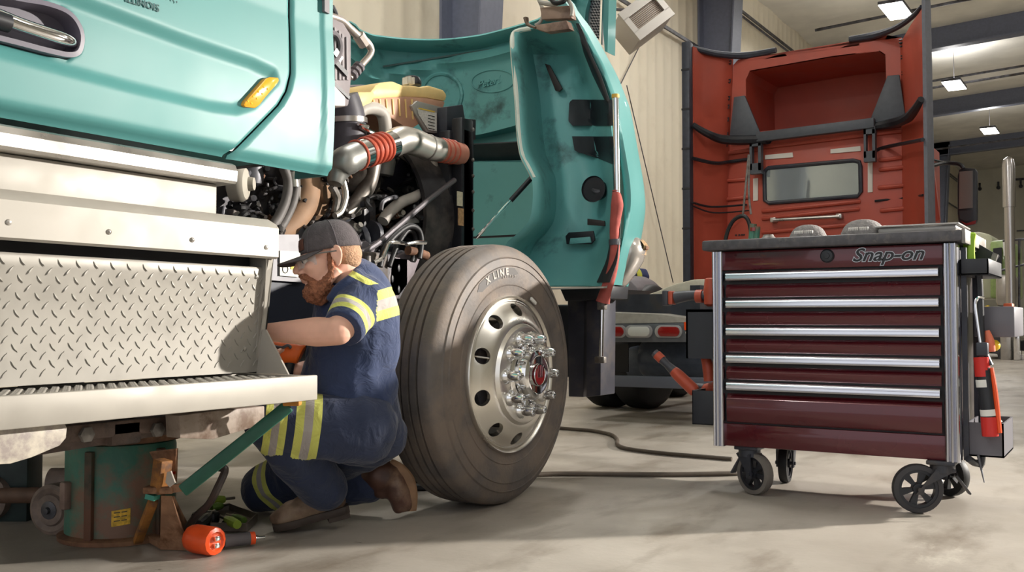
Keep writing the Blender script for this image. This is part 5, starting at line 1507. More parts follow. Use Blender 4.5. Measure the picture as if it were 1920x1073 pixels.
# small hinge clips down both fairing sides
for i, py in enumerate((115, 150, 182, 198, 222, 250, 270)):
    part('hinge_clip', BLACK, rt_, lambda b: b.tube([Q(1364 - i * 1.2, py, RY - .03), Q(1371 - i * 1.2, py - 1, RY - .05), Q(1370 - i * 1.2, py + 5, RY - .05), Q(1363 - i * 1.2, py + 5, RY - .03)], 0.008, 6, smooth=False))
for i, py in enumerate((75, 82, 105, 135, 143, 152, 180, 205, 235)):
    part('hinge_clip', BLACK, rt_, lambda b: b.tube([Q(1686 + i * 1.7, py, RY - .03), Q(1694 + i * 1.7, py - 1, RY - .05), Q(1694 + i * 1.7, py + 5, RY - .05), Q(1686 + i * 1.7, py + 5, RY - .03)], 0.008, 6, smooth=False))
# rear window
wpts = [(1433, 322), (1440, 315), (1600, 301), (1611, 304), (1613, 312), (1614, 360), (1608, 368), (1442, 381), (1434, 376)]
WG = mat('window_glass', (150, 158, 158), 0.06, metal=0.45)
wf = part('rear_window', BLACKSTEEL, rt_, lambda b: b.tube([Q(px, py, RY - .012) for px, py in wpts + wpts[:1]], 0.022, 8, smooth=False, caps=False))
part('glass', WG, wf, lambda b: b.prism([Q(px, py, RY - .008) for px, py in wpts], (0, 0.006, 0)))
RFL = mat('white_reflective_tape', (206, 200, 190), 0.5)
for pts in (((1434, 291), (1486, 286), (1487, 295), (1434, 299)), ((1557, 280), (1613, 274), (1614, 283), (1557, 288)), ((1412, 335), (1421, 334), (1421, 376), (1412, 377)), ((1627, 305), (1636, 304), (1636, 360), (1627, 361))):
    part('reflective_tape', RFL, rt_, lambda b: b.prism([Q(px, py, RY - .012) for px, py in pts], (0, 0.008, 0)))
# pressed ribs
def prib(a, c, w=0.022):
    part('panel_rib', CABM, rt_, lambda b: b.tube([Q(a[0], a[1], RY - .002), Q(a[0] + 3, a[1], RY - .012), Q(c[0] - 3, c[1], RY - .012), Q(c[0], c[1], RY - .002)], w, 8, smooth=False))
for a, c in (((1362, 339), (1402, 336)), ((1360, 374), (1403, 370)), ((1430, 396), (1612, 378)), ((1430, 410), (1610, 392)), ((1430, 436), (1612, 420)), ((1650, 318), (1695, 314)), ((1648, 352), (1697, 348)), ((1652, 395), (1698, 391)),
             ((1345, 290), (1425, 280)), ((1430, 276), (1690, 246)), ((1650, 300), (1690, 296))):
    prib(a, c)
part('side_rail_seam', BLACK, rt_, lambda b: [b.tube([Q(1640, 377, RY - .02), Q(1700, 371, RY - .02), Q(1730, 366, 9.9)], 0.012, 6), b.tube([Q(1298, 380, 9.82), Q(1335, 388, 10.08), Q(1400, 384, RY - .02)], 0.012, 6), b.tube([Q(1298, 386, 9.82), Q(1338, 399, 10.08), Q(1404, 395, RY - .02)], 0.008, 6)])
part('grab_bar', SCUFF, rt_, lambda b: [b.tube([Q(1450, 413, RY - .08), Q(1574, 406, RY - .08)], 0.018, 10), b.cbox(Q(1451, 413, RY - .04), (0.06, 0.08, 0.05), bevel=0.006), b.cbox(Q(1574, 406, RY - .04), (0.06, 0.08, 0.05), bevel=0.006)])
part('bolt_row', BLACK, rt_, lambda b: [b.cbox(Q(px, 441 - (px - 1380) * .04, RY - .006), (0.018, 0.01, 0.014)) for px in (1380, 1386, 1391, 1395)] and None)
part('left_grab_rail', SCUFF, rt_, lambda b: b.tube([Q(1316, 390, 10.1), Q(1300, 384, 9.95), Q(1297, 400, 9.93), Q(1297, 480, 9.93), Q(1297, 500, 9.93)], 0.02, 10))
part('left_duct', DB, rt_, lambda b: b.box((Q(1316, 400, 10.2).x, 10.18, 1.0), (Q(1327, 400, 10.2).x, 10.28, Q(1320, 390, 10.2).z)))
part('lower_valance', CABM, rt_, lambda b: b.box((-4.0, RY - 0.02, 0.9), (-1.8, RY + 0.02, 1.3)))
# mirror on the right
YM = 11.2
def Mr(px, py, y=YM): return atY(px, py, y)
mir = part('side_mirror', BLACK, rt_, lambda b: b.prism([Mr(px, py) for px, py in ((1798, 318), (1804, 314), (1829, 316), (1832, 322), (1832, 412), (1828, 421), (1812, 424), (1797, 417), (1795, 400), (1795, 330))], (0, 0.09, 0), bevel=0.012))
part('mirror_glass', mat('mirror_face', (140, 142, 138), 0.12, metal=0.6), mir, lambda b: b.prism([Mr(px, py, YM - .006) for px, py in ((1799, 322), (1824, 320), (1824, 390), (1798, 392))], (0, 0.008, 0)))
part('spot_mirror', mat('spot_mirror_dark', (70, 74, 78), 0.15, metal=0.4), mir, lambda b: b.prism([Mr(px, py, YM - .006) for px, py in ((1798, 396), (1824, 394), (1824, 412), (1812, 415), (1799, 410))], (0, 0.008, 0)))
part('mirror_red_edge', LENSRED, mir, lambda b: b.prism([Mr(px, py, YM - .004) for px, py in ((1800, 414), (1812, 419), (1830, 413), (1829, 420), (1812, 423))], (0, 0.004, 0)))
part('mirror_arm', BLACK, rt_, lambda b: [b.tube([Mr(1742, 312, 10.9), Mr(1770, 306, YM), Mr(1798, 308, YM), Mr(1806, 316, YM)], 0.022, 8), b.tube([Mr(1742, 298, 10.9), Mr(1765, 303, YM), Mr(1790, 307, YM)], 0.012, 8)])
part('door_edge', CABM, rt_, lambda b: b.prism([Mr(1742, 280, 10.9), Mr(1747, 285, 10.9), Mr(1762, 412, 10.9), Mr(1742, 420, 10.9)], (0, 0.06, 0)))
# chassis, tail light bar, wheels
for xr_ in (-3.36, -2.52): part('chassis_rail', BLACKSTEEL, rt_, lambda b: b.box((xr_, 6.25, 0.72), (xr_ + 0.07, 12, 0.95)))
part('cross_member', BLACKSTEEL, rt_, lambda b: b.box((-3.33, 6.4, 0.74), (-2.48, 6.5, 0.9)))
YT = 6.25
def T_(px, py, y=YT): return atY(px, py, y)
bar = part('tail_light_bar', mat('tail_bar_grey', (86, 88, 92), 0.5, metal=0.2, var=0.12), rt_, lambda b: b.prism([T_(px, py) for px, py in ((1100, 606), (1302, 603), (1306, 642), (1100, 642))], (0, 0.06, 0), bevel=0.006))
part('bar_top', mat('dusty_top', (150, 146, 138), 0.8, var=0.1), bar, lambda b: b.prism([T_(1100, 588), T_(1130, 586), T_(1240, 590), T_(1300, 599), T_(1302, 606), T_(1100, 608)], (0, 0.5, 0.02)))
for (px, m_, nm) in ((1148, LENSRED, 'tail_light'), (1197, LENSCLR, 'reverse_light'), (1253, LENSRED, 'tail_light')):
    def ol(b, s=1.0, d=0.0):
        ring = []
        for k in range(28):
            a = 2 * PI * k / 28
            cx = 14 * s if math.cos(a) > 0 else -14 * s
            ring.append(T_(px + (cx + 9 * s * math.cos(a)), 622 + 10.5 * s * math.sin(a), YT - 0.012 - d))
        b.prism(ring, (0, 0.02 + d, 0), bevel=0.002)
    L1 = part(nm + '_housing', mat('light_ring', (150, 148, 148), 0.4, metal=0.3), bar, lambda b: ol(b, 1.12))
    part(nm, m_, bar, lambda b: ol(b, 0.88, 0.01))
part('marker', ORANGE, bar, lambda b: b.prism([T_(px, py, YT - .015) for px, py in ((1282, 604), (1301, 604), (1302, 621), (1283, 619))], (0, 0.02, 0)))
part('bar_bolt', CHROME, bar, lambda b: [b.lathe([(0.014, 0), (0.014, 0.01), (0, 0.014)], T_(1290, 624, YT - .002), (0, -1, 0), 8), b.lathe([(0.02, 0), (0.02, 0.04), (0, 0.045)], T_(1303, 592, YT + .05), (0, -1, 0), 8), b.lathe([(0.014, 0), (0.014, 0.03), (0, 0.034)], T_(1304, 631, YT + .03), (0, -1, 0), 8)] and None)
part('mud_flap', RUBDARK, rt_, lambda b: [b.prism([T_(px, py, 6.5) for px, py in ((1132, 646), (1178, 645), (1178, 698), (1134, 696))], (0, 0.01, 0))])
part('air_tank', mat('tank_blue_grey', (66, 74, 88), 0.4, metal=0.2, var=0.12), rt_, lambda b: b.lathe([(0.06, 0), (0.13, 0.03), (0.15, 0.08), (0.15, 0.62), (0.13, 0.67), (0.06, 0.7)], T_(1226, 672, 6.7) + V((-0.1, 0, 0)), (1, 0, 0), 28))
part('air_tank', MATS['tank_blue_grey'], rt_, lambda b: b.lathe([(0.05, 0), (0.12, 0.03), (0.13, 0.08), (0.13, 0.3), (0.12, 0.35), (0.05, 0.37)], T_(1178, 680, 6.9), (1, 0, 0), 28))
part('lower_bar', mat('bar_blue_grey', (96, 100, 112), 0.45, metal=0.3), rt_, lambda b: b.beam(T_(1110, 713, 6.4), T_(1345, 720, 6.4), 0.05, 0.08, bevel=0.006))
# the wheels: dark twin tyres under the frame
def tyre2(cx, w, y, name='rear_tyre'):
    c = V((cx, y, 0.505))
    return part(name, RUBDARK, rt_, lambda b: b.lathe([(0.29, -w / 2), (0.42, -w / 2 - .01), (0.485, -w / 2 + .02), (0.505, -w / 2 + .05), (0.505, w / 2 - .05), (0.485, w / 2 - .02), (0.42, w / 2 + .01), (0.29, w / 2), (0.28, 0), (0.29, -w / 2)], c, (1, 0, 0), 48, False, False))
tyre2(-3.72, 0.26, 7.5); tyre2(-3.42, 0.26, 7.5); tyre2(-2.40, 0.26, 7.5); tyre2(-2.10, 0.26, 7.5)
tyre2(-3.72, 0.26, 8.8); tyre2(-2.10, 0.26, 8.8); tyre2(-2.05, 0.28, 12.0, 'front_tyre'); tyre2(-3.8, 0.28, 12.0, 'front_tyre')
part('axle', CAST, rt_, lambda b: [b.cyl((-3.6, 7.5, 0.505), (-2.2, 7.5, 0.505), 0.07, 12), b.ball((-2.9, 7.5, 0.505), 0.2, 16)])
part('axle', CAST, rt_, lambda b: [b.cyl((-3.6, 8.8, 0.505), (-2.2, 8.8, 0.505), 0.07, 12), b.cyl((-3.8, 12, 0.505), (-2.1, 12, 0.505), 0.07, 12), b.box((-3.33, 11.9, 0.5), (-2.5, 12.1, 0.75))])
# covers and parts heaped on the frame
FAB = mat('pale_cover_fabric', (178, 172, 156), 0.9, var=0.08, bump=0.4, bump_scale=14)
def heap(pts, y, dy, name, m_=FAB, par=rt_):
    return part(name, m_, par, lambda b: b.prism([T_(px, py, y) for px, py in pts], (0, dy, 0), bevel=0.02))
heap([(1180, 575), (1196, 560), (1214, 552), (1232, 546), (1262, 533), (1300, 524), (1340, 523), (1340, 575)], 7.0, 0.9, 'deck_cover')
heap([(1130, 560), (1142, 520), (1160, 514), (1180, 524), (1196, 540), (1198, 566), (1170, 580), (1132, 582)], 7.2, 0.5, 'grey_casing', GREYP)
heap([(1176, 585), (1184, 571), (1200, 562), (1240, 562), (1246, 573), (1230, 584)], 6.8, 0.3, 'pale_hose_wrap', FAB)
heap([(1196, 556), (1228, 552), (1230, 562), (1198, 564)], 6.7, 0.3, 'deck_plate', BLACKSTEEL)
heap([(1146, 578), (1262, 577), (1262, 590), (1146, 590)], 6.45, 0.35, 'fifth_wheel_base', BLACKSTEEL)
part('fifth_wheel_pin', DKGREY, rt_, lambda b: b.cyl(T_(1230, 592, 6.6), T_(1227, 580, 6.6), 0.03, 12))
part('casing_hole', BLACK, rt_, lambda b: b.ball(T_(1166, 529, 7.18), 0.03, 12, (1, 0.4, 1)))
# ================================================================== the kneeling mechanic
FWD = CR @ V((0, 0, -1)); FWD.z = 0; FWD.normalize()
RGT = CR @ V((1, 0, 0)); UP = V((0, 0, 1))
def remesh(mb, voxel, smooth_it=6, factor=0.5, name='t'):
    bmesh.ops.recalc_face_normals(mb.bm, faces=mb.bm.faces)
    me = bpy.data.meshes.new(name); mb.bm.to_mesh(me); mb.bm.free()
    o = bpy.data.objects.new(name, me); COL.objects.link(o)
    m = o.modifiers.new('r', 'REMESH'); m.mode = 'VOXEL'; m.voxel_size = voxel
    s = o.modifiers.new('s', 'SMOOTH'); s.factor = factor; s.iterations = smooth_it
    bpy.context.view_layer.update()
    new = bpy.data.meshes.new_from_object(o.evaluated_get(bpy.context.evaluated_depsgraph_get()))
    bpy.data.objects.remove(o); bpy.data.meshes.remove(me)
    return new
def mesh_obj(me, name, mats, parent):
    org = WORG[parent.name]
    for v in me.vertices: v.co -= org
    for p_ in me.polygons: p_.use_smooth = True
    me.materials.clear()
    for m in mats: me.materials.append(m)
    me.name = name
    o = bpy.data.objects.new(name, me); COL.objects.link(o); o.parent = parent; WORG[o.name] = org
    return o
def limb(b, pts, r, n=16):
    for p_, rr in zip(pts, r): b.ball(p_, rr * 0.985, 16)
    for i in range(len(pts) - 1):
        b.tube([pts[i], pts[i + 1]], [r[i], r[i + 1]], n, smooth=False)
D = atD
man = thing('person', 'person kneeling at the truck in navy work clothes with lime stripes and a dark cap', 'person', (-2.45, 2.6, 0))
SKIN = mat('skin', (224, 174, 152), 0.55, var=0.06, scale=16)
b_ = SKIN.node_tree.nodes['Principled BSDF']; b_.inputs['Subsurface Weight'].default_value = 0.08; b_.inputs['Subsurface Radius'].default_value = (0.02, 0.008, 0.004)
# ---- head frame
HO = D(626, 478, 3.15)
tilt = math.radians(14); hyaw = math.radians(20)
hf = (-RGT * math.cos(tilt) - UP * math.sin(tilt)).normalized()
hu = (UP * math.cos(tilt) - RGT * math.sin(tilt)).normalized()
hf = (hf * math.cos(hyaw) - FWD * math.sin(hyaw)).normalized()
hu = (hu - hf * hu.dot(hf)).normalized()
hl_ = hu.cross(hf).normalized()                       # the side of the head toward the camera
def H(x, y, z=0.0): return HO + hf * x + hu * y + hl_ * (z - 0.075)
HM = Matrix(((hf.x, hu.x, hl_.x), (hf.y, hu.y, hl_.y), (hf.z, hu.z, hl_.z)))
def hball(b, c, r, n=20): b.ball(H(*c), 1.0, n, r, HM)
# ---- joints
neck0, neck1 = H(-0.025, -0.045), D(668, 530, 3.27)
chest, belly, hips = D(668, 610, 3.34), D(655, 700, 3.36), D(672, 790, 3.40)
shN, elN, wrN = D(686, 558, 3.20), D(635, 622, 3.06), D(500, 623, 3.18)
haN = D(455, 628, 3.24)
shF, elF, wrF = D(640, 590, 3.50), D(600, 690, 3.52), D(560, 694, 3.36)
haF = D(540, 690, 3.32)
hpN, knN, anN = D(680, 805, 3.30), D(506, 792, 3.22), D(616, 925, 3.42)
hpF, knF, anF = D(690, 815, 3.52), D(492, 918, 3.74), D(705, 905, 3.62)
SP = D(668, 560, 3.30)
# ---- body: one continuous surface
b = MB()
hball(b, (-0.014, 0.036, 0), (0.088, 0.076, 0.072)); hball(b, (0.036, 0.030, 0), (0.046, 0.045, 0.056)); hball(b, (0.045, -0.02, 0), (0.055, 0.068, 0.057))
for s in (-1, 1):
    hball(b, (0.062, -0.018, s * 0.030), (0.032, 0.028, 0.026))
    b.tube([H(-0.005, -0.045, s * 0.052), H(0.04, -0.078, s * 0.042), H(0.078, -0.092, s * 0.014)], [0.018, 0.018, 0.016], 10)
    hball(b, (0.104, -0.026, s * 0.011), (0.010, 0.008, 0.009), 12)
    b.tube([H(-0.006, 0.028, s * 0.077), H(-0.018, 0.018, s * 0.083), H(-0.020, -0.004, s * 0.083), H(-0.010, -0.028, s * 0.078), H(0.0, -0.034, s * 0.075)], 0.0065, 8)
    hball(b, (-0.006, -0.002, s * 0.075), (0.016, 0.028, 0.008), 14)
    b.tube([H(0.004, 0.022, s * 0.076), H(0.006, 0.0, s * 0.077), H(0.003, -0.015, s * 0.075)], 0.0045, 6)
b.tube([H(0.076, 0.017, -0.042), H(0.088, 0.019, -0.015), H(0.088, 0.019, 0.015), H(0.076, 0.017, 0.042)], 0.009, 8)
b.tube([H(0.092, 0.018), H(0.103, 0.002), H(0.119, -0.019)], [0.008, 0.009, 0.0105], 10); hball(b, (0.116, -0.020, 0), (0.012, 0.0105, 0.012), 12)
hball(b, (0.098, -0.043, 0), (0.013, 0.008, 0.022), 12); hball(b, (0.095, -0.055, 0), (0.013, 0.008, 0.020), 12); hball(b, (0.080, -0.085, 0), (0.026, 0.022, 0.026), 14)
limb(b, [neck0, neck1], [0.056, 0.062]); limb(b, [neck1, SP, chest, belly, hips], [0.062, 0.11, 0.125, 0.115, 0.13])
limb(b, [SP + (shF - SP) * .6, shF], [0.07, 0.065]); limb(b, [SP + (shN - SP) * .6, shN], [0.07, 0.06])
limb(b, [shN, shN.lerp(elN, .55), elN + V((0, 0, 0.004))], [0.058, 0.052, 0.044]); limb(b, [elN, elN.lerp(wrN, 0.3), elN.lerp(wrN, 0.7), wrN], [0.043, 0.047, 0.036, 0.028])
limb(b, [shF, elF], [0.055, 0.04]); limb(b, [elF, wrF], [0.038, 0.026])
limb(b, [hpN, knN], [0.095, 0.06]); limb(b, [knN, knN.lerp(anN, .35), anN], [0.058, 0.058, 0.04]); limb(b, [hpF, knF], [0.095, 0.06]); limb(b, [knF, anF], [0.055, 0.04])
def hand(b, wr, dirv, palm_n, side, curl=0.9, L=1.0):
    """palm and five bent fingers; side = towards the thumb"""
    dirv, palm_n, side = dirv.normalized(), palm_n.normalized(), side.normalized()
    R = Matrix(((dirv.x, side.x, palm_n.x), (dirv.y, side.y, palm_n.y), (dirv.z, side.z, palm_n.z)))
    b.ball(wr + dirv * 0.045, 1.0, 16, (0.050, 0.040, 0.016), R)
    b.ball(wr + dirv * 0.072, 1.0, 16, (0.022, 0.040, 0.014), R)
    for i, (off, ln) in enumerate(((0.030, 0.072), (0.010, 0.080), (-0.011, 0.074), (-0.030, 0.058))):
        p = wr + dirv * 0.085 + side * off
        pts = [p]; a = 0.35 * curl; q = p.copy()
        for k, f in enumerate((0.45, 0.32, 0.23)):
            q = q + (dirv * math.cos(a) + palm_n * math.sin(a)) * ln * f
            pts.append(q.copy()); a += 0.75 * curl
        limb(b, pts, [0.0098, 0.0090, 0.0083, 0.0074], 8)
    p = wr + dirv * 0.022 + side * 0.032
    limb(b, [p, p + dirv * 0.022 + side * 0.024 + palm_n * 0.012, p + dirv * 0.044 + side * 0.028 + palm_n * 0.030, p + dirv * 0.062 + side * 0.020 + palm_n * 0.042], [0.014, 0.0115, 0.010, 0.0085], 8)
hand(b, wrN, haN - wrN, -FWD * -1 + UP * -0.3, UP, 1.0)
hand(b, wrF, D(530, 684, 3.30) - wrF, -UP * 0.2 - FWD * 0.9, UP * 0.9, 1.35)
body = mesh_obj(remesh(b, 0.0042, 4, 0.5), 'body', [SKIN], man)
# eyes
for s in (-1, 1):
    e_ = part('eye', mat('eye_white', (226, 220, 214), 0.2), man, lambda b: b.ball(H(0.083, 0.006, s * 0.030), 0.0125, 14))
    part('iris', mat('iris_blue_grey', (70, 84, 92), 0.2), e_, lambda b: b.ball(H(0.0915, 0.003, s * 0.030), 0.0055, 10))
# hair, beard
HAIR = mat('reddish_blond_hair', (180, 142, 112), 0.8, var=0.2, scale=90, bump=0.7, bump_scale=160)
BEARD = mat('reddish_brown_beard', (150, 98, 72), 0.85, var=0.28, scale=110, bump=0.9, bump_scale=170)
b = MB()
hball(b, (-0.042, 0.000, 0), (0.064, 0.052, 0.073)); hball(b, (-0.022, 0.036, 0), (0.088, 0.05, 0.0775)); hball(b, (-0.060, -0.030, 0), (0.036, 0.035, 0.052))
hair = mesh_obj(remesh(b, 0.006, 3), 'hair', [HAIR], man)
b = MB()
for s in (-1, 1):
    b.tube([H(0.012, 0.012, s * 0.060), H(0.012, -0.02, s * 0.060), H(0.018, -0.055, s * 0.054), H(0.052, -0.088, s * 0.038), H(0.078, -0.105, s * 0.018)], [0.006, 0.009, 0.014, 0.024, 0.026], 12)
    b.tube([H(0.106, -0.036, s * 0.003), H(0.098, -0.044, s * 0.020), H(0.082, -0.062, s * 0.032), H(0.072, -0.085, s * 0.032)], [0.008, 0.009, 0.012, 0.018], 10)
hball(b, (0.078, -0.098, 0), (0.034, 0.036, 0.036)); hball(b, (0.062, -0.118, 0), (0.026, 0.026, 0.030)); hball(b, (0.040, -0.098, 0), (0.035, 0.026, 0.045))
me = remesh(b, 0.004, 2)
NN = [v.normal.copy() for v in me.vertices]
for v in me.vertices:
    v.co += NN[v.index] * (noise.noise(v.co * 75) * 0.005 + noise.noise(v.co * 200) * 0.002)
beard = mesh_obj(me, 'beard', [BEARD], man)
# cap
CAPM = mat('cap_charcoal', (84, 78, 80), 0.9, var=0.12, scale=50, bump=0.25, bump_scale=200)
def capf(b):
    rings = []
    for i in range(15):
        a = i / 14 * PI / 2
        rr = math.cos(a) ** 0.60
        ring = []
        for k in range(40):
            t = 2 * PI * k / 40
            fx = 0.100 * rr * math.cos(t) * (1 - 0.10 * math.sin(a) * (math.cos(t) > 0)); fz = 0.082 * rr * math.sin(t)
            y0 = 0.028 if True else 0
            low = -0.012 * (1 - math.cos(t)) * 0.5 * math.cos(a)
            ring.append(H(-0.010 + fx, y0 + low + 0.094 * math.sin(a) ** 0.9, fz))
        rings.append(ring)
    b.loft(rings, True, False, True)
capo = part('cap', CAPM, man, lambda b: capf(b), sharp=60)
capo.modifiers.new('s', 'SOLIDIFY').thickness = 0.003
def brim(b):
    g = []
    for i in range(9):
        t = i / 8
        row = []
        for j in range(17):
            a = lerp(-1.15, 1.15, j / 16)
            bx = -0.010 + 0.099 * math.cos(a); bz = 0.080 * math.sin(a)
            ox = 0.168 - 0.075 * (abs(a) / 1.15) ** 2.4; oz = 0.076 * math.sin(a) * 1.0
            x, z = lerp(bx, ox, t), lerp(bz, oz, t)
            y = 0.030 - 0.010 * t - 0.9 * z * z * t * 2.2 - 0.005
            row.append(H(x, y, z))
        g.append(row)
    b.sheet(g, 0.004)
part('brim', mat('brim_charcoal', (88, 82, 84), 0.9, var=0.1, scale=50), capo, brim, sharp=70)
part('button', CAPM, capo, lambda b: b.ball(H(-0.012, 0.122, 0), 0.008, 10, (1, 0.5, 1), HM))
SEAM = mat('cap_seam', (96, 90, 94), 0.85)
for t in (0.6, 1.65, 2.7, -0.6, -1.65, -2.7):
    pts = []
    for i in range(13):
        a = i / 12.5 * PI / 2; rr = math.cos(a) ** 0.60
        pts.append(H(-0.010 + 0.1005 * rr * math.cos(t) * (1 - 0.10 * math.sin(a) * (math.cos(t) > 0)), 0.028 - 0.012 * (1 - math.cos(t)) * 0.5 * math.cos(a) + 0.0945 * math.sin(a) ** 0.9, 0.0825 * rr * math.sin(t)))
    part('cap_seam', SEAM, capo, lambda b: b.tube(pts, 0.0014, 5, smooth=False))
part('cap_badge', mat('badge_brown', (92, 58, 48), 0.8), capo, lambda b: b.sheet([[H(-0.010 + 0.1025 * math.cos(a) * c_, y, 0.084 * math.sin(a) * c_) for a in (-0.45, -0.2, 0, 0.2, 0.45)] for y, c_ in ((0.040, 1.0), (0.06, 0.975), (0.075, 0.93))], 0.002))
# glasses
gl = part('safety_glasses', mat('glasses_clear', (225, 230, 230), 0.08, alpha=0.22), man, lambda b: b.sheet([[H(0.112 - 2.6 * z * z * (6), y - 0.001, z) for z in (-0.060, -0.045, -0.03, -0.015, 0, 0.015, 0.03, 0.045, 0.060)] for y in (0.022, 0.008, -0.008, -0.016)], 0.0015))
part('temple_arm', mat('temple_grey', (120, 116, 112), 0.3), gl, lambda b: b.tube([H(0.055, 0.016, 0.064), H(0.03, 0.014, 0.075), H(-0.01, 0.010, 0.083)], 0.0025, 6))
# ---- clothes: shirt and trousers with reflective stripes
def cloth_material(name, base):
    m = bpy.data.materials.new(name); m.use_nodes = True
    nt = m.node_tree; pb = nt.nodes['Principled BSDF']
    at_ = nt.nodes.new('ShaderNodeAttribute'); at_.attribute_name = 'stripe'
    ab = nt.nodes.new('ShaderNodeMath'); ab.operation = 'ABSOLUTE'
    nt.links.new(at_.outputs['Fac'], ab.inputs[0])
    rp = nt.nodes.new('ShaderNodeValToRGB'); rp.color_ramp.interpolation = 'CONSTANT'
    rp.color_ramp.elements[0].color = (*lin((164, 158, 154)), 1)
    rp.color_ramp.elements[1].position = 0.17; rp.color_ramp.elements[1].color = (*lin((204, 206, 104)), 1)
    e = rp.color_ramp.elements.new(0.5)
    dv = nt.nodes.new('ShaderNodeMath'); dv.operation = 'MULTIPLY'; dv.inputs[1].default_value = 0.5
    nt.links.new(ab.outputs[0], dv.inputs[0]); nt.links.new(dv.outputs[0], rp.inputs[0])
    tc = nt.nodes.new('ShaderNodeTexCoord'); n = nt.nodes.new('ShaderNodeTexNoise'); n.inputs['Scale'].default_value = 7; n.inputs['Detail'].default_value = 4
    nt.links.new(tc.outputs['Object'], n.inputs['Vector'])
    mx = nt.nodes.new('ShaderNodeMix'); mx.data_type = 'RGBA'
    mx.inputs[6].default_value = (*[c * 0.8 for c in lin(base)], 1); mx.inputs[7].default_value = (*[c * 1.25 for c in lin(base)], 1)
    nt.links.new(n.outputs['Fac'], mx.inputs[0])
    st = nt.nodes.new('ShaderNodeMath'); st.operation = 'LESS_THAN'; st.inputs[1].default_value = 0.5
    nt.links.new(dv.outputs[0], st.inputs[0])
    m2 = nt.nodes.new('ShaderNodeMix'); m2.data_type = 'RGBA'
    nt.links.new(st.outputs[0], m2.inputs[0]); nt.links.new(mx.outputs[2], m2.inputs[6]); nt.links.new(rp.outputs[0], m2.inputs[7])
    nt.links.new(m2.outputs[2], pb.inputs['Base Color'])
    pb.inputs['Roughness'].default_value = 0.85; pb.inputs['Sheen Weight'].default_value = 0.15
    n3 = nt.nodes.new('ShaderNodeTexNoise'); n3.inputs['Scale'].default_value = 16; n3.inputs['Detail'].default_value = 3; n3.inputs['Distortion'].default_value = 1.2
    nt.links.new(tc.outputs['Object'], n3.inputs['Vector'])
    bp = nt.nodes.new('ShaderNodeBump'); bp.inputs['Strength'].default_value = 0.5; bp.inputs['Distance'].default_value = 0.02
    nt.links.new(n3.outputs['Fac'], bp.inputs['Height']); nt.links.new(bp.outputs[0], pb.inputs['Normal'])
    return m
def seg_t(p, a, c):
    v = c - a; t = max(0, min(1, (p - a).dot(v) / v.length_squared)); return t, (p - (a + v * t)).length
def stripes(me, bones, bands, extra=None):
    """bones: name -> (a, b, radius); bands: (bone, t centre, half width m)"""
    at_ = me.attributes.new('stripe', 'FLOAT', 'POINT')
    for i, v in enumerate(me.vertices):
        best, bd, bt = None, 1e9, 0
        for nm, (a, c, r) in bones.items():
            t, d = seg_t(v.co, a, c)
            if d / r < bd: best, bd, bt = nm, d / r, t
        s = 5.0
        for (bn, tc_, hw) in bands:
            if bn == best:
                a, c, r = bones[bn]
                s2 = (v.co - (a + (c - a) * tc_)).dot((c - a).normalized()) / hw
                if abs(s2) < abs(s): s = s2
        if extra:
            s2 = extra(v.co, best)
            if s2 is not None and abs(s2) < abs(s): s = s2
        s = abs(s)
        at_.data[i].value = s if s < 1.6 else 5.0
def folds(me, amp, sc, dirs):
    NN = [v.normal.copy() for v in me.vertices]
    for v in me.vertices:
        q = V((v.co.x * dirs[0], v.co.y * dirs[1], v.co.z * dirs[2]))
        n1 = noise.noise(q * sc); n2 = noise.noise(q * sc * 2.3 + V((5, 2, 1)))
        v.co += NN[v.index] * (amp * (1 - abs(n1) * 2.2) * 0.8 + amp * 0.45 * n2)
NAVY = cloth_material('navy_work_cloth', (40, 54, 88))
NAVY2 = cloth_material('navy_trouser_cloth', (36, 46, 72))
b = MB()
limb(b, [neck1 + V((0, 0, 0.008)), SP], [0.074, 0.115])
hemN = shN.lerp(elN, 0.86)
limb(b, [SP, chest, belly, hips.lerp(belly, 0.25)], [0.128, 0.148, 0.140, 0.140])
b.ball(D(702, 640, 3.33), 0.085, 20, (1, 1, 1.7)); b.ball(D(625, 640, 3.36), 0.08, 18, (1, 1, 1.5)); b.ball(D(700, 570, 3.34), 0.075, 18)
b.ball(D(703, 730, 3.35), 0.075, 18, (1, 1, 1.5)); b.ball(D(610, 715, 3.36), 0.085, 18, (1, 1, 1.4))
limb(b, [SP + (shN - SP) * .55, shN, shN.lerp(elN, .45), hemN], [0.088, 0.074, 0.070, 0.066])
limb(b, [SP + (shF - SP) * .55, shF, shF.lerp(elF, .8)], [0.088, 0.078, 0.066])
# collar
b.tube([H(-0.075, -0.070, 0.0), H(-0.06, -0.075, 0.05), H(-0.01, -0.098, 0.068), H(0.045, -0.135, 0.045)], [0.016, 0.016, 0.016, 0.012], 10)
b.tube([H(-0.075, -0.070, 0.0), H(-0.06, -0.075, -0.05), H(-0.01, -0.098, -0.068), H(0.045, -0.135, -0.045)], [0.016, 0.016, 0.016, 0.012], 10)
me = remesh(b, 0.007, 10, 0.6)
folds(me, 0.008, 9, (1, 1, 0.7))
ax_ = (elN - shN).normalized(); LN_ = (elN - shN).length
for v in me.vertices:
    w_ = v.co - shN; t_ = w_.dot(ax_)
    if t_ > LN_ * 0.90 and (w_ - ax_ * t_).length < 0.10: v.co -= ax_ * (t_ - LN_ * 0.90)
ubones = {'armN': (shN, elN, 0.075), 'torso': (chest, belly, 0.15), 'top': (SP, chest, 0.13), 'armF': (shF, elF, 0.07), 'sh': (SP, shN.lerp(SP, 0.3), 0.1)}
CI = CR.transposed()
def pix(p):
    q = CI @ (p - CAM); return 960 + q.x / -q.z * FPX, 536.5 - q.y / -q.z * FPX
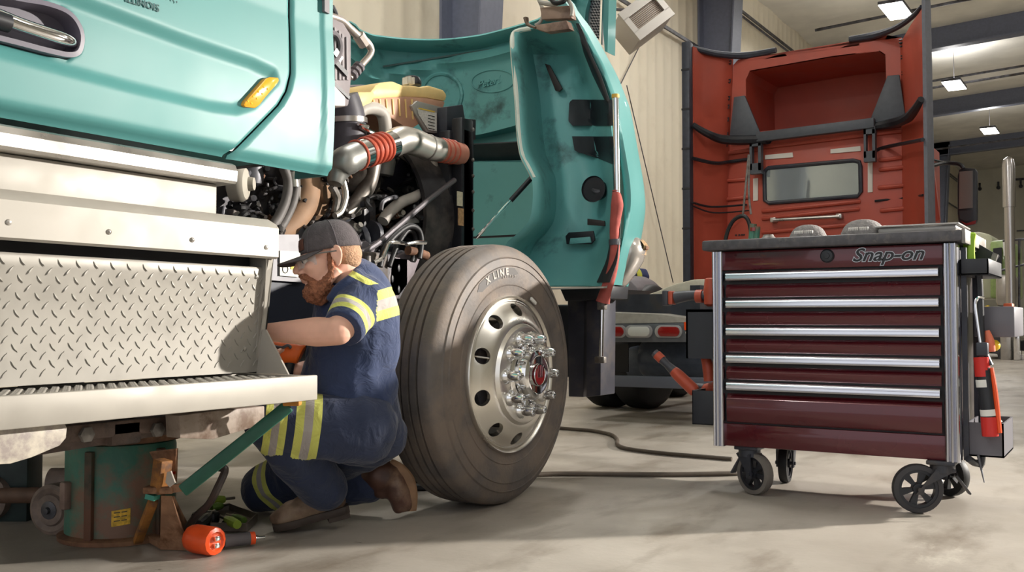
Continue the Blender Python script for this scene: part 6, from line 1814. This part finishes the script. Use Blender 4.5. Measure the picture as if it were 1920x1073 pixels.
def up_extra(p, bone):
    px, py = pix(p)
    if px > 706 and 535 < py < 615 and (p - CAM).dot(FWD) < 3.42:
        s = (py - (572 - (px - 715) * 0.30)) / 29
        return s if abs(s) < 1.3 else None
    if px > 652:
        ln = 509 + (px - 652) * 0.52
        s = (py - ln) / 7 
        if py < 535: return 0.7 + abs(s) * 0.32 if abs(s) < 2 else None
    return None
stripes(me, ubones, [('armN', 0.62, 0.028)], up_extra)
shirt = mesh_obj(me, 'work_shirt', [NAVY], man)
# trousers
b = MB()
limb(b, [hips.lerp(belly, 0.5), hips], [0.142, 0.150]); b.ball(D(700, 815, 3.42), 0.11, 20)
limb(b, [hpN, hpN.lerp(knN, .5), knN], [0.118, 0.108, 0.084]); limb(b, [knN, knN.lerp(anN, .4), knN.lerp(anN, .93)], [0.083, 0.088, 0.076])
limb(b, [hpF, hpF.lerp(knF, .5), knF], [0.118, 0.10, 0.082]); limb(b, [knF, knF.lerp(anF, .5), knF.lerp(anF, .93)], [0.080, 0.083, 0.070])
me = remesh(b, 0.007, 8, 0.6)
folds(me, 0.009, 8, (1, 1, 1))
for v in me.vertices: v.co.z = max(v.co.z, 0.004)
lb_ = {'thN': (hpN, knN, 0.105), 'shN': (knN, anN, 0.085), 'thF': (hpF, knF, 0.1), 'shF': (knF, anF, 0.08), 'hip': (hips, belly, 0.14)}
stripes(me, lb_, [('thN', 0.62, 0.040), ('thN', 0.95, 0.034), ('shF', 0.12, 0.034), ('thF', 0.86, 0.034)])
tr = mesh_obj(me, 'work_trousers', [NAVY2], man)
part('pocket_tag', WHITE, man, lambda b: b.cbox(D(647, 781, 3.235), (0.024, 0.012, 0.006), rot=Matrix.Rotation(YAW, 3, 'Z')))
# boots
BOOT = mat('brown_boot_leather', (104, 82, 66), 0.6, var=0.25, scale=16, dirt=(128, 108, 88), dirt_amt=0.55, dirt_scale=9, bump=0.25, bump_scale=40)
SOLE = mat('boot_sole', (58, 48, 42), 0.75, var=0.2)
def pb_(pts, r): pass
tb, hb2 = atZ(503, 1000, 0.0), D(652, 961, 3.44)
dirb = (tb - hb2).normalized(); L_ = (tb - hb2).length - 0.03
sd = dirb.cross(V((0, 0, 1))).normalized(); ub = sd.cross(dirb).normalized()
Rb = Matrix(((dirb.x, sd.x, ub.x), (dirb.y, sd.y, ub.y), (dirb.z, sd.z, ub.z)))
def B_(x, w, z): return hb2 + dirb * x + sd * w + ub * z
b = MB()
b.ball(B_(0.045, 0, 0.055), 1, 18, (0.05, 0.040, 0.045), Rb); b.ball(B_(L_ * 0.48, 0, 0.055), 1, 18, (0.09, 0.041, 0.046), Rb)
b.ball(B_(L_ - 0.045, 0, 0.042), 1, 18, (0.062, 0.046, 0.034), Rb); b.ball(B_(L_ * 0.70, 0, 0.048), 1, 18, (0.07, 0.048, 0.042), Rb)
b.tube([B_(0.07, 0, 0.05), B_(0.07, 0, 0.10), anN + V((0, 0, 0.02))], [0.054, 0.056, 0.060], 16)
me = remesh(b, 0.006, 4)
NN = [v.normal.copy() for v in me.vertices]
for v in me.vertices:
    v.co.z = max(v.co.z, 0.012); v.co += NN[v.index] * noise.noise(v.co * 28) * 0.005
bt = mesh_obj(me, 'boot', [BOOT], man)
def sole(b):
    prof = [(-0.006, .020), (0.008, .033), (0.04, .036), (0.10, .033), (0.16, .042), (L_ - 0.05, .048), (L_ - 0.01, .036), (L_ + 0.012, .014)]
    def ringz(z, g):
        return [B_(x, w + g, z) for x, w in prof] + [B_(x, -w - g, z) for x, w in reversed(prof)]
    b.loft([ringz(0.002, 0.0), ringz(0.010, 0.003), ringz(0.020, 0.004), ringz(0.027, 0.001)])
    b.loft([[B_(x, w, z) for x, w in ((-0.004, .024), (0.01, .033), (0.07, .034), (0.07, -.034), (0.01, -.033), (-0.004, -.024))] for z in (-0.014, 0.004)])
part('boot_sole', SOLE, bt, sole)
# far boot: toe on the floor, heel up
bt2c, bt2t = D(722, 884, 3.58), D(756, 952, 3.60)
b = MB()
hl2 = D(752, 905, 3.60)
b.tube([D(694, 884, 3.62), D(712, 890, 3.60), D(730, 902, 3.60)], [0.060, 0.060, 0.056], 18)
b.tube([D(726, 890, 3.60), D(738, 905, 3.60), D(748, 925, 3.60), D(755, 952, 3.60), D(757, 960, 3.60)], [0.05, 0.048, 0.046, 0.036, 0.026], 18)
b.ball(D(716, 918, 3.6), 0.036, 14)
me = remesh(b, 0.006, 4)
NN = [v.normal.copy() for v in me.vertices]
for v in me.vertices:
    v.co.z = max(v.co.z, 0.003); v.co += NN[v.index] * noise.noise(v.co * 28) * 0.004
bt2 = mesh_obj(me, 'boot', [mat('dark_brown_boot', (82, 56, 46), 0.5, var=0.2, scale=14, dirt=(116, 92, 74), dirt_amt=0.5, dirt_scale=10)], man)
part('boot_sole', mat('tan_welt', (128, 98, 72), 0.7, var=0.15), bt2, lambda b: b.tube([D(727, 872, 3.6), D(744, 886, 3.6), D(758, 905, 3.6), D(765, 930, 3.6), D(766, 958, 3.6)], [0.012, 0.017, 0.018, 0.016, 0.013], 12, flat=2.2))
# ---- the tool in the hands
YT3 = 3.31
t = thing('impact_gun', 'orange cordless impact wrench held by the kneeling person behind the step', 'power tool', D(540, 670, YT3))
OR2 = mat('orange_tool_body', (214, 98, 34), 0.42, var=0.1, scale=20)
part('motor_housing', OR2, t, lambda b: b.tube([D(566, 664, YT3), D(560, 662, YT3), D(540, 661, YT3), D(512, 657, YT3)], [0.028, 0.035, 0.038, 0.034], 18))
part('nose', BLACK, t, lambda b: b.tube([D(516, 657, YT3), D(496, 654, YT3), D(484, 652, YT3)], [0.033, 0.024, 0.014], 16))
part('top_hook', DGT, t, lambda b: b.tube([D(508, 648, YT3 - .03), D(528, 652, YT3 - .04), D(540, 648, YT3 - .04), D(546, 653, YT3 - .04)], 0.005, 8))
part('grip', BLACK, t, lambda b: b.tube([D(545, 672, YT3), D(540, 695, YT3), D(538, 715, YT3)], [0.02, 0.018, 0.02], 14))
part('battery', BLACK, t, lambda b: b.cbox(D(534, 724, YT3), (0.08, 0.05, 0.03), rot=Matrix.Rotation(YAW, 3, 'Z'), bevel=0.006))
# ================================================================== axle jack, stand and things on the floor
jc = V((-2.71, 1.97, 0))
jc = atZ(226, 1022, 0.0); 
jb = atZ(226, 1022, 0.0)
# the jack body is a barrel standing under the frame
jc = CAM + (jb - CAM) * 1.0
jc.z = 0
rj = 0.175
back = V((jc.x, jc.y, 0)).normalized()
jc = jc + back * 0.16
jack = thing('axle_jack', 'rust-stained green barrel-shaped truck jack on wheels under the frame', 'jack', (jc.x, jc.y, 0))
def JC(a, r, z): return jc + V((math.cos(a) * r, math.sin(a) * r, z))
part('barrel', GREENHULK, jack, lambda b: b.lathe([(rj, 0.02), (rj, 0.30), (rj - 0.004, 0.315), (rj - 0.02, 0.32)], jc, (0, 0, 1), 48))
part('base_ring', RUST, jack, lambda b: b.lathe([(rj + 0.02, 0.001), (rj + 0.022, 0.015), (rj + 0.002, 0.024), (rj + 0.0, 0.024)], jc, (0, 0, 1), 48))
part('top_plate', RUST, jack, lambda b: b.lathe([(rj - 0.01, 0.318), (rj + 0.03, 0.325), (rj + 0.03, 0.345), (rj - 0.02, 0.352)], jc, (0, 0, 1), 40))
tocam = math.atan2(-jc.y, -jc.x)
for da in (0.55, -0.72):
    a = tocam - da
    part('seam_angle', mat('rusty_green_seam', (74, 70, 56), 0.6, var=0.3, scale=20, dirt=(104, 70, 54), dirt_amt=0.6), jack, lambda b: b.beam(JC(a, rj + 0.006, 0.02), JC(a, rj + 0.006, 0.30), 0.026, 0.02, up=(math.cos(a), math.sin(a), 0), bevel=0.003))
al = tocam - 0.05 + 0.02
def lab(b):
    g = []
    for z in (0.065, 0.115):
        g.append([JC(tocam + 0.0 + t, rj + 0.0015, z + (t - 0.02) * 0.02) for t in (-0.16, -0.08, 0.0, 0.08, 0.16)])
    b.sheet(g, 0.001)
part('warning_label', mat('warning_yellow', (214, 172, 56), 0.6, var=0.3, scale=70), jack, lab)
for i in range(3):
    part('label_line', BLACK, jack, lambda b: b.beam(JC(tocam - 0.12, rj + 0.003, 0.105 - i * 0.013), JC(tocam + 0.10, rj + 0.003, 0.108 - i * 0.013), 0.001, 0.003))
# its wheels at the left
wl = atZ(100, 1008, 0.0); wl.z = 0.085
wd = RGT * 0.35 + FWD * -0.0; 
axj = (-FWD * 0.9 + RGT * -0.25).normalized()
BRW = mat('brown_wheel', (124, 108, 98), 0.6, var=0.25, scale=20)
wl2 = wl + back * 0.05
wj = part('jack_wheel', BRW, jack, lambda b: b.lathe([(0.02, 0.028), (0.05, 0.026), (0.055, 0.018), (0.072, 0.024), (0.084, 0.018), (0.085, 0), (0.084, -0.05), (0.072, -0.055), (0.02, -0.055)], wl2, axj, 36))
part('wheel_hub', DKGREY, wj, lambda b: b.lathe([(0.03, 0.02), (0.03, 0.03), (0.012, 0.034), (0.010, 0.045), (0.0, 0.046)], wl2, axj, 20))
wl4 = wl + back * 0.16 + V((0, 0, 0.07))
part('wheel_arm', BRW, jack, lambda b: [b.tube([wl4 - RGT * 0.02, wl4 + RGT * 0.11], 0.052, 20, smooth=False), b.beam(wl2 + V((0, 0, 0.0)) - FWD * 0.0 + back * 0.06, wl4 + RGT * 0.08, 0.06, 0.03)] )
part('valve_block', mat('block_grey_red', (132, 110, 100), 0.5, var=0.2), jack, lambda b: [b.cbox(JC(tocam - 1.1 + 0.0, rj + 0.012, 0.155), (0.03, 0.03, 0.09), bevel=0.008)])
part('cross_tube', mat('brown_tube', (98, 74, 60), 0.6, var=0.2), jack, lambda b: b.cyl(atD(-30, 930, 3.55), atD(160, 928, 3.45), 0.028, 12))
part('rear_post', mat('dark_green_post', (34, 48, 46), 0.5, var=0.2), jack, lambda b: b.cbox(atD(20, 880, 3.62) * 1.0, (0.18, 0.12, 0.36), rot=Matrix.Rotation(YAW, 3, 'Z'), bevel=0.006))
wl3 = atZ(-22, 978, 0); wl3.z = 0.085
part('jack_wheel', BRW, jack, lambda b: b.lathe([(0.02, 0.02), (0.07, 0.02), (0.085, 0.012), (0.085, -0.05), (0.02, -0.05)], wl3, axj, 30))

# rusty jack stand in front of the barrel
st0 = atZ(345, 1034, 0.0)
def S(px, py, d=3.0): return atD(px, py, d)
stand = thing('jack_stand', 'rusty tan jack stand with ratchet post in front of the green barrel jack', 'jack stand', S(310, 1030))
DS = 3.02
TANR = mat('tan_rust', (150, 112, 84), 0.75, var=0.25, scale=14, dirt=(104, 70, 46), dirt_amt=0.5, dirt_scale=12, bump=0.3)
ORR = mat('orange_rust', (156, 104, 48), 0.7, var=0.25, scale=18, dirt=(100, 70, 52), dirt_amt=0.5, dirt_scale=14)
def fl(p): p = p.copy(); p.z = 0.002; return p
feet = [fl(atZ(276, 1018, 0)), fl(atZ(300, 1032, 0)), fl(atZ(350, 1034, 0)), fl(atZ(342, 1000, 0))]
part('leg', TANR, stand, lambda b: b.loft([[feet[1] + V((0, 0, .0)), feet[2], feet[2] - FWD * -0.03, feet[1] - FWD * -0.03], [S(302, 930, DS), S(322, 930, DS), S(322, 930, DS + .03), S(302, 930, DS + .03)]]))
part('leg', ORR, stand, lambda b: b.beam(S(288, 938, DS + .02), fl(atZ(258, 1024, 0)) + V((0, 0, .012)), 0.028, 0.02, bevel=0.003))
part('leg', TANR, stand, lambda b: b.beam(S(316, 936, DS + .05), fl(atZ(345, 1000, 0)) + V((0, 0, .012)), 0.034, 0.02, bevel=0.003))
part('foot_plate', TANR, stand, lambda b: b.prism([feet[0], feet[1], feet[2], feet[3]], (0, 0, 0.02), bevel=0.003))
part('teal_band', mat('teal_band', (60, 140, 124), 0.5), stand, lambda b: b.beam(S(285, 936, DS), S(287, 927, DS), 0.036, 0.03))
part('post', ORR, stand, lambda b: b.beam(S(298, 925, DS), S(306, 862, DS), 0.042, 0.042, bevel=0.004))
part('collar', TANR, stand, lambda b: [b.cbox(S(300, 918, DS), (0.09, 0.05, 0.022), rot=Matrix.Rotation(YAW, 3, 'Z'), bevel=0.006), b.beam(S(318, 918, DS), S(352, 912, DS), 0.03, 0.022)] and None)
part('saddle', TANR, stand, lambda b: b.prism([S(px, py, DS + .04) for px, py in ((280, 848), (330, 842), (328, 905), (310, 915), (296, 880))], FWD * 0.02))
part('pawl', mat('white_pawl', (186, 176, 164), 0.5), stand, lambda b: b.prism([S(px, py, DS - .025) for px, py in ((313, 886), (320, 884), (328, 906), (318, 914), (310, 905))], FWD * 0.01))
part('striped_sticker', LENSRED, stand, lambda b: b.prism([S(px, py, DS + .035) for px, py in ((318, 886), (329, 884), (329, 889), (319, 892))], FWD * 0.003))
# long green lever
lv0, lv1 = D(342, 921, 2.96), D(548, 756, 2.99)
t = thing('pry_lever', 'long green lever bar slanting up from the jack stand to the step', 'lever bar', lv0)
part('bar', mat('lever_green', (40, 96, 78), 0.45, var=0.15, scale=12, dirt=(70, 78, 62), dirt_amt=0.3), t, lambda b: b.beam(lv0, lv0.lerp(lv1, .97), 0.020, 0.040, bevel=0.006))
part('end_cap', mat('ochre_cap', (186, 124, 48), 0.6, var=0.2), t, lambda b: b.cbox(lv1, (0.05, 0.04, 0.016), rot=Matrix.Rotation(YAW, 3, 'Z'), bevel=0.004))
# orange and grey tool lying in front
oc = atZ(390, 1036, 0)
def O(px, py, h): 
    p_ = atZ(px, py, h); return p_
t = thing('air_tool', 'round orange-headed tool with grey grip lying on the floor by the stand', 'hand tool', oc)
oo = O(392, 1014, 0.045); o1 = oo - RGT * 0.045 + FWD * 0.035
axo = (RGT * 0.86 - FWD * 0.51).normalized()
part('head', mat('bright_orange', (226, 82, 34), 0.35, var=0.08), t, lambda b: b.lathe([(0.030, -0.085), (0.040, -0.075), (0.0445, -0.05), (0.0445, 0.015), (0.041, 0.028), (0.030, 0.032), (0.026, 0.026), (0.0, 0.026)], oo, axo, 12))
part('socket', CHROME, t, lambda b: [b.cbox(oo + axo * 0.03 + V((0, 0, 0.01)), (0.02, 0.02, 0.014), bevel=0.003), b.cbox(oo + axo * 0.03 - V((0, 0, 0.012)), (0.018, 0.02, 0.014), bevel=0.003)] and None)
part('grip', mat('soft_grey_grip', (84, 80, 82), 0.6), t, lambda b: b.tube([O(418, 1016, 0.026), O(440, 1013, 0.026), O(468, 1010, 0.026)], [0.022, 0.0205, 0.021], 16))
part('end_ring', MATS['bright_orange'], t, lambda b: b.tube([O(468, 1010, 0.026), O(477, 1009, 0.026)], 0.0205, 16))
part('tip', CHROME, t, lambda b: b.tube([O(477, 1009, 0.026), O(484, 1009, 0.026), O(497, 1008, 0.026)], [0.011, 0.006, 0.005], 10))
# metal tray with green-handled tools
c = [atZ(396, 996, 0.004), atZ(462, 997, 0.004), atZ(482, 978, 0.004), atZ(430, 958, 0.004), atZ(392, 962, 0.004)]
tray = thing('metal_tray', 'shallow steel tray of tools on the floor beside the front boot', 'tray', c[0])
TRM = mat('tray_steel', (132, 124, 116), 0.35, metal=0.8, var=0.15)
part('tray_base', TRM, tray, lambda b: b.prism(c, (0, 0, 0.004)))
def trw(b):
    for i in range(len(c)):
        b.beam(c[i] + V((0, 0, 0.014)), c[(i + 1) % len(c)] + V((0, 0, 0.014)), 0.004, 0.028)
part('tray_rim', TRM, tray, trw)
GT = [mat('green_grip_a', (150, 176, 58), 0.45), mat('green_grip_b', (92, 122, 44), 0.5), BLACK, mat('olive_grip', (112, 130, 60), 0.5)]
def floor_tool(p0, p1, m_, lbl, r=0.011, h=0.025, shaft=True):
    a, e = atZ(*p0, h), atZ(*p1, h)
    t = thing('screwdriver', lbl, 'hand tool', a, 'hand tools heaped round the steel tray')
    part('handle', m_, t, lambda b: b.tube([a, a.lerp(e, .35), a.lerp(e, .6)], [r, r * 1.15, r * .8], 10))
    if shaft:
        part('shaft', TRM, t, lambda b: b.tube([a.lerp(e, .58), e], r * .35, 8, smooth=False))
floor_tool((445, 984), (412, 968), GT[0], 'pale green screwdriver lying uppermost in the steel tray', 0.015, 0.035)
floor_tool((458, 976), (425, 964), GT[1], 'dark green screwdriver nearest the boot in the steel tray', 0.011, 0.03)
floor_tool((420, 982), (440, 962), GT[2], 'black-handled driver crossing under the green ones in the tray', 0.010, 0.018)
floor_tool((392, 940), (440, 934), GT[0], 'lime-handled tool lying behind the steel tray, pointing at the knee', 0.016, 0.02)
floor_tool((375, 962), (398, 944), GT[3], 'olive-handled tool nearest the jack stand', 0.015, 0.04)
floor_tool((396, 952), (430, 946), GT[1], 'dark green tool half hidden behind the black hose', 0.013, 0.03)
floor_tool((372, 985), (402, 958), GT[2], 'black tool leaning on the left edge of the steel tray', 0.016, 0.05)
o = MB().cbox(atZ(385, 972, 0.03), (0.09, 0.06, 0.05), rot=Matrix.Rotation(0.5, 3, 'Z'), bevel=0.015).build('black_case', BLACK); tag(o, 'small black case beside the steel tray behind the orange tool', 'case')
t = MB().tube([D(352, 990, 3.2), D(368, 968, 3.15), D(392, 945, 3.12), D(408, 915, 3.1), D(422, 882, 3.12), D(412, 878, 3.2)], 0.012, 10).build('rubber_hose', mat('brown_black_hose', (64, 56, 52), 0.5)); tag(t, 'stiff dark hose curving up between the jack stand and the tray', 'hose')
# small black pad behind the rear boot
o = MB().cbox(atZ(783, 914, 0.012), (0.09, 0.05, 0.02), rot=Matrix.Rotation(YAW, 3, 'Z'), bevel=0.004).build('rubber_pad', BLACK); tag(o, 'small black rubber pad on the floor between boot and tyre', 'pad')
# air hoses on the floor
def fh_(pts, r=0.011): return [atZ(px, py, r + 0.001) for px, py in pts]
AH = mat('dusty_air_hose', (84, 74, 64), 0.6, var=0.1)
o = MB().tube(fh_([(1010, 800), (1075, 805), (1110, 808), (1145, 815), (1157, 824), (1158, 834), (1178, 842), (1240, 850), (1310, 856), (1372, 861)]), 0.011, 10).build('air_hose', AH); tag(o, 'dark air hose snaking from the black channel to the cart, with a bend', 'hose')
o = MB().tube(fh_([(700, 905), (800, 900), (960, 893), (1035, 889), (1120, 889), (1250, 890), (1372, 888), (1384, 886)]), 0.011, 10).build('air_hose', AH); tag(o, 'straight dark air hose running from the wheel to the front caster', 'hose')
# ================================================================== background at the far right: green and chrome truck
gt = thing('parked_truck', 'green and chrome parked truck far away at the right edge of the picture', 'truck', (1.0, 24, 0))
def K(px, py, y=20.0): return atY(px, py, y)
PGR = mat('pale_green_paint', (134, 156, 96), 0.4, coat=0.3, var=0.08)
def kp(name, m_, pts, y, dy, bev=0.0, sub=None):
    return part(name, m_, sub or gt, lambda b: b.prism([K(px, py, y) for px, py in pts], (0, dy, 0), bevel=bev))
kp('cab', mat('pale_cab', (176, 176, 152), 0.5), ((1818, 438), (1832, 434), (1858, 440), (1862, 450), (1862, 560), (1818, 560)), 21, 1.6, 0.05)
kp('cab_side', PGR, ((1856, 452), (1890, 449), (1902, 456), (1904, 560), (1856, 560)), 20.4, 1.4, 0.05)
kp('black_panel', BLACK, ((1862, 466), (1878, 464), (1878, 514), (1862, 518)), 20.3, 0.1)
kp('mirror_bracket', WHITE, ((1880, 452), (1888, 452), (1892, 476), (1882, 480)), 20.2, 0.1)
kp('silver_tank', SCUFF, ((1866, 514), (1904, 514), (1904, 576), (1866, 576)), 19.8, 0.7, 0.1)
kp('chassis', DKGREY, ((1840, 600), (1898, 600), (1898, 662), (1892, 696), (1874, 698), (1870, 664), (1842, 662)), 20.2, 1.5, 0.02)
kp('step_box', SCUFF, ((1874, 592), (1896, 592), (1896, 676), (1876, 680)), 19.9, 0.3, 0.02)
kp('light_cluster', CHROME, ((1899, 590), (1912, 590), (1912, 676), (1900, 676)), 19.8, 0.2, 0.02)
kp('front_tyre', RUBDARK, ((1908, 640), (1930, 636), (1932, 700), (1914, 712), (1902, 700), (1900, 660)), 20.3, 0.4, 0.05)
part('exhaust_stack', mat('stack_chrome', (176, 172, 170), 0.25, metal=0.9), gt, lambda b: b.lathe([(0.085, 0), (0.085, 2.0), (0.105, 2.0), (0.105, 2.75), (0.085, 2.85), (0.02, 2.9)], K(1896, 600, 19.6), (0, 0, 1), 24))
part('stack_rail', DKGREY, gt, lambda b: [b.cyl(K(1880, 452, 19.7), K(1925, 448, 19.7), 0.02, 8), b.cyl(K(1836, 518, 19.7), K(1925, 495, 19.7), 0.02, 8), b.cyl(K(1911, 448, 19.7), K(1911, 580, 19.7), 0.02, 8)] and None)
part('hub', CHROME, gt, lambda b: b.lathe([(0.12, 0), (0.12, 0.05), (0.05, 0.1)], K(1916, 670, 20.2), (0, -1, 0), 20))
kp('yellow_light', YELLOW, ((1840, 578), (1852, 572), (1860, 582), (1858, 592), (1842, 592)), 20.0, 0.2)
# hooks hanging along the far rail
for i, px in enumerate((1780, 1837, 1872, 1898, 1914)):
    c = atY(px, 350, 44.2); c.z = 6.10
    o = MB().cyl(c + V((0, 0, 0.18)), c - V((0, 0, 0.05)), 0.04, 8).ball(c - V((0, 0, 0.06)), 0.08, 10).build('trim_%d' % (90 + i), DKGREY); struct(o)
# hi-vis jacket of somebody behind the casing
jk = atY(1188, 520, 8.2)
t = thing('safety_vest', 'navy and yellow safety vest hung behind the grey casing', 'vest', jk)
part('cloth', mat('vest_navy', (52, 62, 104), 0.8, var=0.15), t, lambda b: b.prism([atY(px, py, 8.2) for px, py in ((1174, 514), (1184, 504), (1196, 502), (1202, 516), (1200, 536), (1192, 534), (1182, 524))], (0, 0.2, 0), bevel=0.02))
part('yellow_stripe', mat('vest_yellow', (206, 204, 84), 0.8), t, lambda b: b.tube([atY(1191, 501, 8.18), atY(1199, 513, 8.16), atY(1200, 528, 8.16), atY(1203, 541, 8.16)], 0.022, 8))
part('stand_pole', DKGREY, t, lambda b: b.cyl(atY(1188, 535, 8.3), V((atY(1188, 535, 8.3).x, 8.3, 0.0)), 0.02, 8))
part('pole_foot', DKGREY, t, lambda b: b.cyl(V((jk.x, 8.3, 0.0)), V((jk.x, 8.3, 0.02)), 0.15, 20))
